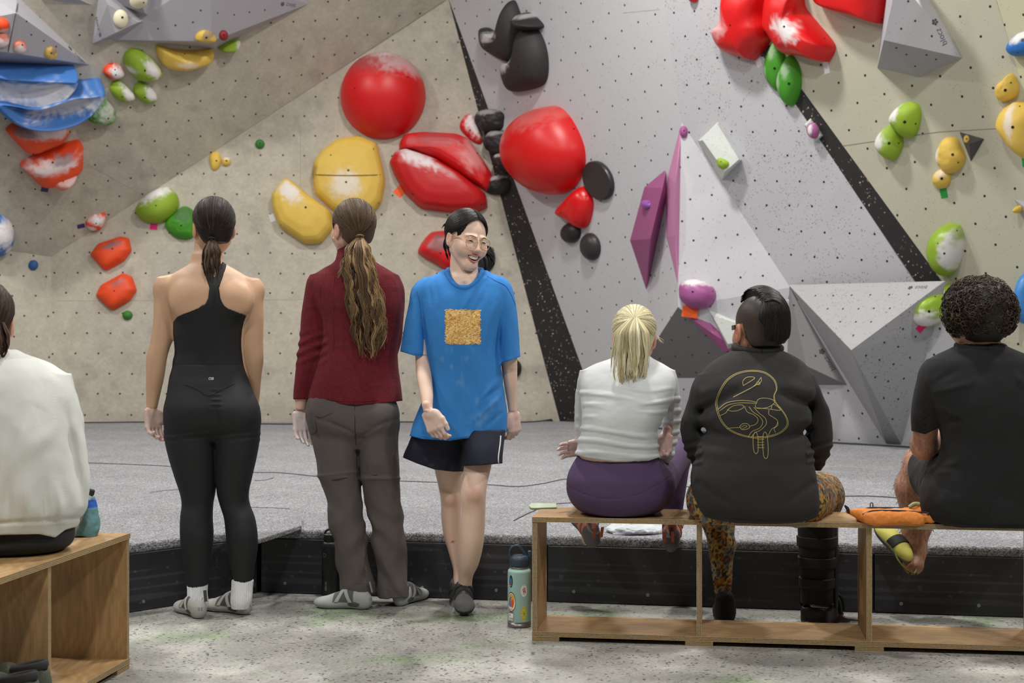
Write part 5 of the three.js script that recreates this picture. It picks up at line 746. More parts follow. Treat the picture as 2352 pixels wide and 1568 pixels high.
// ---------------------------------------------------------------- woman in black tank top, back to the camera
{
  const P = Person('person', 'woman standing with her back turned in a black racerback tank top and black leggings', 5.6, 490, 1412), S = [216, 176, 144];
  const torso = P.loft([[588, 446, 507, -0.01, 0.052], [604, 440, 514, -0.005, 0.058], [616, 420, 536, 0, 0.066], [634, 392, 564, 0.005, 0.08], [660, 384, 584, 0.01, 0.098], [700, 392, 580, 0.01, 0.106], [727, 401, 570, 0.005, 0.106], [764, 402, 558, 0, 0.1], [808, 405, 555, -0.005, 0.095], [838, 400, 557, -0.005, 0.096], [870, 398, 562, 0, 0.09], [920, 404, 560, 0.0, 0.08]], 2.2);
  const armL = P.loft([[640, 364, 392, 0, 0.04], [660, 357, 398, 0, 0.046], [700, 354, 400, 0, 0.048], [734, 353, 400, 0, 0.048], [782, 346, 394, 0, 0.043], [819, 337, 384, 0.005, 0.04], [864, 336, 377, 0, 0.037], [905, 336, 368, -0.01, 0.03], [938, 337, 361, -0.015, 0.024]]);
  const armR = P.loft([[645, 568, 592, 0, 0.04], [679, 570, 602, 0, 0.046], [723, 567, 605, 0, 0.047], [753, 561, 605, -0.005, 0.045], [790, 559, 604, -0.015, 0.042], [827, 563, 605, -0.03, 0.04], [856, 568, 601, -0.05, 0.036], [900, 572, 597, -0.09, 0.03], [930, 572, 594, -0.12, 0.024]]);
  const scap = [ball(P.at(425, 690, 0.075), [0.055, 0.06, 0.035]), ball(P.at(550, 690, 0.075), [0.055, 0.06, 0.035])];
  const neck = P.loft([[520, 448, 500, -0.02, 0.052], [560, 447, 503, -0.015, 0.05], [600, 444, 508, -0.008, 0.052], [625, 430, 524, 0, 0.06]]);
  let skin = union(0.035, torso, ball(P.at(380, 660, 0), 0.042), ball(P.at(584, 664, 0), 0.04), ...scap);
  skin = union(0.032, skin, armL, armR, neck); skin = cut(0.018, skin, cone(P.at(489, 630, 0.125), P.at(487, 830, 0.118), 0.008, 0.012));
  const sk = lin(...S), sk2 = lin(190, 146, 118);
  const HM = frameYPR(P.at(490, 524, 0), 202, -4, 2, 1.0);
  const hm = handFrame(P.at(348, 934, -0.012), V(0.62, 0, -0.78), V(-0.1, 1, -0.1));
  const hr = handFrame(P.at(583, 928, -0.12), V(-0.3, 0, -0.95), V(0.0, 1, 0.3), true);
  P.add('body', mergeGeometries([net(skin, 0.007, (c, x, y, z) => c.copy(sk).lerp(sk2, 0.5 * fb(x * 14, y * 14, z * 14))), headGeo(HM, S), handGeo(hm, [212, 176, 158], { curl: [22, 26, 30, 36], chalk: 0.35 }), handGeo(hr, S, { mirror: true })]), skinMat);
  // tank top: hugs the torso, racerback outline
  const half = poly([[595, 7], [640, 10], [660, 11], [684, 14], [697, 20], [708, 34], [716, 54], [722, 70], [729, 84], [745, 95], [760, 110]]);
  const tankMask = withBB((x, y, z) => { const [px, py] = pxOf(x, y, z), k = -z / FPX; if (z < -P.D - 0.01) return (700 - py) * k;  let c = 489 + (py > 700 ? 0 : 3), w = half(py), d = Math.abs(px - c) - w; if (py < 662) d = Math.abs(Math.abs(px - c) - (662 - py) * 0.4) - w * 0.95; return Math.max(d, 596 - py) * k; }, [0, 0, 0, 0, 0, 0]);
  const wr = (x, y, z) => { const f = (y - 0.98) * 62 + Math.sin(x * 21 + 2) * 1.2 + z * 8; return 0.0022 * Math.max(0, Math.sin(f)) * sstep(0.35, 0.75, fb(x * 9, y * 14, z * 9)) * sstep(1.16, 1.05, y); };
  const tankF = both(both(warp(grow(cut(0.018, union(0.035, torso, ...scap), cone(P.at(489, 630, 0.128), P.at(487, 830, 0.118), 0.006, 0.01)), 0.0045), wr, 0.01), tankMask), P.above(() => 850));
  const black = mat(lin(25, 25, 28), 0.78, { bumpMap: rep(texWeave, 0.03), bumpScale: 0.0004 });
  P.add('tank_top', net(tankF, 0.0055), black);
  // leggings
  const hip = P.loft([[836, 399, 558, -0.002, 0.1], [850, 395, 562, 0, 0.103], [864, 391, 567, 0.002, 0.107], [882, 388, 573, 0.006, 0.114], [916, 383, 586, 0.012, 0.122], [938, 379, 593, 0.014, 0.125], [968, 379, 596, 0.01, 0.116], [990, 390, 586, 0.004, 0.09], [1012, 408, 568, 0.0, 0.06]], 2.2);
  const legL = P.loft([[965, 379, 495, 0, 0.1], [1000, 378, 497, 0, 0.104], [1044, 387, 497.5, 0, 0.1], [1098, 403, 496.5, -0.005, 0.088], [1131, 414, 494, -0.008, 0.078], [1156, 418, 489.5, -0.008, 0.07], [1189, 414.5, 488, 0.005, 0.068], [1225, 414, 490, 0.012, 0.068], [1262, 417, 487, 0.008, 0.062], [1298, 423, 484, 0, 0.052], [1346, 430, 476, -0.01, 0.042]]);
  const legR = P.loft([[965, 495, 597, 0, 0.1], [1000, 495.5, 597, 0, 0.104], [1044, 496, 590, 0, 0.1], [1098, 496.5, 578, -0.005, 0.088], [1131, 499, 571, -0.008, 0.078], [1156, 505, 573, -0.008, 0.07], [1189, 515, 585, 0.005, 0.068], [1225, 519, 591, 0.012, 0.068], [1262, 523, 591, 0.008, 0.062], [1298, 530, 585, 0, 0.052], [1335, 538, 580, -0.01, 0.042]]);
  const gl = [ball(P.at(440, 952, 0.052), [0.088, 0.092, 0.085]), ball(P.at(538, 952, 0.052), [0.088, 0.092, 0.085])];
  let leg = union(0.05, hip, union(0.012, ...gl)); leg = union(0.014, leg, union(0.006, legL, legR));
  leg = cut(0.02, leg, cone(P.at(494, 915, 0.155), P.at(495, 990, 0.15), 0.006, 0.012));
  leg = warp(leg, (x, y, z) => { const [px, py] = pxOf(x, y, z); return 0.0016 * Math.sin((py - 880) * 0.55) * sstep(18, 4, Math.abs(px - 496)) * sstep(885, 900, py) * sstep(950, 930, py) + 0.0015 * Math.sin(py * 0.42 + px * 0.05) * sstep(24, 0, Math.abs(py - 1002)) ; }, 0.006);
  P.add('leggings', net(leg, 0.0065), mat(lin(23, 24, 28), 0.72, { bumpMap: rep(texWeave, 0.03), bumpScale: 0.0003 }));
  const csb = canvasTex(128, 64, (x) => { x.clearRect(0, 0, 128, 64); x.fillStyle = '#d8d8d8'; x.font = 'bold 46px sans-serif'; x.fillText('CSB', 12, 48); });
  const q0 = P.at(491, 873), q1 = P.at(509, 862); P.add('logo_print', patch(leg, q0.x, q1.x, q0.y, q1.y, -P.D + 0.4, 8, 4, 0.001), mat(0xffffff, 0.8, { map: csb, transparent: true }));
  const vs = []; for (const [x, y] of [[400, 882], [440, 882], [470, 892], [496, 905], [520, 894], [545, 882], [568, 870]]) { const a = P.at(x, y); const h = trace(leg, V(a.x, a.y, -P.D + 0.4), V(0, 0, -1), 1); if (h) vs.push(h); } P.add('yoke_seam', cord(vs, 0.0016, 40, 5), mat(lin(22, 22, 25), 0.8));
  const ribbed = (f) => warp(f, (x, y, z) => 0.0012 * Math.sin(Math.atan2(x - (f.bb[0] + f.bb[3]) / 2, z - (f.bb[2] + f.bb[5]) / 2) * 34) * sstep(0.001, 0.003, Math.abs(y % 0.02)), 0.004);
  const sockMat = mat(lin(232, 234, 236), 0.9);
  P.add('sock', net(ribbed(P.loft([[1341, 430, 477, -0.01, 0.042], [1362, 431, 476, -0.008, 0.041], [1385, 430, 478, -0.005, 0.043], [1400, 432, 474, -0.012, 0.042]])), 0.004), sockMat);
  P.add('sock', net(ribbed(P.loft([[1331, 533, 582, -0.01, 0.043], [1352, 532, 580, -0.008, 0.042], [1378, 530, 578, -0.005, 0.044], [1396, 532, 574, -0.012, 0.042]])), 0.004), sockMat);
  const so = { color: [176, 174, 170], dark: [78, 74, 72], rubber: [168, 166, 162], tab: [60, 58, 58], text: ['73 49', '73 49'] };
  climbingShoe(P, shoeFrame(onFloor(463, 1422), V(-0.55, 0, -0.83)), { ...so, tabs: [-0.014] }); climbingShoe(P, shoeFrame(onFloor(572, 1412), V(-0.84, 0, -0.54)), { ...so, tabs: [0.012] });
  // hair
  const cs = [[34, 27, 25], [44, 34, 30], [58, 44, 37], [78, 60, 48], [30, 25, 24]], tieL = P.at(487, 549, 0.105);
  const tl = tieL.clone().applyMatrix4(HM.clone().invert()); const cap = hairCap(HM, cs, tl, { n: 900, low: -0.06, cy: -0.03, slope: -0.15 });
  const tailG = tail([tieL, P.at(487, 575, 0.125), P.at(485, 605, 0.13), P.at(486, 645, 0.128)], [0.008, 0.034, 0.038, 0.026], [...cs, [96, 76, 60], [112, 92, 72], [84, 66, 54]], 520, { short: 0.72, depth: 0.4, wave: 0.0015, r: 0.0013, locks: 60 });
  P.add('hair', mergeHair([...cap, tailG]), hairMat);
  P.add('hair_tie', new THREE.TorusGeometry(0.0115, 0.0045, 8, 20).rotateX(1.2).translate(tieL.x, tieL.y, tieL.z + 0.004), mat(lin(24, 24, 26), 0.8));
}
// ---------------------------------------------------------------- woman in the red fleece jacket
{
  const P = Person('person', 'woman from behind in a dark red fleece and grey trousers, long wavy ponytail', 5.79, 830, 1392), S = [222, 184, 166];
  const torso = P.loft([[596, 778, 854, -0.005, 0.064], [606, 764, 868, 0, 0.07], [617, 742, 888, 0.005, 0.084], [632, 724, 908, 0.008, 0.1], [663, 718, 922, 0.01, 0.116], [700, 728, 925, 0.01, 0.122], [740, 740, 923, 0.005, 0.12], [794, 738, 913, 0, 0.116], [848, 724, 914, 0, 0.12], [903, 710, 922, 0.005, 0.128], [932, 706, 925, 0.008, 0.132]], 2.3);
  const armL = P.loft([[630, 712, 742, 0, 0.044], [645, 704, 745, 0, 0.052], [684, 698, 746, 0, 0.054], [739, 691, 745, 0, 0.05], [786, 687, 741, 0.004, 0.046], [812, 683, 735, 0.006, 0.045], [859, 678, 721, 0.004, 0.042], [890, 675, 712, 0, 0.04], [917, 674, 708, -0.005, 0.038]]);
  const armR = P.loft([[632, 888, 916, -0.01, 0.044], [663, 886, 929, -0.02, 0.052], [700, 886, 929, -0.04, 0.052], [739, 882, 926, -0.07, 0.05], [780, 878, 922, -0.1, 0.048], [812, 874, 914, -0.13, 0.046], [850, 866, 902, -0.18, 0.044]]);
  const collar = cut(0.004, P.loft([[564, 776, 838, -0.02, 0.056], [585, 774, 846, -0.015, 0.06], [606, 768, 860, -0.005, 0.068], [622, 744, 884, 0, 0.08]]), P.loft([[550, 782, 832, -0.02, 0.048], [585, 780, 838, -0.015, 0.05]]));
  let jk = union(0.022, union(0.03, torso, collar), armL, armR);
  const fold = (x, y, z) => { const a = fb(x * 9 + 4, y * 5, z * 9) - 0.5, s = Math.sin((y * 30 + x * 26) + 3 * fb(x * 5, y * 5, z * 5)) * sstep(-0.36, -0.45, x - (-0.2)) ; const [px, py] = pxOf(x, y, z), el = sstep(760, 745, px) * sstep(60, 5, Math.abs(py - 800)); return a * 0.008 + el * 0.0035 * Math.sin(py * 0.28 + px * 0.12); };
  jk = both(warp(jk, fold, 0.012), P.above(poly([[674, 917], [706, 917], [709, 917], [760, 926], [814, 930], [870, 927], [924, 920]])));
  const red = mat(lin(138, 34, 50), 0.95, { map: rep(texFleece, 0.16), bumpMap: rep(bumpNoise, 0.06), bumpScale: 0.0012 });
  P.add('fleece_jacket', net(jk, 0.006), red);
  const ln = (pts, r = 0.0016) => { const v = []; for (const [x, y] of pts) { const a = P.at(x, y), h = trace(jk, V(a.x, a.y, -P.D + 0.4), V(0, 0, -1), 1); if (h) v.push(h); } return cord(v, r, 40, 5); };
  const dk = mat(lin(96, 16, 32), 0.95); P.add('seam', ln([[720, 622], [734, 640], [742, 665], [744, 692]]), dk); P.add('seam', ln([[710, 906], [760, 915], [814, 919], [870, 916], [920, 909]]), dk); P.add('seam', ln([[777, 606], [776, 640], [775, 700], [773, 800], [772, 912]], 0.0009), dk);
  // trousers
  const hip = P.loft([[905, 714, 906, 0.0, 0.115], [920, 708, 908, 0.0, 0.12], [953, 708, 912, 0.008, 0.13], [985, 714, 914, 0.006, 0.124], [1008, 728, 902, 0.002, 0.1], [1030, 745, 885, 0, 0.07]], 2.3);
  const legL = P.loft([[985, 713, 826, 0, 0.115], [1033, 723, 826, 0, 0.112], [1060, 729, 826, 0, 0.108], [1084, 733, 826, 0, 0.104], [1092, 734, 827, 0, 0.104], [1113, 740, 829, 0, 0.092], [1149, 752, 831, 0.0, 0.085], [1171, 750, 833, 0.0, 0.083], [1207, 757, 838, 0.005, 0.082], [1243, 767, 844, 0.005, 0.08], [1280, 773, 848, 0.0, 0.076], [1316, 780, 855, -0.005, 0.074], [1340, 783, 860, -0.005, 0.075], [1358, 786, 861, -0.005, 0.074]], 2.2);
  const legR = P.loft([[985, 822, 915, 0, 0.115], [1033, 824, 914, 0, 0.112], [1060, 826, 916, 0, 0.108], [1084, 827, 918, -0.01, 0.104], [1092, 827, 918, -0.01, 0.104], [1113, 831, 918, -0.015, 0.092], [1149, 838, 920, -0.02, 0.085], [1171, 844, 923, -0.02, 0.083], [1207, 850, 928, -0.02, 0.082], [1243, 853, 931, -0.02, 0.08], [1280, 859, 932, -0.025, 0.076], [1316, 866, 935, -0.03, 0.074], [1345, 868, 937, -0.03, 0.074], [1366, 869, 938, -0.03, 0.073]], 2.2);
  const buns = [ball(P.at(765, 955, 0.055), [0.09, 0.085, 0.085]), ball(P.at(862, 955, 0.055), [0.088, 0.085, 0.085])];
  let tr = union(0.012, union(0.05, hip, union(0.03, ...buns)), union(0.008, legL, legR));
  tr = warp(tr, (x, y, z) => { const [px, py] = pxOf(x, y, z); let d = (fb(x * 10, y * 7, z * 10 + 3) - 0.5) * 0.018 + (fb(x * 26, y * 13, z * 26) - 0.5) * 0.006; const sx = px - 823; for (const [cx, cy, k, w, a] of [[760, 972, 0.35, 5, 0.006], [880, 972, -0.3, 5, 0.006], [790, 984, 0.5, 4, 0.005], [850, 990, -0.6, 5, 0.006]]) d -= a * 0.6 * Math.exp(-(((py - cy - (px - cx) * k) / w) ** 2)) * sstep(60, 10, Math.abs(px - cx)); d += 0.004 * Math.exp(-(((py - 1093 + (px < 823 ? (px - 733) * 0.11 : -7 + 0.02 * sx)) / 3.5) ** 2)); d += 0.004 * sstep(1120, 1200, py) * Math.sin(py * 0.075 + (px < 840 ? 0.09 : -0.1) * px + 9 * fb(x * 5, y * 4, z * 5)); return d; }, 0.02);
  const tro = mat(lin(94, 87, 85), 0.85, { bumpMap: rep(texWeave, 0.03), bumpScale: 0.0005 }); P.add('trousers', net(tr, 0.0065), tro);
  const cuff = mat(lin(86, 80, 79), 0.85);
  P.add('trouser_cuff', net(cut(0.002, grow(P.loft([[1338, 785, 860, -0.005, 0.075], [1358, 787, 862, -0.005, 0.075]]), 0.005), P.loft([[1336, 792, 854, -0.005, 0.066], [1366, 794, 854, -0.005, 0.066]])), 0.005), cuff);
  P.add('trouser_cuff', net(cut(0.002, grow(P.loft([[1344, 868, 938, -0.03, 0.073], [1364, 869, 939, -0.03, 0.073]]), 0.004), P.loft([[1340, 876, 930, -0.03, 0.064], [1372, 876, 930, -0.03, 0.064]])), 0.005), cuff);
  const tl = (pts, r = 0.0015) => { const v = []; for (const [x, y] of pts) { const a = P.at(x, y), h = trace(tr, V(a.x, a.y, -P.D + 0.4), V(0, 0, -1), 1); if (h) v.push(h); } return cord(v, r, 40, 5); };
  const dk2 = mat(lin(48, 44, 44), 0.9); for (const s of [[[736, 1098], [770, 1097], [800, 1092], [823, 1086]], [[842, 1083], [870, 1086], [915, 1082]], [[823, 930], [824, 960], [824, 985], [822, 1040]], [[722, 945], [745, 955], [773, 945]], [[733, 960], [736, 985], [722, 995]], [[717, 994], [736, 986], [735, 966]]]) P.add('seam', tl(s), dk2);
  // head, hands
  const neck = P.loft([[525, 782, 834, -0.02, 0.05], [560, 784, 832, -0.02, 0.05], [606, 784, 836, -0.01, 0.05]]), HM = frameYPR(P.at(809, 527, -0.005), 214, -3, 1, 1.0), sk = lin(...S);
  const inside = union(0.03, grow(torso, -0.02), grow(armL, -0.012), grow(armR, -0.012), neck, P.loft([[905, 679, 705, -0.005, 0.026], [925, 678, 704, -0.005, 0.024], [942, 679, 702, -0.005, 0.022]]));
  const lower = union(0.02, grow(hip, -0.03), grow(legL, -0.02), grow(legR, -0.02));
  const hm = handFrame(P.at(690, 940, -0.005), V(0.9, 0, -0.45), V(-0.08, 1, -0.05));
  P.add('body', mergeGeometries([net(union(0.02, inside, lower), 0.009, (c) => c.copy(sk)), headGeo(HM, S), handGeo(hm, [214, 190, 184], { curl: [14, 18, 22, 26], chalk: 0.9 })]), skinMat);
  P.add('bracelet', tubes([{ p: Array.from({ length: 25 }, (_, i) => { const a = i / 24 * 6.283, c = P.at(690, 944, -0.005); return V(c.x + Math.cos(a) * 0.0265, c.y + Math.sin(a) * 0.004 - Math.cos(a) * 0.004, c.z + Math.sin(a) * 0.023); }), r0: 0.0013, r1: 0.0013, c: WHITE }], 5), mat(lin(120, 50, 44), 0.5));
  P.add('earring', new THREE.TorusGeometry(0.0085, 0.0014, 6, 20, 5.2).rotateY(0.6).translate(...P.at(769, 549, 0.02).toArray()), mat(lin(214, 206, 196), 0.25, { metalness: 0.9 }));
  const so = { color: [168, 170, 168], dark: [86, 88, 90], rubber: [162, 166, 166], tab: [150, 154, 152], text: ['3 6', '2 4'] };
  climbingShoe(P, shoeFrame(onFloor(850, 1399), V(-0.97, 0, -0.22)), { ...so, tabs: [0.0] }); climbingShoe(P, shoeFrame(onFloor(911, 1393), V(0.45, 0, -0.9)), so);
  const cs = [[84, 66, 50], [98, 78, 58], [112, 90, 66], [70, 54, 42], [92, 72, 54]], tie = P.at(827, 543, 0.1), tl2 = tie.clone().applyMatrix4(HM.clone().invert());
  const cap = hairCap(HM, cs, tl2, { n: 900, low: -0.058, cy: -0.03, t: 0.012, slope: -0.1 });
  const cs2 = [...cs, [124, 100, 70], [142, 114, 80], [160, 130, 92], [132, 104, 74], [150, 122, 86], [182, 152, 110]];
  const g1 = [tie, P.at(823, 570, 0.125), P.at(826, 620, 0.14), P.at(838, 690, 0.145), P.at(848, 760, 0.14), P.at(852, 828, 0.135)];
  const t1 = tail(g1, [0.008, 0.05, 0.066, 0.076, 0.074, 0.03], cs2, 950, { seg: 40, short: 0.66, depth: 0.42, wave: 0.0075, freq: 30, r: 0.0015, stray: 0.03, locks: 75 });
  const t2 = tail([tie, P.at(805, 565, 0.11), P.at(795, 590, 0.1), P.at(786, 640, 0.12)], [0.008, 0.02, 0.03, 0.016], cs2, 60, { seg: 20, wave: 0.005, freq: 22, r: 0.0014, stray: 0.03 });
  P.add('hair', mergeHair([...cap, t1, t2]), hairMat);
  P.add('hair_tie', new THREE.TorusGeometry(0.013, 0.0045, 8, 20).rotateX(1.2).translate(tie.x, tie.y, tie.z + 0.004), mat(lin(120, 92, 66), 0.8));
}
// ---------------------------------------------------------------- woman in the blue T-shirt walking towards the camera
{
  const P = Person('person', 'smiling woman with glasses walking forward in a blue T-shirt and navy shorts', 5.7, 1060, 1405), S = [236, 202, 182], sk = lin(...S), sk2 = lin(218, 166, 146);
  const HM = frameYPR(P.at(1072, 549, 0.02), 34, 7, -7, 0.97);
  const neck = P.loft([[575, 1036, 1092, 0, 0.052], [600, 1034, 1094, 0.0, 0.052], [625, 1032, 1100, 0, 0.055], [645, 1022, 1112, 0, 0.065], [665, 1000, 1134, -0.005, 0.08]]);
  const inner = P.loft([[640, 990, 1142, -0.01, 0.07], [660, 965, 1164, -0.01, 0.085], [720, 975, 1152, -0.01, 0.1], [850, 992, 1140, 0, 0.1], [990, 985, 1136, 0, 0.11]]);
  const armA = P.loft([[685, 955, 984, 0.005, 0.034], [740, 950, 984, 0.01, 0.04], [818, 954, 986, 0.03, 0.04], [845, 955, 989, 0.06, 0.039], [867, 957, 992, 0.09, 0.038], [907, 965, 995, 0.14, 0.032], [930, 969, 994, 0.165, 0.027], [945, 973, 994, 0.18, 0.023]]);
  const armB = P.loft([[685, 1148, 1176, 0, 0.034], [740, 1150, 1186, 0, 0.042], [831, 1151, 1188, -0.01, 0.04], [872, 1156, 1188, -0.02, 0.038], [907, 1162, 1187, -0.03, 0.031], [930, 1166, 1186, -0.035, 0.026], [945, 1168, 1187, -0.035, 0.022]]);
  const legA = P.loft([[1000, 985, 1066, -0.1, 0.08], [1081, 999, 1066, -0.13, 0.068], [1117, 1007, 1062, -0.14, 0.06], [1148, 1012, 1061, -0.145, 0.058], [1180, 1013, 1059, -0.16, 0.054], [1205, 1015, 1058, -0.175, 0.054], [1229, 1019, 1056, -0.185, 0.05], [1273, 1032, 1055, -0.2, 0.04], [1309, 1041, 1057, -0.21, 0.032], [1340, 1040, 1060, -0.2, 0.03]]);
  const legB = P.loft([[1000, 1072, 1136, 0.03, 0.06], [1040, 1068, 1132, 0.06, 0.062], [1068, 1066, 1129, 0.08, 0.064], [1108, 1061, 1120, 0.115, 0.06], [1139, 1058, 1116, 0.12, 0.058], [1175, 1060, 1115, 0.105, 0.054], [1206, 1056, 1114, 0.095, 0.055], [1251, 1053, 1110, 0.085, 0.052], [1296, 1053, 1099, 0.05, 0.043], [1325, 1053, 1086, 0.01, 0.035], [1365, 1054, 1083, -0.03, 0.034]]);
  const knees = [ball(P.at(1090, 1131, 0.165), [0.024, 0.03, 0.02]), ball(P.at(1034, 1141, -0.1), [0.023, 0.029, 0.02])];
  let bf = union(0.03, neck, inner); bf = union(0.02, bf, armA, armB, union(0.02, legA, knees[1]), union(0.02, legB, knees[0]));
  bf = cut(0.01, bf, ball(P.at(1066, 652, 0.085), [0.014, 0.012, 0.012]));
  const k0 = P.at(1090, 1140, 0.17), k1 = P.at(1034, 1150, -0.1), bruise = P.at(1041, 1245, -0.13), wound = lin(176, 60, 44);
  const ha = handFrame(P.at(983, 940, 0.18), V(0.85, 0, 0.52), V(-0.36, 1, -0.1), true), hb = handFrame(P.at(1178, 943, -0.035), V(-0.62, 0, 0.78), V(-0.1, 1, 0.05));
  P.add('body', mergeGeometries([net(bf, 0.0065, (c, x, y, z) => { c.copy(sk).multiplyScalar(0.96 + 0.08 * fb(x * 20, y * 20, z * 20)); c.lerp(sk2, 0.6 * sstep(0.05, 0.01, Math.hypot(x - k0.x, (y - k0.y) * 0.8, z - k0.z)) + 0.6 * sstep(0.05, 0.01, Math.hypot(x - k1.x, (y - k1.y) * 0.8, z - k1.z))); c.lerp(wound, 0.9 * sstep(0.011, 0.004, Math.hypot(x - bruise.x, (y - bruise.y) * 1.4) + (n3(x * 300, y * 300, 1) - 0.5) * 0.006) * (z > -5.9 ? 1 : 0)); }),
    headGeo(HM, S, { smile: true, h: 0.0026, brow: [80, 60, 50], lip: [202, 112, 104] }), handGeo(ha, [234, 198, 180], { mirror: true, curl: [26, 30, 34, 38], chalk: 0.3, scale: 0.98, thumb: [[0.03, -0.03, 0.008], [0.045, -0.055, 0.01], [0.05, -0.08, 0.012], [0.05, -0.102, 0.016]] }), handGeo(hb, [230, 194, 176], { curl: [46, 52, 54, 52], chalk: 0.3, scale: 0.98, thumb: [[0.03, -0.03, 0.008], [0.042, -0.058, 0.02], [0.04, -0.085, 0.032], [0.034, -0.103, 0.042]] })]), skinMat);
  // teeth, eyes, brows
  const face = new THREE.Group(); const hd = (n, g, m) => P.add(n, g.applyMatrix4(HM), m);
  const teeth = []; for (let i = -4; i <= 3; i++) { const a = (i + 0.5) * 0.2, w = Math.abs(i + 0.5) < 1 ? 0.0068 : 0.0058, q = ((i + 0.5) / 5) ** 2; const g = new RoundedBoxGeometry(w, 0.0128, 0.004, 2, 0.0016); g.rotateY(a * 0.75); g.translate(Math.sin(a) * 0.03, -0.0685 + q * 0.0105, 0.0885 - (1 - Math.cos(a)) * 0.036); teeth.push(g); }
  hd('teeth', merge(teeth), mat(lin(240, 236, 228), 0.3));
  const dark = mat(lin(38, 28, 28), 0.5), dn = lin(38, 28, 28), eyeF = headField({ smile: true });
  const onFace = (x, y, e = 0.0006) => { const h = trace(eyeF, V(x, y, 0.16), V(0, 0, -1), 0.2) || V(x, y, 0.08); return h.add(V(0, 0, e)); };
  const strokes = (list) => tubes(list.map(([pts, r0, r1]) => ({ p: spline(pts.map((p) => onFace(...p)), 12), rf: (f) => lerp(r0, r1, f) * (0.35 + 0.65 * Math.sin(Math.PI * clamp(f, 0.06, 0.94))), c: dn })), 5);
  hd('eyelashes', strokes(mir((s) => [[[s * 0.0195, -0.003], [s * 0.026, 0.0005], [s * 0.033, 0.0012], [s * 0.04, -0.0002], [s * 0.0455, -0.0035]], 0.0016, 0.0014])), dark);
  hd('eye', strokes(mir((s) => [[[s * 0.024 + 0.002, -0.0025], [s * 0.031 + 0.002, -0.0012], [s * 0.038 + 0.002, -0.003]], 0.0017, 0.0017])), dark);
  hd('eyebrow', strokes(mir((s) => [[[s * 0.0145, 0.0165], [s * 0.025, 0.0205], [s * 0.036, 0.021], [s * 0.048, 0.0155]], 0.002, 0.0012])), mat(lin(92, 70, 60), 0.8));
  hd('smile_line', strokes(mir((s) => [[[s * 0.0335, -0.0575], [s * 0.0345, -0.064], [s * 0.0335, -0.069]], 0.0007, 0.0007])), mat(lin(196, 140, 122), 0.7));
  // glasses
  const gl = new THREE.Group(); gl.name = 'glasses'; P.g.add(gl); const gm = mat(lin(196, 158, 118), 0.25, { metalness: 0.35 }), ga = (n, g, m) => mesh(n, moved(g.applyMatrix4(HM), P.base), m, gl);
  const rim = (s) => Array.from({ length: 41 }, (_, i) => { const a = i / 40 * 6.2832, x = Math.sign(Math.cos(a)) * Math.abs(Math.cos(a)) ** 0.85, y = Math.sign(Math.sin(a)) * Math.abs(Math.sin(a)) ** 0.85; return V(s * 0.0335 + x * 0.0245, -0.007 + y * 0.0225, 0.1075 - Math.abs(s * 0.0335 + x * 0.0245) * 0.22); });
  for (const s of [1, -1]) { ga('rim', tubes([{ p: rim(s), r0: 0.0013, r1: 0.0013, c: WHITE }], 6), gm); const sh = new THREE.Shape(rim(s).slice(0, 40).map((p) => new THREE.Vector2(p.x, p.y))); const lg = new THREE.ShapeGeometry(sh), lp = lg.attributes.position; for (let i = 0; i < lp.count; i++) lp.setZ(i, 0.1075 - Math.abs(lp.getX(i)) * 0.22); lg.computeVertexNormals(); ga('lens', lg, new THREE.MeshPhysicalMaterial({ color: 0xffffff, transmission: 1, roughness: 0.02, thickness: 0, ior: 1.4 }));
    ga('temple', tubes([{ p: [V(s * 0.0575, 0.003, 0.0945), V(s * 0.066, 0.004, 0.07), V(s * 0.0755, 0.003, 0.02), V(s * 0.079, 0.0, -0.02)], r0: 0.0015, r1: 0.0015, c: WHITE }], 6), gm); }
  ga('nose_bridge', tubes([{ p: spline([V(0.0095, -0.003, 0.105), V(0, 0.001, 0.1085), V(-0.0095, -0.003, 0.105)], 10), r0: 0.0014, r1: 0.0014, c: WHITE }], 6), gm);
  // hair: centre parting, gathered low behind, loose ends both sides
  const cs = [[20, 17, 18], [25, 21, 21], [30, 25, 24], [22, 19, 19]], tl = V(0, -0.035, -0.112), eo = { n: 0 };
  const o = { rx: 0.062, ry: 0.102, cy: -0.008, zc: 0.0, n: 0, low: -0.075, slope: -0.25, t: 0.008 }, cap = hairCap(HM, cs, tl, o), list = [];
  const R = CRAN.r.map((r) => r + 0.009), onCap = (p, e) => { const d = p.clone().sub(CRAN.c), k = 1 / Math.hypot(d.x / (R[0] + e), d.y / (R[1] + e), d.z / (R[2] + e)); return d.multiplyScalar(Math.min(k, 3)).add(CRAN.c); };
  for (let i = 0; i < 900; i++) { const s = rnd() < 0.5 ? 1 : -1, f = rnd(), a = V(s * 0.0025, 0.12, lerp(0.1, -0.06, f)), mid = V(s * 0.09, lerp(0.02, 0.07, rnd()), lerp(0.045, -0.05, f)), e = rr(0, 0.002), p = []; const cv = new THREE.QuadraticBezierCurve3(a, mid, V(s * 0.012, -0.035, -0.13)); for (let j = 0; j <= 20; j++) { const q = onCap(cv.getPoint(j / 20), e); if (faceOpen(q.x, q.y, q.z, { rx: 0.0615, ry: 0.101, cy: -0.008 })) p.length = 0; else p.push(q); } if (p.length < 5) continue; list.push({ p, r0: 0.0009, r1: 0.0009, c: pick(cs) }); }
  const loose = tubes(list, 4).applyMatrix4(HM), W = (x, y, z) => V(x, y, z).applyMatrix4(HM);
  const t1 = tail([P.at(1098, 570, -0.07), P.at(1118, 585, -0.06), P.at(1124, 605, -0.05), P.at(1118, 630, -0.05)], [0.012, 0.024, 0.022, 0.014], cs, 110, { short: 0.6, wave: 0.002, r: 0.0016 });
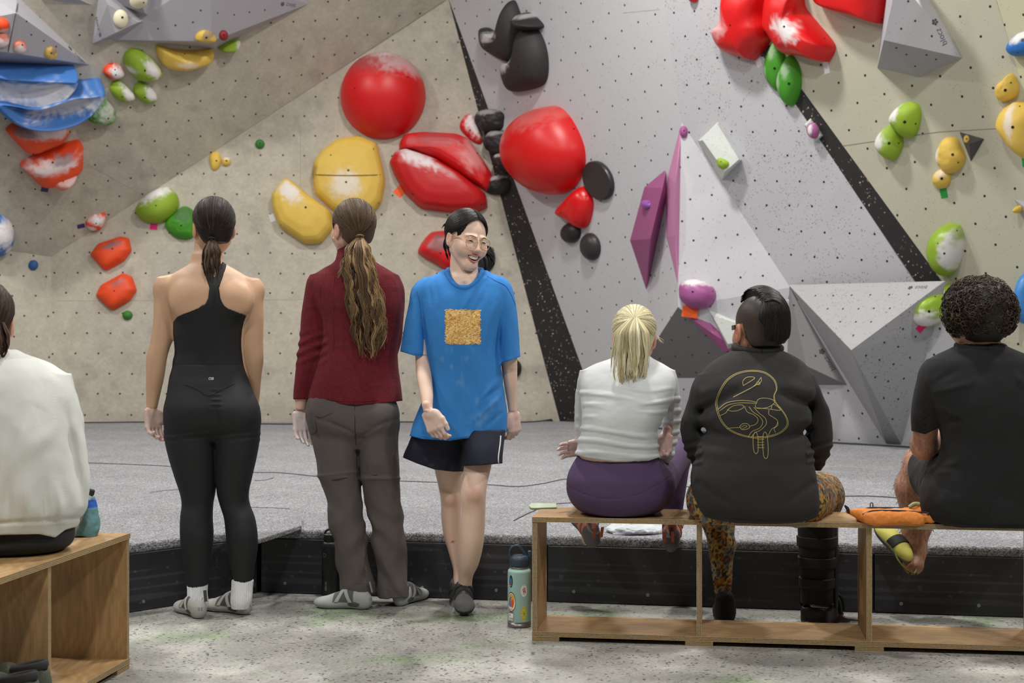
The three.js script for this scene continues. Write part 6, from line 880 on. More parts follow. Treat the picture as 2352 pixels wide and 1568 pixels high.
  const t2 = tail([P.at(1100, 560, -0.08), P.at(1122, 566, -0.07), P.at(1134, 572, -0.06), P.at(1144, 580, -0.05)], [0.01, 0.014, 0.014, 0.012], cs, 40, { short: 0.6, wave: 0.001, r: 0.0013 });
  const t3 = tail([P.at(1030, 540, -0.03), P.at(1026, 560, -0.04), P.at(1030, 585, -0.04), P.at(1036, 606, -0.035)], [0.008, 0.016, 0.016, 0.008], cs, 80, { short: 0.7, wave: 0.0015, r: 0.0016 });
  const t4 = tail([P.at(1034, 508, -0.02), P.at(1022, 514, -0.03), P.at(1014, 522, -0.03), P.at(1008, 532, -0.03)], [0.008, 0.008, 0.007, 0.003], cs, 22, { short: 0.6, r: 0.0012 });
  P.add('hair', mergeHair([...cap, loose, t1, t2, t3, t4]), hairMat);
  P.add('earring', new THREE.SphereGeometry(0.003, 10, 8).translate(...W(-0.084, -0.036, -0.004).toArray()), mat(lin(220, 220, 220), 0.2, { metalness: 0.9 }));
  // T-shirt
  const torso = P.loft([[620, 1018, 1120, -0.015, 0.066], [630, 1002, 1134, -0.01, 0.076], [642, 978, 1158, -0.005, 0.088], [658, 962, 1172, 0, 0.1], [690, 962, 1172, 0.005, 0.116], [740, 968, 1160, 0.01, 0.124], [812, 980, 1147, 0.01, 0.124], [850, 984, 1151, 0.008, 0.122], [894, 980, 1156, 0.005, 0.126], [938, 962, 1164, 0, 0.134], [970, 949, 1164, 0, 0.138], [1015, 938, 1163, 0, 0.142]], 2.3);
  const slA = P.loft([[637, 974, 992, 0, 0.03], [646, 960, 992, 0, 0.05], [662, 947, 992, 0, 0.068], [690, 940, 992, 0, 0.074], [740, 929, 988, 0.005, 0.076], [799, 920, 985, 0.01, 0.078], [825, 917, 984, 0.01, 0.08]]);
  const slB = P.loft([[634, 1136, 1154, 0, 0.03], [644, 1136, 1167, 0, 0.05], [662, 1138, 1177, 0, 0.068], [694, 1140, 1185, 0, 0.074], [748, 1144, 1191, 0, 0.076], [815, 1149, 1195, 0, 0.078], [840, 1150, 1197, 0, 0.08]]);
  let tee = union(0.025, torso, slA, slB);
  const folds = (x, y, z) => { const [px, py] = pxOf(x, y, z); let d = (fb(x * 8, y * 5 + 2, z * 8) - 0.5) * 0.012 + (fb(x * 24, y * 12, z * 20) - 0.5) * 0.004;
    const F = (x0, y0, x1, y1, w, a) => { const dx = x1 - x0, dy = y1 - y0, L = dx * dx + dy * dy, t = ((px - x0) * dx + (py - y0) * dy) / L, tc = clamp(t, 0, 1), e = Math.hypot(px - x0 - dx * tc, py - y0 - dy * tc); d += a * Math.exp(-((e / w) ** 2)) * Math.sin(Math.PI * clamp(t, 0.08, 0.92)); };
    F(1100, 640, 1058, 720, 7, 0.006); F(1120, 660, 1080, 740, 6, -0.004); F(1140, 680, 1110, 800, 7, 0.006); F(1128, 700, 1120, 840, 6, -0.006); F(1152, 860, 1090, 940, 8, 0.007); F(1160, 900, 1080, 975, 7, 0.006); F(1158, 880, 1100, 925, 5, -0.005); F(1160, 940, 1110, 985, 6, -0.005); F(1000, 640, 1004, 690, 4, -0.004); F(985, 645, 990, 700, 4, -0.004); F(968, 700, 978, 820, 5, -0.008); F(1150, 720, 1140, 820, 5, -0.008); F(985, 860, 970, 960, 6, 0.005); F(1000, 840, 1010, 960, 7, 0.004); return d; };
  tee = warp(tee, folds, 0.02);
  const hem = P.above(poly([[917, 808], [953, 817], [983, 821], [983.5, 1006], [985, 1010], [1032, 1012], [1066, 1008], [1103, 1002], [1149, 995], [1150, 833], [1175, 827], [1197, 818]])), hemL = P.above(poly([[930, 998], [969, 1008], [1032, 1012], [1103, 1002], [1165, 992]]));
  const sleeveHem = P.above(poly([[917, 806], [953, 817], [984, 821]])), sleeveHemB = P.above(poly([[1149, 834], [1175, 827], [1197, 818]]));
  const sl1 = warp(union(0.025, torso, slA), folds, 0.02);
  const body = both(warp(torso, folds, 0.02), hemL), A = both(warp(slA, folds, 0.02), sleeveHem), B = both(warp(slB, folds, 0.02), sleeveHemB);
  let teeF = union(0.022, body, A, B);
  const hollow = union(0.01, grow(warp(torso, folds, 0.02), -0.011), grow(warp(slA, folds, 0.02), -0.011), grow(warp(slB, folds, 0.02), -0.011)); const lowOnly = withBB((x, y, z) => { const [px, py] = pxOf(x, y, z); return Math.max(hollow(x, y, z), (Math.min(Math.abs(px - 950), Math.abs(px - 1175)) < 34 && py < 900 ? (px < 1066 ? 795 : 800) - py : 975 - py) * 0.0018); }, hollow.bb);
  const nc = P.at(1067, 616, 0.02), hole = withBB((x, y, z) => { const f = sstep(-0.06, 0.11, z - (-P.D)), yy = lerp(P.at(0, 622).y, P.at(0, 660).y, f); const dx = Math.abs(x - nc.x) / 0.069; return yy + Math.pow(dx, 2.4) * 0.066 * f - y; }, [0, 0, 0, 0, 0, 0]);
  teeF = cut(0.003, teeF, lowOnly, hole);
  const blue = mat(0xffffff, 0.9, { vertexColors: true, bumpMap: rep(texWeave, 0.03), bumpScale: 0.0004 }), bl = lin(52, 132, 208), bch = lin(150, 186, 216);
  P.add('t_shirt', net(teeF, 0.0055, (c, x, y, z) => { const [px, py] = pxOf(x, y, z); c.copy(bl).multiplyScalar(0.97 + 0.06 * fb(x * 30, y * 30, z * 30)); c.lerp(bch, 0.3 * sstep(0.5, 0.8, fb(x * 50 + 3, y * 30, 2)) * (z > -P.D ? 1 : 0) * (sstep(70, 20, Math.hypot(px - 1052, py - 840)) + sstep(60, 10, Math.abs(px - 1110)) * sstep(870, 930, py) * 0.8)); }), blue);
  const ring = [], tw = warp(torso, folds, 0.02); for (let i = 0; i <= 24; i++) { const s = Math.sin((i / 24 - 0.5) * Math.PI), x = nc.x + s * 0.071, y = P.at(0, 662, 0.08).y + Math.pow(Math.abs(s), 2.4) * 0.062, h = trace(tw, V(x, y, -P.D + 0.4), V(0, 0, -1), 1); if (h) ring.push(h.add(V(0, 0, -0.006))); } for (let i = 0; i <= 12; i++) { const a = lerp(0.5, -0.5, i / 12) * Math.PI, s = Math.sin(a); ring.push(V(nc.x + s * 0.068, P.at(0, 619).y, -P.D - 0.02 - Math.cos(a) * 0.055)); } ring.push(ring[0].clone());
  const collarPts = ring.map((p) => { const d = V(p.x - nc.x, -0.5 * 0.05, p.z - nc.z).normalize(); return p; });
  P.add('shirt_collar', tubes([{ p: collarPts, r0: 0.011, r1: 0.011, c: WHITE }], 8), mat(lin(48, 124, 200), 0.9));
  // noodle-block print
  const nood = canvasTex(512, 512, (x) => { x.clearRect(0, 0, 512, 512); const inside = (u, v) => u > 14 + 8 * Math.sin(v / 31) && u < 498 + 6 * Math.sin(v / 23 + 1) && v > 14 + 7 * Math.sin(u / 27) && v < 500 + 5 * Math.sin(u / 33); x.fillStyle = '#b98238'; x.beginPath(); for (let i = 0; i <= 120; i++) { const s = i / 30, k = s | 0, f = s - k; let u, v; if (k === 0) { u = 20 + f * 472; v = 22 + 7 * Math.sin(u / 27) + 4 * Math.sin(u / 7); } else if (k === 1) { v = 22 + f * 470; u = 492 + 6 * Math.sin(v / 23 + 1) + 4 * Math.sin(v / 6); } else if (k === 2) { u = 492 - f * 472; v = 492 + 5 * Math.sin(u / 33) + 4 * Math.sin(u / 8); } else { v = 492 - Math.min(f, 1) * 470; u = 20 + 8 * Math.sin(v / 31) + 4 * Math.sin(v / 7); } x.lineTo(u, v); } x.closePath(); x.fill();
    const tone = ['#d89a44', '#eebf6c', '#fbdc96', '#e8b45c', '#ffe9b4', '#c68c3c']; x.lineCap = 'round';
    for (let i = 0; i < 1500; i++) { const cx = rr(16, 496), cy = rr(16, 496), r = rr(10, 30), a0 = rnd() * 6.28; if (!inside(cx, cy)) continue; x.strokeStyle = tone[Math.min(5, (rnd() * 5 + i / 1500) | 0)]; x.lineWidth = rr(4, 8); x.beginPath(); x.ellipse(cx, cy, r, r * rr(0.25, 0.7), rr(-0.4, 0.4), a0, a0 + rr(1.5, 3.6)); x.stroke(); } });
  const n0 = P.at(1021, 792, 0.12), n1 = P.at(1106, 709, 0.12); P.add('noodle_print', patch(teeF, n0.x, n1.x, n0.y, n1.y, -P.D + 0.4, 26, 26, 0.0016), mat(0xffffff, 0.85, { map: nood, transparent: true }));
  const seamOn = (pts, r, m, n = 'seam') => { const v = []; for (const [x, y] of pts) { const a = P.at(x, y, 0.1), h = trace(teeF, V(a.x, a.y, -P.D + 0.4), V(0, 0, -1), 1); if (h) v.push(h); } if (v.length > 2) P.add(n, cord(v, r, 30, 5), m); };
  const bd = mat(lin(34, 100, 176), 0.9); seamOn([[1118, 633], [1140, 645], [1160, 655], [1172, 672], [1180, 690], [1184, 700]], 0.0016, bd); seamOn([[956, 668], [962, 690], [966, 730]], 0.0016, bd); seamOn([[945, 994], [970, 1002], [1032, 1006], [1103, 996], [1158, 987]], 0.0011, bd); seamOn([[924, 802], [955, 812], [980, 816]], 0.001, bd);
  // shorts
  const shA = P.loft([[985, 952, 1078, -0.03, 0.13], [1020, 937, 1072, -0.05, 0.13], [1052, 926, 1068, -0.07, 0.13], [1095, 924, 1067, -0.08, 0.13]], 2.3), shB = P.loft([[985, 1056, 1162, 0.02, 0.12], [1030, 1062, 1157, 0.05, 0.13], [1085, 1064, 1152, 0.075, 0.125]], 2.3);
  const cutA = P.above(poly([[924, 1050], [960, 1065], [998, 1078], [1040, 1083], [1068, 1082]])), cutB = P.above(poly([[1062, 1070], [1110, 1068], [1152, 1064]]));
  const sfold = (x, y, z) => (fb(x * 11, y * 5, z * 11) - 0.5) * 0.014;
  let sh = union(0.008, both(warp(shA, sfold, 0.02), cutA), both(warp(shB, sfold, 0.02), cutB)); sh = cut(0.002, sh, both(grow(warp(shA, sfold, 0.02), -0.012), withBB((x, y, z) => (1030 - pxOf(x, y, z)[1]) * 0.0018, [0, 0, 0, 0, 0, 0])), both(grow(warp(shB, sfold, 0.02), -0.012), withBB((x, y, z) => (1030 - pxOf(x, y, z)[1]) * 0.0018, [0, 0, 0, 0, 0, 0])));
  const nv = lin(26, 28, 48), nch = lin(120, 124, 140); P.add('shorts', net(sh, 0.006, (c, x, y, z) => { c.copy(nv).lerp(nch, 0.35 * sstep(0.62, 0.85, fb(x * 40, y * 40, z * 10)) * sstep(0.66, 0.58, y)); }), mat(0xffffff, 0.85, { vertexColors: true, bumpMap: rep(texWeave, 0.03), bumpScale: 0.0005 }));
  { const v = []; for (const [x, y] of [[1150, 1000], [1149, 1015], [1147, 1030], [1145, 1045], [1145, 1058], [1146, 1063]]) { const a = P.at(x, y, 0.1), h = trace(sh, V(a.x, a.y, -P.D + 0.4), V(0, 0, -1), 1); if (h) v.push(h.add(V(0, 0, 0.001))); } P.add('side_stripe', cord(v, 0.003, 20, 6), mat(lin(222, 222, 226), 0.8)); }
  // worn dark shoes: the near one pushes down on its toe
  const so = { color: [104, 104, 104], dark: [46, 46, 48], rubber: [52, 52, 54], strap: [40, 40, 42], tab: [120, 124, 126] };
  climbingShoe(P, shoeFrame(P.at(1066, 1364, -0.1), V(0.02, 0, 1), 0.2), { ...so, tabs: [0], straps: [[0.09, 0.4], [0.13, -0.3]] });
  climbingShoe(P, shoeFrame(P.at(1049, 1349, -0.25), V(0.1, 0, 1), 0.5), so);
}
// ---------------------------------------------------------------- blonde woman sitting on the right bench
{
  const P = Person('person', 'blonde woman sitting on the bench in a white long-sleeved top and purple leggings', 5.2, 1425, 1180), S = [224, 180, 160], sk = lin(...S);
  P.base.y; const torso = P.loft([[812, 1420, 1486, 0.0, 0.052], [824, 1400, 1502, 0.0, 0.062], [836, 1366, 1524, 0.005, 0.076], [850, 1344, 1542, 0.01, 0.092], [874, 1334, 1552, 0.02, 0.11], [913, 1334, 1546, 0.035, 0.122], [954, 1337, 1526, 0.045, 0.128], [986, 1335, 1511, 0.045, 0.128], [1010, 1330, 1510, 0.04, 0.128], [1040, 1322, 1514, 0.03, 0.13], [1064, 1322, 1516, 0.02, 0.13]], 2.3);
  const armL = P.loft([[850, 1332, 1362, -0.01, 0.045], [880, 1325, 1360, -0.03, 0.048], [925, 1320, 1352, -0.07, 0.045], [986, 1319, 1348, -0.13, 0.042], [1020, 1322, 1350, -0.17, 0.04]]);
  const armR = P.loft([[850, 1528, 1550, -0.01, 0.045], [880, 1522, 1558, -0.02, 0.048], [925, 1523, 1562, -0.05, 0.045], [978, 1522, 1562, -0.08, 0.044], [1019, 1515, 1554, -0.08, 0.042], [1045, 1514, 1548, -0.07, 0.038], [1062, 1518, 1540, -0.07, 0.03]]);
  let top = union(0.018, torso, armL, armR);
  top = warp(top, (x, y, z) => { const [px, py] = pxOf(x, y, z); const w = Math.sin(py * 0.24 + 5 * fb(x * 4, y * 7, 1) + Math.sin(px * 0.02) * 1.6); return (0.0045 * Math.max(-0.3, w) * sstep(0.3, 0.6, fb(x * 5 + 7, y * 16, z * 5)) * sstep(880, 905, py) + (fb(x * 12, y * 18, z * 12) - 0.5) * 0.006); }, 0.012);
  top = both(top, P.above(poly([[1318, 1042], [1340, 1050], [1412, 1060], [1490, 1058], [1514, 1050], [1517, 1070], [1560, 1070]])));
  const white = mat(lin(212, 215, 217), 0.6, { bumpMap: rep(texWeave, 0.03), bumpScale: 0.0003 }); P.add('long_sleeved_top', net(top, 0.0055), white);
  const hip = P.loft([[1046, 1328, 1514, 0.015, 0.118], [1060, 1318, 1522, 0.015, 0.13], [1078, 1309, 1534, 0.015, 0.142], [1098, 1303, 1544, 0.02, 0.152], [1118, 1302, 1546, 0.02, 0.155], [1142, 1308, 1540, 0.02, 0.152], [1162, 1322, 1524, 0.015, 0.14], [1174, 1338, 1506, 0.005, 0.128], [1180, 1358, 1486, 0, 0.112]], 2.2);
  const kR = P.at(1554, 1040, -0.47), kL = P.at(1362, 1040, -0.45), aR = P.at(1541, 1212, -0.5), aL = P.at(1354, 1212, -0.5);
  const lg = union(0.03, hip, chain(0.03, [P.at(1488, 1118, -0.02), kR, aR], [0.098, 0.06, 0.036]), chain(0.03, [P.at(1368, 1118, -0.02), kL, aL], [0.098, 0.06, 0.036]));
  P.add('leggings', net(warp(lg, (x, y, z) => { const [px, py] = pxOf(x, y, z); const yl = 1146 - ((px - 1405) / 95) ** 2 * 26; return -0.0016 * Math.exp(-(((py - yl) / 2.2) ** 2)) * (z > -5.25 ? 1 : 0) + (fb(x * 14, y * 14, z * 14) - 0.5) * 0.004; }, 0.006), 0.006), mat(lin(78, 56, 92), 0.8, { bumpMap: rep(texWeave, 0.03), bumpScale: 0.0003 }));
  const neck = P.loft([[770, 1430, 1482, -0.02, 0.05], [800, 1430, 1482, -0.015, 0.05], [830, 1426, 1486, -0.01, 0.055]]), HM = frameYPR(P.at(1456, 776, -0.02), 180, 2, 1, 0.97);
  const feet = [chain(0.01, [aR, P.at(1542, 1240, -0.5)], [0.033, 0.03]), chain(0.01, [aL, P.at(1352, 1236, -0.5)], [0.033, 0.03])];
  const hl = handFrame(P.at(1348, 1030, -0.12), V(0.1, 0.9, 0.3), V(1, 0.02, -0.35), true), hr = handFrame(P.at(1532, 996, -0.02), V(-0.6, 0.1, -0.75), V(0.15, 1, -0.25), true);
  P.add('body', mergeGeometries([net(union(0.02, grow(torso, -0.014), grow(hip, -0.02), neck, grow(armL, -0.01), ...feet), 0.009, (c) => c.copy(sk)), headGeo(HM, [222, 170, 150]), handGeo(hl, [206, 168, 156], { mirror: true, curl: [12, 12, 14, 16], spread: 0.06, scale: 0.82, chalk: 0.4 }), handGeo(hr, [204, 160, 150], { mirror: true, curl: [40, 44, 48, 50], scale: 0.84, chalk: 0.4 })]), skinMat);
  const so = { color: [92, 92, 94], dark: [190, 130, 112], rubber: [98, 98, 100], strap: [176, 96, 78], tab: [176, 86, 64] };
  climbingShoe(P, shoeFrame(P.at(1362, 1262, -0.42), V(-0.35, 0, -0.94), -0.55), { ...so, tabs: [-0.016, 0.016] }); climbingShoe(P, shoeFrame(P.at(1540, 1272, -0.4), V(0.25, 0, -0.97), -0.55), { ...so, tabs: [-0.016, 0.016] });
  const cs = [[216, 206, 168], [230, 222, 188], [204, 192, 150], [238, 232, 204], [188, 174, 134]], tie = P.at(1458, 730, 0.1), tl = tie.clone().applyMatrix4(HM.clone().invert());
  const cap = hairCap(HM, cs, tl, { n: 1000, low: -0.05, cy: -0.04, t: 0.011, slope: 0 });
  const tg = tail([tie, P.at(1452, 762, 0.128), P.at(1450, 810, 0.13), P.at(1448, 855, 0.125), P.at(1446, 896, 0.12)], [0.012, 0.06, 0.07, 0.068, 0.045], cs, 900, { seg: 22, short: 0.7, depth: 0.32, wave: 0.003, freq: 9, r: 0.0016, stray: 0.008, locks: 70 });
  const fly = tail([P.at(1500, 770, 0), P.at(1512, 776, 0), P.at(1516, 790, 0), P.at(1508, 806, 0)], [0.006, 0.014, 0.016, 0.012], cs, 16, { short: 0.6, wave: 0.006, freq: 8, r: 0.0005 });
  P.add('hair', mergeHair([...cap, tg, fly]), hairMat);
}
// ---------------------------------------------------------------- person in the dark printed sweatshirt
{
  const P = Person('person', 'person sitting on the bench in a black sweatshirt with gold line drawing, undercut black hair', 5.06, 1740, 1202), S = [178, 130, 104], sk = lin(...S);
  const torso = P.loft([[800, 1692, 1786, -0.005, 0.07], [812, 1668, 1812, 0, 0.084], [828, 1640, 1842, 0.01, 0.1], [850, 1616, 1860, 0.02, 0.12], [872, 1604, 1870, 0.03, 0.136], [905, 1602, 1868, 0.04, 0.15], [942, 1606, 1862, 0.05, 0.16], [975, 1611, 1856, 0.05, 0.165], [1000, 1612, 1854, 0.05, 0.168], [1030, 1606, 1858, 0.055, 0.175], [1072, 1593, 1867, 0.06, 0.184], [1105, 1589, 1873, 0.06, 0.188], [1149, 1596, 1879, 0.055, 0.186], [1170, 1604, 1879, 0.045, 0.182], [1184, 1616, 1870, 0.035, 0.172], [1191, 1644, 1846, 0.02, 0.155]], 2.3);
  const armL = P.loft([[862, 1600, 1640, 0, 0.07], [885, 1589, 1638, 0, 0.078], [915, 1581, 1630, -0.01, 0.078], [945, 1572, 1622, -0.02, 0.076], [968, 1564, 1622, -0.03, 0.076], [1007, 1565, 1624, -0.05, 0.074], [1042, 1574, 1618, -0.09, 0.064], [1066, 1588, 1610, -0.14, 0.05]]);
  const armR = P.loft([[860, 1832, 1868, 0, 0.07], [885, 1836, 1880, 0, 0.078], [915, 1842, 1893, -0.01, 0.078], [940, 1848, 1904, -0.02, 0.076], [984, 1842, 1910, -0.035, 0.076], [1022, 1842, 1908, -0.06, 0.072], [1057, 1858, 1897, -0.1, 0.056], [1077, 1866, 1884, -0.13, 0.048]]);
  let sw = union(0.02, torso, armL, armR);
  sw = warp(sw, (x, y, z) => { const [px, py] = pxOf(x, y, z); let d = (fb(x * 6, y * 6, z * 6 + 2) - 0.5) * 0.014 + (fb(x * 17, y * 12, z * 17) - 0.5) * 0.005; const F = (x0, y0, x1, y1, w, a) => { const dx = x1 - x0, dy = y1 - y0, L = dx * dx + dy * dy, t = clamp(((px - x0) * dx + (py - y0) * dy) / L, 0, 1), e = Math.hypot(px - x0 - dx * t, py - y0 - dy * t); d += a * Math.exp(-((e / w) ** 2)) * (1 - 0.6 * t); };
    F(1606, 945, 1690, 900, 10, -0.02); F(1606, 985, 1670, 1002, 11, -0.024); F(1600, 1030, 1700, 1048, 14, 0.008); F(1612, 900, 1700, 870, 14, 0.01); F(1860, 900, 1790, 874, 14, 0.01); F(1866, 1040, 1780, 1052, 14, 0.008); F(1612, 965, 1640, 965, 12, 0.008); F(1858, 990, 1790, 1008, 11, -0.024); F(1862, 930, 1796, 905, 10, -0.018); F(1856, 965, 1820, 968, 12, 0.008); F(1605, 1110, 1680, 1160, 9, -0.006); F(1865, 1110, 1800, 1160, 9, -0.006); const cuff = Math.sin(py * 0.3 + px * 0.1) * 0.004 * sstep(1000, 1030, py) * sstep(1075, 1060, py) * (px < 1612 || px > 1852 ? 1 : 0); return d + cuff; }, 0.02);
  const dk = mat(lin(44, 43, 44), 0.95, { bumpMap: rep(bumpNoise, 0.06), bumpScale: 0.0006 }); P.add('sweatshirt', net(sw, 0.0065), dk);
  P.add('sweatshirt_collar', tubes([{ p: Array.from({ length: 33 }, (_, i) => { const a = i / 32 * 6.283, c = P.at(1740, 806, 0); return V(c.x + Math.sin(a) * 0.082, c.y + 0.012 - 0.012 * Math.cos(a) - 0.0, c.z + Math.cos(a) * 0.07); }), r0: 0.014, r1: 0.014, c: WHITE }], 8), dk);
  { const v = []; for (const [x, y] of [[1597, 1158], [1620, 1172], [1680, 1184], [1740, 1187], [1800, 1184], [1860, 1172], [1880, 1158]]) { const a = P.at(x, y, 0.1), h = trace(sw, V(a.x, a.y, -P.D + 0.6), V(0, 0, -1), 1); if (h) v.push(h); } P.add('seam', cord(v, 0.0018, 30, 5), mat(lin(24, 24, 25), 0.95)); }
  // gold line drawing: coordinates traced in pixels, drawn into a 1024 tile that covers x 1640..1820, y 845..1060
  const art = canvasTex(1024, 1224, (x) => { x.clearRect(0, 0, 1024, 1224); x.strokeStyle = '#b8a868'; x.lineWidth = 11; x.lineCap = x.lineJoin = 'round'; const Q = (px, py) => [(px - 1640) / 180 * 1024, (py - 845) / 215 * 1224];
    const crv = (pts, close, w) => { x.lineWidth = (w || 11) * 0.72; const c = new THREE.CatmullRomCurve3(pts.map(([a, b]) => V(...Q(a, b), 0)), !!close).getPoints(pts.length * 12); x.beginPath(); c.forEach((p, i) => (i ? x.lineTo(p.x, p.y) : x.moveTo(p.x, p.y))); x.stroke(); };
    const outer = [[1649, 935], [1654, 905], [1672, 875], [1700, 857], [1735, 851], [1765, 856], [1783, 872], [1787, 893], [1780, 908], [1781, 922], [1795, 940], [1807, 960], [1809, 975], [1797, 990], [1778, 999], [1740, 1005], [1700, 999], [1672, 985], [1655, 962]];
    crv(outer, true, 9); crv(outer.map(([a, b]) => [1729 + (a - 1729) * 0.965, 930 + (b - 930) * 0.968]), true, 8);
    crv([[1687, 912], [1710, 900], [1735, 886], [1753, 867]], 0, 9); crv([[1687, 912], [1715, 897], [1740, 884], [1752, 876], [1753, 867]], 0, 9); crv([[1710, 885], [1710, 876], [1718, 868], [1730, 866], [1738, 868], [1710, 886]], 0, 9); crv([[1741, 880], [1745, 877], [1749, 880], [1745, 884]], 1, 8);
    crv([[1653, 940], [1670, 926], [1695, 920], [1720, 920], [1736, 923]], 0, 9); crv([[1655, 944], [1675, 930], [1700, 925], [1736, 926]], 0, 8); crv([[1736, 928], [1742, 917], [1758, 914], [1775, 918], [1779, 923], [1765, 934], [1736, 936], [1734, 930]], 0, 9); crv([[1736, 936], [1760, 938], [1792, 941], [1775, 928], [1770, 938]], 0, 9);
    crv([[1672, 941], [1685, 932], [1705, 930], [1708, 934], [1695, 942], [1680, 944], [1672, 941]], 0, 8); crv([[1656, 955], [1668, 948], [1672, 942]], 0, 8);
    crv([[1710, 933], [1715, 945], [1730, 952], [1739, 962], [1735, 972], [1720, 978]], 0, 8); crv([[1720, 934], [1728, 945], [1742, 955], [1750, 968], [1742, 982], [1725, 990], [1717, 1002]], 0, 9); crv([[1731, 935], [1742, 948], [1756, 960], [1758, 972], [1745, 986], [1730, 994], [1724, 1003]], 0, 9);
    crv([[1765, 941], [1764, 950], [1775, 958], [1784, 966], [1780, 978], [1770, 985], [1763, 998]], 0, 9); crv([[1784, 966], [1785, 975], [1776, 984], [1779, 992]], 0, 8); crv([[1698, 978], [1706, 972], [1716, 973], [1720, 980], [1712, 985], [1702, 985], [1698, 978]], 1, 9); crv([[1702, 980], [1708, 976], [1714, 978], [1704, 984]], 0, 7); crv([[1670, 984], [1685, 982], [1698, 981]], 0, 8);
    for (const dx of [0, 22]) { const y1 = dx ? 1051 : 1040; crv([[1729 + dx, 996], [1733 + dx, 991], [1737 + dx, 996], [1737 + dx, y1 - 4], [1733 + dx, y1], [1729 + dx, y1 - 4]], 1, 9); } for (const y of [1001, 1008, 1014, 1020, 1026]) crv([[1737, y], [1744, y + 0.5], [1752, y]], 0, 8); });
  const a0 = P.at(1640, 1060, 0.2), a1 = P.at(1820, 845, 0.2); P.add('line_drawing_print', patch(sw, a0.x, a1.x, a0.y, a1.y, -P.D + 0.6, 40, 48, 0.0018), mat(0xffffff, 0.7, { map: art, transparent: true }));
  // patterned trousers
  const pcol = [[158, 112, 40], [126, 66, 26], [52, 52, 54], [98, 108, 116], [172, 136, 58], [38, 35, 34], [140, 76, 32]].map((c) => lin(...c)), patt = (c, x, y, z) => { const a = n3(x * 34, y * 34, z * 34) * 3.2 + n3(x * 90, y * 90, z * 90) * 2.6 + 0.6 * Math.sin(x * 120 + 6 * n3(x * 30, y * 30, 2)); c.copy(pcol[((a * 1.6) | 0) % 7]); };
  const floorY = (px, py) => onFloor(px, py);
  const fl = onFloor(1661, 1432), fr = onFloor(1868, 1437), tzL = P.D + fl.z, tzR = P.D + fr.z;
  const kneeR = P.at(1882, 1138, tzR - 0.08), kneeL = P.at(1640, 1140, tzL - 0.08);
  const tr = union(0.03, chain(0.02, [P.at(1838, 1148, 0.02), kneeR], [0.1, 0.09]), chain(0.02, [P.at(1640, 1148, 0.02), kneeL], [0.1, 0.085]), chain(0.02, [kneeL, P.at(1659, 1250, tzL), P.at(1660, 1352, tzL)], [0.085, 0.05, 0.034]), chain(0.02, [kneeR, P.at(1868, 1230, tzR)], [0.09, 0.06]), ball(P.at(1740, 1140, 0.04), [0.2, 0.085, 0.14]));
  P.add('trousers', net(warp(tr, (x, y, z) => (fb(x * 14, y * 8, z * 14) - 0.5) * 0.016, 0.02), 0.006, patt), mat(0xffffff, 0.85, { vertexColors: true }));
  // black sneaker and walking boot
  { const t = new THREE.Group(); t.name = 'sneaker'; P.g.add(t); const M = shoeFrame(fl.clone().add(V(0, 0, 0.07)), V(0.08, 0, -1)), sf = cut(0.004, union(0.03, ball(V(0, 0.045, 0.05), [0.036, 0.06, 0.05]), ball(V(0, 0.035, 0.15), [0.042, 0.04, 0.1]), cone(V(0, 0.06, 0.06), V(0, 0.1, 0.05), 0.036, 0.036)), withBB((x, y) => y - 0.001, [0, 0, 0, 0, 0, 0])); mesh('upper', moved(net(sf, 0.005).applyMatrix4(M), P.base), mat(lin(30, 30, 32), 0.8), t); mesh('sole', moved(net(both(grow(sf, 0.003), withBB((x, y) => y - 0.018, [0, 0, 0, 0, 0, 0])), 0.005).applyMatrix4(M), P.base), mat(lin(20, 20, 22), 0.6), t); }
  { const t = new THREE.Group(); t.name = 'walking_boot'; P.g.add(t); const k = -fr.z / FPX, M = shoeFrame(V(fr.x, 0, fr.z + 0.03), V(0.42, 0, -0.9)), B = (n, f, c, r = 0.8, h = 0.005) => mesh(n, moved(net(f, h).applyMatrix4(M), P.base), mat(lin(...c), r), t);
    const shaft = stack([[0.09, 0, 0.05, 0.062, 0.07], [0.2, 0, 0.045, 0.064, 0.07], [0.32, 0, 0.04, 0.07, 0.076], [0.4, 0, 0.04, 0.072, 0.078]], 2.6);
    B('boot_shaft', warp(shaft, (x, y, z) => (fb(x * 20, y * 20, z * 20) - 0.5) * 0.006, 0.01), [28, 28, 30], 0.9);
    B('boot_shell', cut(0.004, union(0.03, rbox(V(0, 0.045, 0.06), [0.055, 0.045, 0.09], 0.03), rbox(V(0, 0.035, 0.19), [0.056, 0.035, 0.1], 0.03)), rbox(V(0, 0.12, 0.06), [0.046, 0.06, 0.08], 0.02), withBB((x, y) => y - 0.012, [0, 0, 0, 0, 0, 0])), [24, 24, 26], 0.5);
    B('boot_sole', both(rbox(V(0, 0.01, 0.12), [0.054, 0.01, 0.16], 0.008), withBB((x, y) => y - 0.014, [0, 0, 0, 0, 0, 0])), [120, 26, 30], 0.6);
    for (const s of [-1, 1]) B('boot_strut', rbox(V(s * 0.068, 0.24, 0.06), [0.006, 0.17, 0.018], 0.004), [20, 20, 22], 0.5);
    for (const y of [0.17, 0.25, 0.33]) B('boot_strap', both(grow(shaft, 0.006), withBB((x, yy) => Math.abs(yy - y) - 0.019, [0, 0, 0, 0, 0, 0])), [18, 18, 20], 0.7);
    for (const z of [0.16, 0.22]) B('boot_strap', both(grow(union(0.03, rbox(V(0, 0.05, 0.12), [0.056, 0.05, 0.12], 0.03), rbox(V(0, 0.035, 0.19), [0.057, 0.036, 0.1], 0.03)), 0.006), withBB((x, y, zz) => Math.max(Math.abs(zz - z) - 0.018, 0.03 - y), [0, 0, 0, 0, 0, 0])), [18, 18, 20], 0.7);
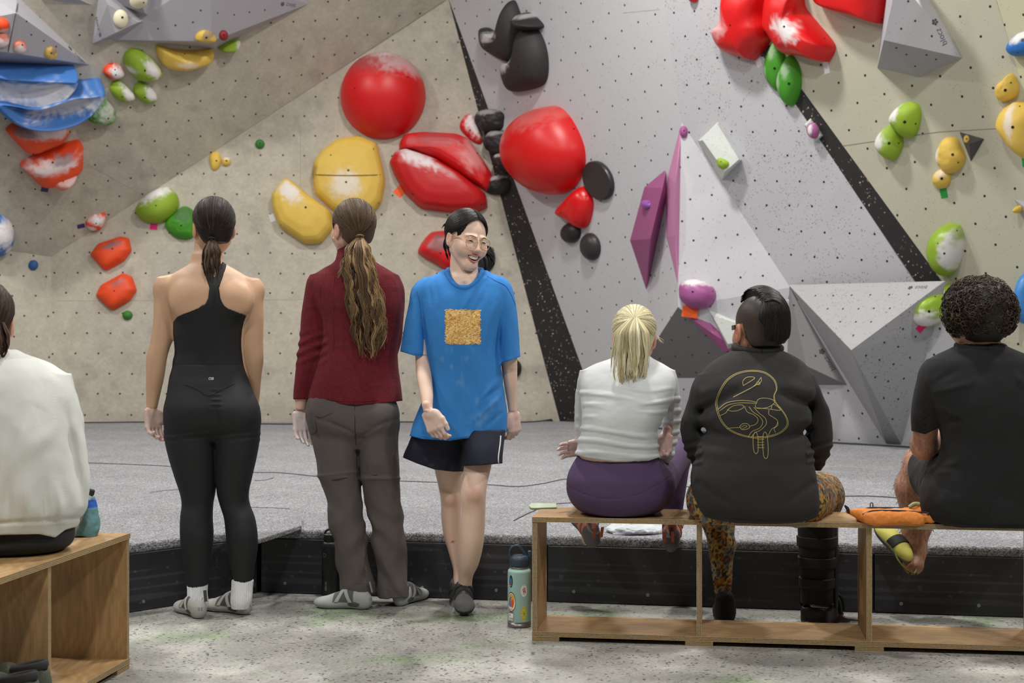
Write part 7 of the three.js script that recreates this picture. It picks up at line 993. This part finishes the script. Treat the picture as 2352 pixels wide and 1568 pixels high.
    const tx = canvasTex(256, 64, (x) => { x.clearRect(0, 0, 256, 64); x.fillStyle = '#d6d6d6'; x.font = 'italic bold 46px serif'; x.fillText('XcelTrax', 8, 46); }); const g = new THREE.PlaneGeometry(0.05, 0.0125); const p0 = P.at(1846, 1428, tzR + 0.058), o = mesh('boot_print', moved(g.rotateY(-0.1).translate(p0.x, p0.y, p0.z), P.base), mat(0xffffff, 0.7, { map: tx, transparent: true }), t); }
  // head with an undercut: shaved sides, long top combed to the right
  const neck = P.loft([[770, 1700, 1784, -0.015, 0.062], [800, 1698, 1786, -0.012, 0.064], [816, 1690, 1792, -0.01, 0.07]]), HM = frameYPR(P.at(1741, 760, -0.01), 194, 3, 0, 1.08);
  P.add('body', mergeGeometries([net(union(0.02, grow(torso, -0.045), neck, grow(armL, -0.034), grow(armR, -0.034)), 0.01, (c) => c.copy(sk)), headGeo(HM, S)]), skinMat);
  const cs = [[24, 21, 21], [32, 27, 26], [40, 34, 32], [20, 18, 18]], stub = hairCap(HM, [[30, 26, 25]], V(0, 0, -0.12), { n: 0, even: true, fade: lin(74, 61, 55), t: 0.003, low: -0.056, cy: -0.03, slope: 0 });
  const list = [];
  // in head axes the person's left (+x) is at the left of the picture; the long hair is parted there and falls to -x
  const part = 0.03, longF = both(both(union(0.03, ball(V(-0.004, 0.044, -0.02), [0.09, 0.096, 0.108]), ball(V(-0.02, 0.1, 0.02), [0.06, 0.05, 0.07]), ball(V(-0.02, -0.01, -0.066), [0.058, 0.052, 0.036])), withBB((x, y, z) => x - part - 0.012 * Math.sin(y * 40) + Math.max(0, 0.03 - y) * 0.5, [0, 0, 0, 0, 0, 0])), withBB((x, y, z) => Math.max(-0.05 - y - (x + 0.02) * 0.1, z - 0.075, faceOpen(x, y, z, { cy: -0.03 }) ? 0.01 : -1, x < -0.06 && y < 0.03 && z > -0.045 ? 0.01 : -1), [0, 0, 0, 0, 0, 0]));
  const longG = net(longF, 0.0045, (c, x, y, z) => c.copy(lin(...cs[0])).multiplyScalar(0.8 + 0.5 * n3(x * 60, y * 60, z * 240)));
  const toSurf = (p, e) => { const d = p.clone().sub(V(-0.004, 0.03, -0.02)).normalize(), o = V(-0.004, 0.03, -0.02), h = trace((x, y, z) => Math.abs(longBall(x, y, z)), o.clone().addScaledVector(d, 0.25), d.clone().negate(), 0.25); return (h || p).addScaledVector(d, e); };
  const longBall = union(0.03, ball(V(-0.004, 0.044, -0.02), [0.09, 0.096, 0.108]), ball(V(-0.02, 0.1, 0.02), [0.06, 0.05, 0.07]), ball(V(-0.02, -0.01, -0.066), [0.058, 0.052, 0.036]));
  for (let i = 0; i < 620; i++) { const z0 = rr(-0.12, 0.07), a = V(part - rr(0.0, 0.012), 0.12 - Math.abs(z0 + 0.02) * 0.3, z0), b = V(-0.1, rr(-0.06, 0.04), lerp(z0, -0.07, rr(0.3, 0.8))), mid = V(-0.03, 0.14, z0 - 0.01), cv = new THREE.QuadraticBezierCurve3(a, mid, b), p = [], e = rr(0, 0.003), f0 = rr(0, 0.3), f1 = rr(0.7, 1); for (let j = 0; j <= 10; j++) p.push(toSurf(cv.getPoint(lerp(f0, f1, j / 10)), e)); if (p.some((q) => q.y < -0.05 || faceOpen(q.x, q.y, q.z, { cy: -0.03 }))) continue; list.push({ p: spline(p, 12), r0: 0.0016, r1: 0.0008, c: pick(cs) }); }
  for (let i = 0; i < 420; i++) { const a = V(rr(-0.09, part), rr(0.02, 0.1), -0.14), b = V(a.x - rr(0, 0.02), -0.048 + rr(0, 0.012), -0.105), p = [], e = rr(0, 0.003); for (let j = 0; j <= 8; j++) p.push(toSurf(a.clone().lerp(b, j / 8), e)); if (p.some((q) => q.y < -0.054)) continue; list.push({ p, r0: 0.0016, r1: 0.0008, c: pick(cs) }); }
  const quiff = tail([V(0.006, 0.125, 0.03), V(0.0, 0.142, 0.015), V(-0.03, 0.14, -0.02), V(-0.065, 0.11, -0.05)].map((p) => p.applyMatrix4(HM)), [0.02, 0.026, 0.026, 0.02], cs, 200, { short: 0.6, depth: 0.9, wave: 0.002, r: 0.0014 });
  P.add('hair', mergeHair([...stub, longG.applyMatrix4(HM), tubes(list, 4).applyMatrix4(HM), quiff]), hairMat);
  P.add('glasses_temple', new RoundedBoxGeometry(0.004, 0.016, 0.036, 2, 0.001).rotateY(-0.12).applyMatrix4(HM.clone().multiply(new THREE.Matrix4().makeTranslation(0.071, 0.014, 0.04))), mat(lin(24, 24, 28), 0.3));
}
// ---------------------------------------------------------------- man in the black T-shirt at the right edge
{
  const P = Person('person', 'man with curly brown hair sitting at the right end in a black T-shirt and shorts', 4.96, 2230, 1200), S = [196, 146, 122], sk = lin(...S);
  const torso = P.loft([[790, 2204, 2300, -0.01, 0.066], [800, 2184, 2320, -0.005, 0.078], [814, 2154, 2356, 0, 0.094], [830, 2132, 2386, 0.01, 0.108], [850, 2122, 2404, 0.015, 0.118], [880, 2122, 2416, 0.025, 0.13], [922, 2138, 2416, 0.035, 0.138], [969, 2158, 2416, 0.04, 0.142], [1016, 2168, 2418, 0.04, 0.142], [1062, 2158, 2424, 0.04, 0.146], [1100, 2138, 2432, 0.035, 0.15], [1150, 2130, 2440, 0.03, 0.155], [1192, 2140, 2440, 0.02, 0.15], [1202, 2160, 2430, 0.01, 0.14]], 2.3);
  const slL = P.loft([[826, 2132, 2164, 0, 0.06], [845, 2118, 2166, 0, 0.07], [876, 2107, 2168, -0.005, 0.074], [922, 2099, 2168, -0.02, 0.075], [960, 2096, 2167, -0.035, 0.076], [1000, 2098, 2166, -0.05, 0.076]]);
  const fold = (x, y, z) => { const [px, py] = pxOf(x, y, z); let d = (fb(x * 8, y * 8, z * 8) - 0.5) * 0.012 + (fb(x * 20, y * 16, z * 20) - 0.5) * 0.004; const F = (x0, y0, x1, y1, w, a) => { const dx = x1 - x0, dy = y1 - y0, L = dx * dx + dy * dy, t = clamp(((px - x0) * dx + (py - y0) * dy) / L, 0, 1), e = Math.hypot(px - x0 - dx * t, py - y0 - dy * t); d += a * Math.exp(-((e / w) ** 2)) * (0.4 + 0.6 * Math.sin(Math.PI * t)); }; F(2150, 900, 2230, 880, 8, 0.006); F(2155, 935, 2215, 965, 8, 0.006); F(2145, 880, 2200, 850, 8, -0.005); F(2166, 975, 2220, 960, 8, -0.005); F(2160, 1070, 2200, 1060, 9, 0.008); F(2140, 1085, 2185, 1082, 9, 0.006); F(2330, 860, 2352, 880, 8, 0.006); return d; };
  let tee = union(0.014, warp(torso, fold, 0.02), cut(0.002, both(warp(slL, fold, 0.02), P.above(poly([[2096, 990], [2125, 997], [2150, 985], [2168, 968]]))), both(grow(slL, -0.008), withBB((x, y, z) => (940 - pxOf(x, y, z)[1]) * 0.0016, [0, 0, 0, 0, 0, 0]))));
  const bk = mat(lin(22, 22, 24), 0.92, { bumpMap: rep(texWeave, 0.03), bumpScale: 0.0004 }); P.add('t_shirt', net(tee, 0.0065), bk);
  P.add('shirt_collar', tubes([{ p: Array.from({ length: 33 }, (_, i) => { const a = i / 32 * 6.283, c = P.at(2252, 800, 0); return V(c.x + Math.sin(a) * 0.083, c.y + 0.008 - 0.01 * Math.cos(a), c.z + Math.cos(a) * 0.07); }), r0: 0.01, r1: 0.01, c: WHITE }], 8), bk);
  const knee = P.at(2118, 1062, -0.5), ank = P.at(2100, 1262, -0.55), elbow = P.at(2122, 1024, -0.1), wrist = P.at(2205, 1012, -0.34);
  const leg = union(0.03, chain(0.03, [P.at(2190, 1130, -0.05), knee], [0.1, 0.066]), chain(0.03, [knee, P.at(2098, 1120, -0.53), P.at(2105, 1200, -0.56), ank, P.at(2098, 1296, -0.53)], [0.062, 0.066, 0.058, 0.042, 0.038]), ball(P.at(2098, 1298, -0.5), [0.033, 0.03, 0.036]));
  const shF = union(0.04, chain(0.03, [P.at(2200, 1130, -0.02), P.at(2142, 1080, -0.4)], [0.125, 0.095]), P.loft([[1080, 2150, 2440, 0.02, 0.15], [1140, 2124, 2446, 0.02, 0.165], [1190, 2128, 2446, 0.01, 0.16], [1200, 2150, 2430, 0, 0.14]], 2.3), chain(0.03, [P.at(2390, 1130, -0.02), P.at(2440, 1090, -0.4)], [0.12, 0.09]));
  P.add('shorts', net(warp(shF, (x, y, z) => (fb(x * 10, y * 10, z * 10) - 0.5) * 0.02, 0.02), 0.007), mat(lin(20, 20, 23), 0.85));
  { const v = [[2124, 1062], [2122, 1068], [2120, 1074]]; v.forEach(([x, y]) => P.add('logo_dot', new THREE.SphereGeometry(0.0032, 8, 6).translate(...P.at(x, y, -0.3).toArray()), mat(lin(220, 220, 220), 0.6))); }
  const arm = union(0.02, chain(0.02, [P.at(2140, 885, -0.01), P.at(2130, 960, -0.045), elbow], [0.03, 0.042, 0.044]), chain(0.02, [elbow, P.at(2155, 1012, -0.2), wrist], [0.045, 0.042, 0.03]));
  const neck = P.loft([[745, 2206, 2290, -0.01, 0.06], [790, 2204, 2298, -0.008, 0.064], [806, 2196, 2306, -0.005, 0.07]]), HM = frameYPR(P.at(2244, 738, -0.01), 193, 5, 0, 1.06), sk2 = lin(120, 84, 66);
  const hw = handFrame(wrist, V(-0.3, -0.6, -0.6), V(-0.85, -0.1, 0.5));
  P.add('body', mergeGeometries([net(union(0.02, grow(torso, -0.02), neck, arm, leg), 0.008, (c, x, y, z) => { c.copy(sk); const l = z < -5.2 && y < 0.8 && y > 0.24 ? 1 : z < -4.95 && x > 1.42 && y < 0.8 ? 0.6 : 0; c.lerp(sk2, l * clamp(0.25 + 0.9 * (n3(x * 260, y * 60, z * 260) - 0.35), 0, 0.75)); }), headGeo(HM, S), handGeo(hw, S, { curl: [30, 30, 34, 36] })]), skinMat);
  // body hair on shin and forearm: fine real hairs
  { const hs = []; for (let i = 0; i < 900; i++) { const f = rnd(), a = rnd() * 6.283, c = f < 0.75 ? knee.clone().lerp(P.at(2102, 1240, -0.55), f / 0.75) : elbow.clone().lerp(wrist, (f - 0.75) / 0.25 * 0.7), d = V(Math.cos(a), rr(-0.3, 0.3), Math.sin(a)).normalize(), fld = f < 0.75 ? leg : arm; let t = 0; for (let k = 0; k < 40 && fld(c.x + d.x * t, c.y + d.y * t, c.z + d.z * t) < 0; k++) t += 0.003; const p = c.clone().addScaledVector(d, t), q = p.clone().addScaledVector(d, 0.005).add(V(rr(-0.004, 0.004), -0.009, 0)); hs.push({ p: [p, p.clone().lerp(q, 0.5).addScaledVector(d, 0.002), q], r0: 0.0005, r1: 0.0003, c: pick([[70, 50, 38], [54, 40, 32]]) }); } P.add('body_hair', tubes(hs, 3), hairMat); }
  // yellow shoe trodden down at the heel
  { const t = new THREE.Group(); t.name = 'climbing_shoe'; P.g.add(t); const M = shoeFrame(P.at(2094, 1312, -0.46), V(-0.42, 0, -0.9), -0.62), B = (n, f, c, r = 0.7) => mesh(n, moved(net(f, 0.0045).applyMatrix4(M), P.base), mat(lin(...c), r), t);
    const full = union(0.025, ball(V(0, 0.03, 0.11), [0.038, 0.034, 0.08]), ball(V(0.002, 0.024, 0.19), [0.044, 0.03, 0.066]));
    B('shoe_body', cut(0.004, full, withBB((x, y) => 0.004 - 0, [0, 0, 0, 0, 0, 0]), withBB((x, y) => y - 0.001, [0, 0, 0, 0, 0, 0])), [206, 200, 96]); B('shoe_sole', both(grow(full, 0.003), withBB((x, y) => Math.abs(y - 0.01) - 0.012, [0, 0, 0, 0, 0, 0])), [96, 100, 104]); B('shoe_strap', both(grow(full, 0.004), withBB((x, y, z) => Math.max(Math.abs(z - 0.12) - 0.022, 0.03 - y), [0, 0, 0, 0, 0, 0])), [30, 30, 32]);
    const tape2 = (pts, c) => mesh('heel_strap', moved(tubes([{ p: spline(pts, 14), r0: 0.009, r1: 0.009, c: WHITE, flat: 0.3 }], 6).applyMatrix4(M), P.base), mat(lin(...c), 0.8), t); tape2([V(0.036, 0.03, 0.1), V(0.036, 0.012, 0.05), V(0.02, 0.004, 0.0), V(0.0, 0.0, -0.015)], [120, 116, 52]); tape2([V(-0.036, 0.03, 0.1), V(-0.036, 0.012, 0.05), V(-0.02, 0.004, 0.0), V(0.0, 0.0, -0.015)], [110, 106, 60]);
    for (const s of [-0.012, 0.02]) mesh('pull_tab', moved(new RoundedBoxGeometry(0.012, 0.03, 0.004, 2, 0.001).translate(s, -0.012, -0.012).applyMatrix4(M), P.base), mat(lin(52, 52, 40), 0.7), t); }
  // curls
  const cs = [[46, 36, 30], [58, 46, 38], [74, 60, 48], [38, 30, 26], [92, 76, 60]], curls = [], c0 = CRAN.c, R = [0.12, 0.116, 0.124];
  const capG = hairCap(HM, [[36, 29, 25]], V(0, 0, -0.12), { n: 0, t: 0.03, low: -0.075, cy: -0.05, ry: 0.085, slope: 0 });
  for (let i = 0; i < 3800; i++) { const th = rr(0, 6.283), cp = rr(-0.72, 1), sp = Math.sqrt(1 - cp * cp), d = V(sp * Math.cos(th), cp, sp * Math.sin(th)); if (d.z > 0.45 && d.y < 0.35) continue; const k = rr(0.9, 1.04) * (0.95 + 0.1 * n3(d.x * 4 + 9, d.y * 4, d.z * 4)), o = V(d.x * R[0] * k, d.y * R[1] * k, d.z * R[2] * k).add(c0); if (Math.abs(o.x) > 0.075 && o.y < -0.055) continue; if (o.y < -0.078) continue;
    const u = V().crossVectors(d, V(rr(-1, 1), rr(-1, 1), rr(-1, 1))).normalize(), w = V().crossVectors(d, u), r = rr(0.004, 0.0095), turns = rr(1.0, 2.0), L = rr(0.012, 0.03), p = []; for (let j = 0; j <= 14; j++) { const f = j / 14, a = f * turns * 6.283; p.push(o.clone().addScaledVector(u, Math.cos(a) * r + (f - 0.5) * L).addScaledVector(w, Math.sin(a) * r).addScaledVector(d, Math.sin(a * 0.5) * 0.004 - 0.002)); } curls.push({ p, r0: 0.0016, r1: 0.001, c: pick(cs) }); }
  P.add('hair', mergeHair([...capG, tubes(curls, 3).applyMatrix4(HM)]), hairMat);
}
// ---------------------------------------------------------------- person in the white sweatshirt at the left edge
{
  const P = Person('person', 'person in a white sweatshirt sitting on the left bench, cut by the left edge', 4.3, -10, 1263), S = [216, 176, 152], sk = lin(...S);
  const torso = P.loft([[800, -66, 34, 0, 0.06], [812, -90, 56, 0, 0.075], [830, -130, 104, 0, 0.1], [850, -156, 136, 0.005, 0.125], [870, -170, 154, 0.01, 0.14], [910, -180, 170, 0.02, 0.155], [960, -186, 180, 0.03, 0.165], [1020, -192, 188, 0.04, 0.175], [1080, -196, 194, 0.045, 0.18], [1130, -196, 194, 0.05, 0.182], [1170, -190, 188, 0.05, 0.18], [1200, -172, 174, 0.045, 0.17], [1232, -156, 158, 0.04, 0.162]], 2.3);
  const arm = P.loft([[860, 120, 158, -0.02, 0.07], [920, 118, 176, -0.06, 0.078], [980, 124, 188, -0.1, 0.08], [1040, 132, 199, -0.14, 0.08], [1100, 140, 204, -0.18, 0.078], [1160, 150, 202, -0.22, 0.07], [1180, 158, 196, -0.24, 0.06]]);
  let sw = union(0.02, torso, arm);
  sw = warp(sw, (x, y, z) => { const [px, py] = pxOf(x, y, z); let d = (fb(x * 6 + 1, y * 5, z * 6) - 0.5) * 0.034 + (fb(x * 16, y * 9, z * 16) - 0.5) * 0.006; const F = (x0, y0, x1, y1, w, a) => { const dx = x1 - x0, dy = y1 - y0, L = dx * dx + dy * dy, t = clamp(((px - x0) * dx + (py - y0) * dy) / L, 0, 1), e = Math.hypot(px - x0 - dx * t, py - y0 - dy * t); d += a * Math.exp(-((e / w) ** 2)) * Math.sin(Math.PI * clamp(t, 0.02, 0.98)); }; F(140, 905, 188, 1170, 13, -0.02); F(80, 930, -20, 1150, 26, 0.022); F(40, 980, -30, 1170, 16, -0.014); F(150, 960, 40, 1060, 20, 0.008); F(98, 1090, 106, 1210, 9, -0.009); F(60, 1080, 54, 1215, 12, 0.009); F(128, 1100, 142, 1210, 10, 0.009); F(20, 1090, 12, 1215, 10, -0.008); d -= 0.006 * Math.exp(-(((py - 1196 + (px - 80) * 0.06) / 5) ** 2)); return d; }, 0.03);
  sw = both(sw, P.above(poly([[-200, 1226], [0, 1228], [90, 1226], [127, 1234], [150, 1216], [180, 1208], [210, 1190]])));
  P.add('sweatshirt', net(sw, 0.008), mat(lin(212, 214, 210), 0.92, { bumpMap: rep(bumpNoise, 0.06), bumpScale: 0.0006 }));
  P.add('trousers', net(union(0.04, P.loft([[1200, -150, 166, 0.02, 0.15], [1240, -146, 164, 0.02, 0.16], [1258, -130, 150, 0.01, 0.15], [1263, -110, 130, 0, 0.13]], 2.3), chain(0.03, [P.at(-80, 1230, -0.02), P.at(-330, 1220, -0.12)], [0.09, 0.07]), chain(0.03, [P.at(80, 1222, -0.1), P.at(-180, 1214, -0.28)], [0.08, 0.065])), 0.009), mat(lin(34, 34, 38), 0.85));
  const neck = P.loft([[750, -58, 14, -0.02, 0.052], [790, -58, 16, -0.015, 0.055], [815, -60, 22, -0.01, 0.06]]), HM = frameYPR(P.at(-34, 742, -0.01), 196, 0, 0, 1.02);
  P.add('body', mergeGeometries([net(union(0.02, grow(torso, -0.025), neck, grow(arm, -0.02)), 0.012, (c) => c.copy(sk)), headGeo(HM, S)]), skinMat);
  const cs = [[54, 38, 32], [66, 48, 40], [46, 34, 30], [78, 58, 46]];
  const cap = hairCap(HM, cs, V(0, -0.11, -0.11), { n: 700, low: -0.1, cy: -0.04, slope: 0, t: 0.012 });
  const tg = tail([P.at(-28, 740, 0.09), P.at(-20, 775, 0.1), P.at(-18, 806, 0.1), P.at(-20, 830, 0.1)], [0.05, 0.056, 0.05, 0.03], cs, 220, { short: 0.8, depth: 0.5, wave: 0.002, r: 0.002 });
  P.add('hair', mergeHair([...cap, tg]), hairMat);
}
renderer.render(scene, camera);
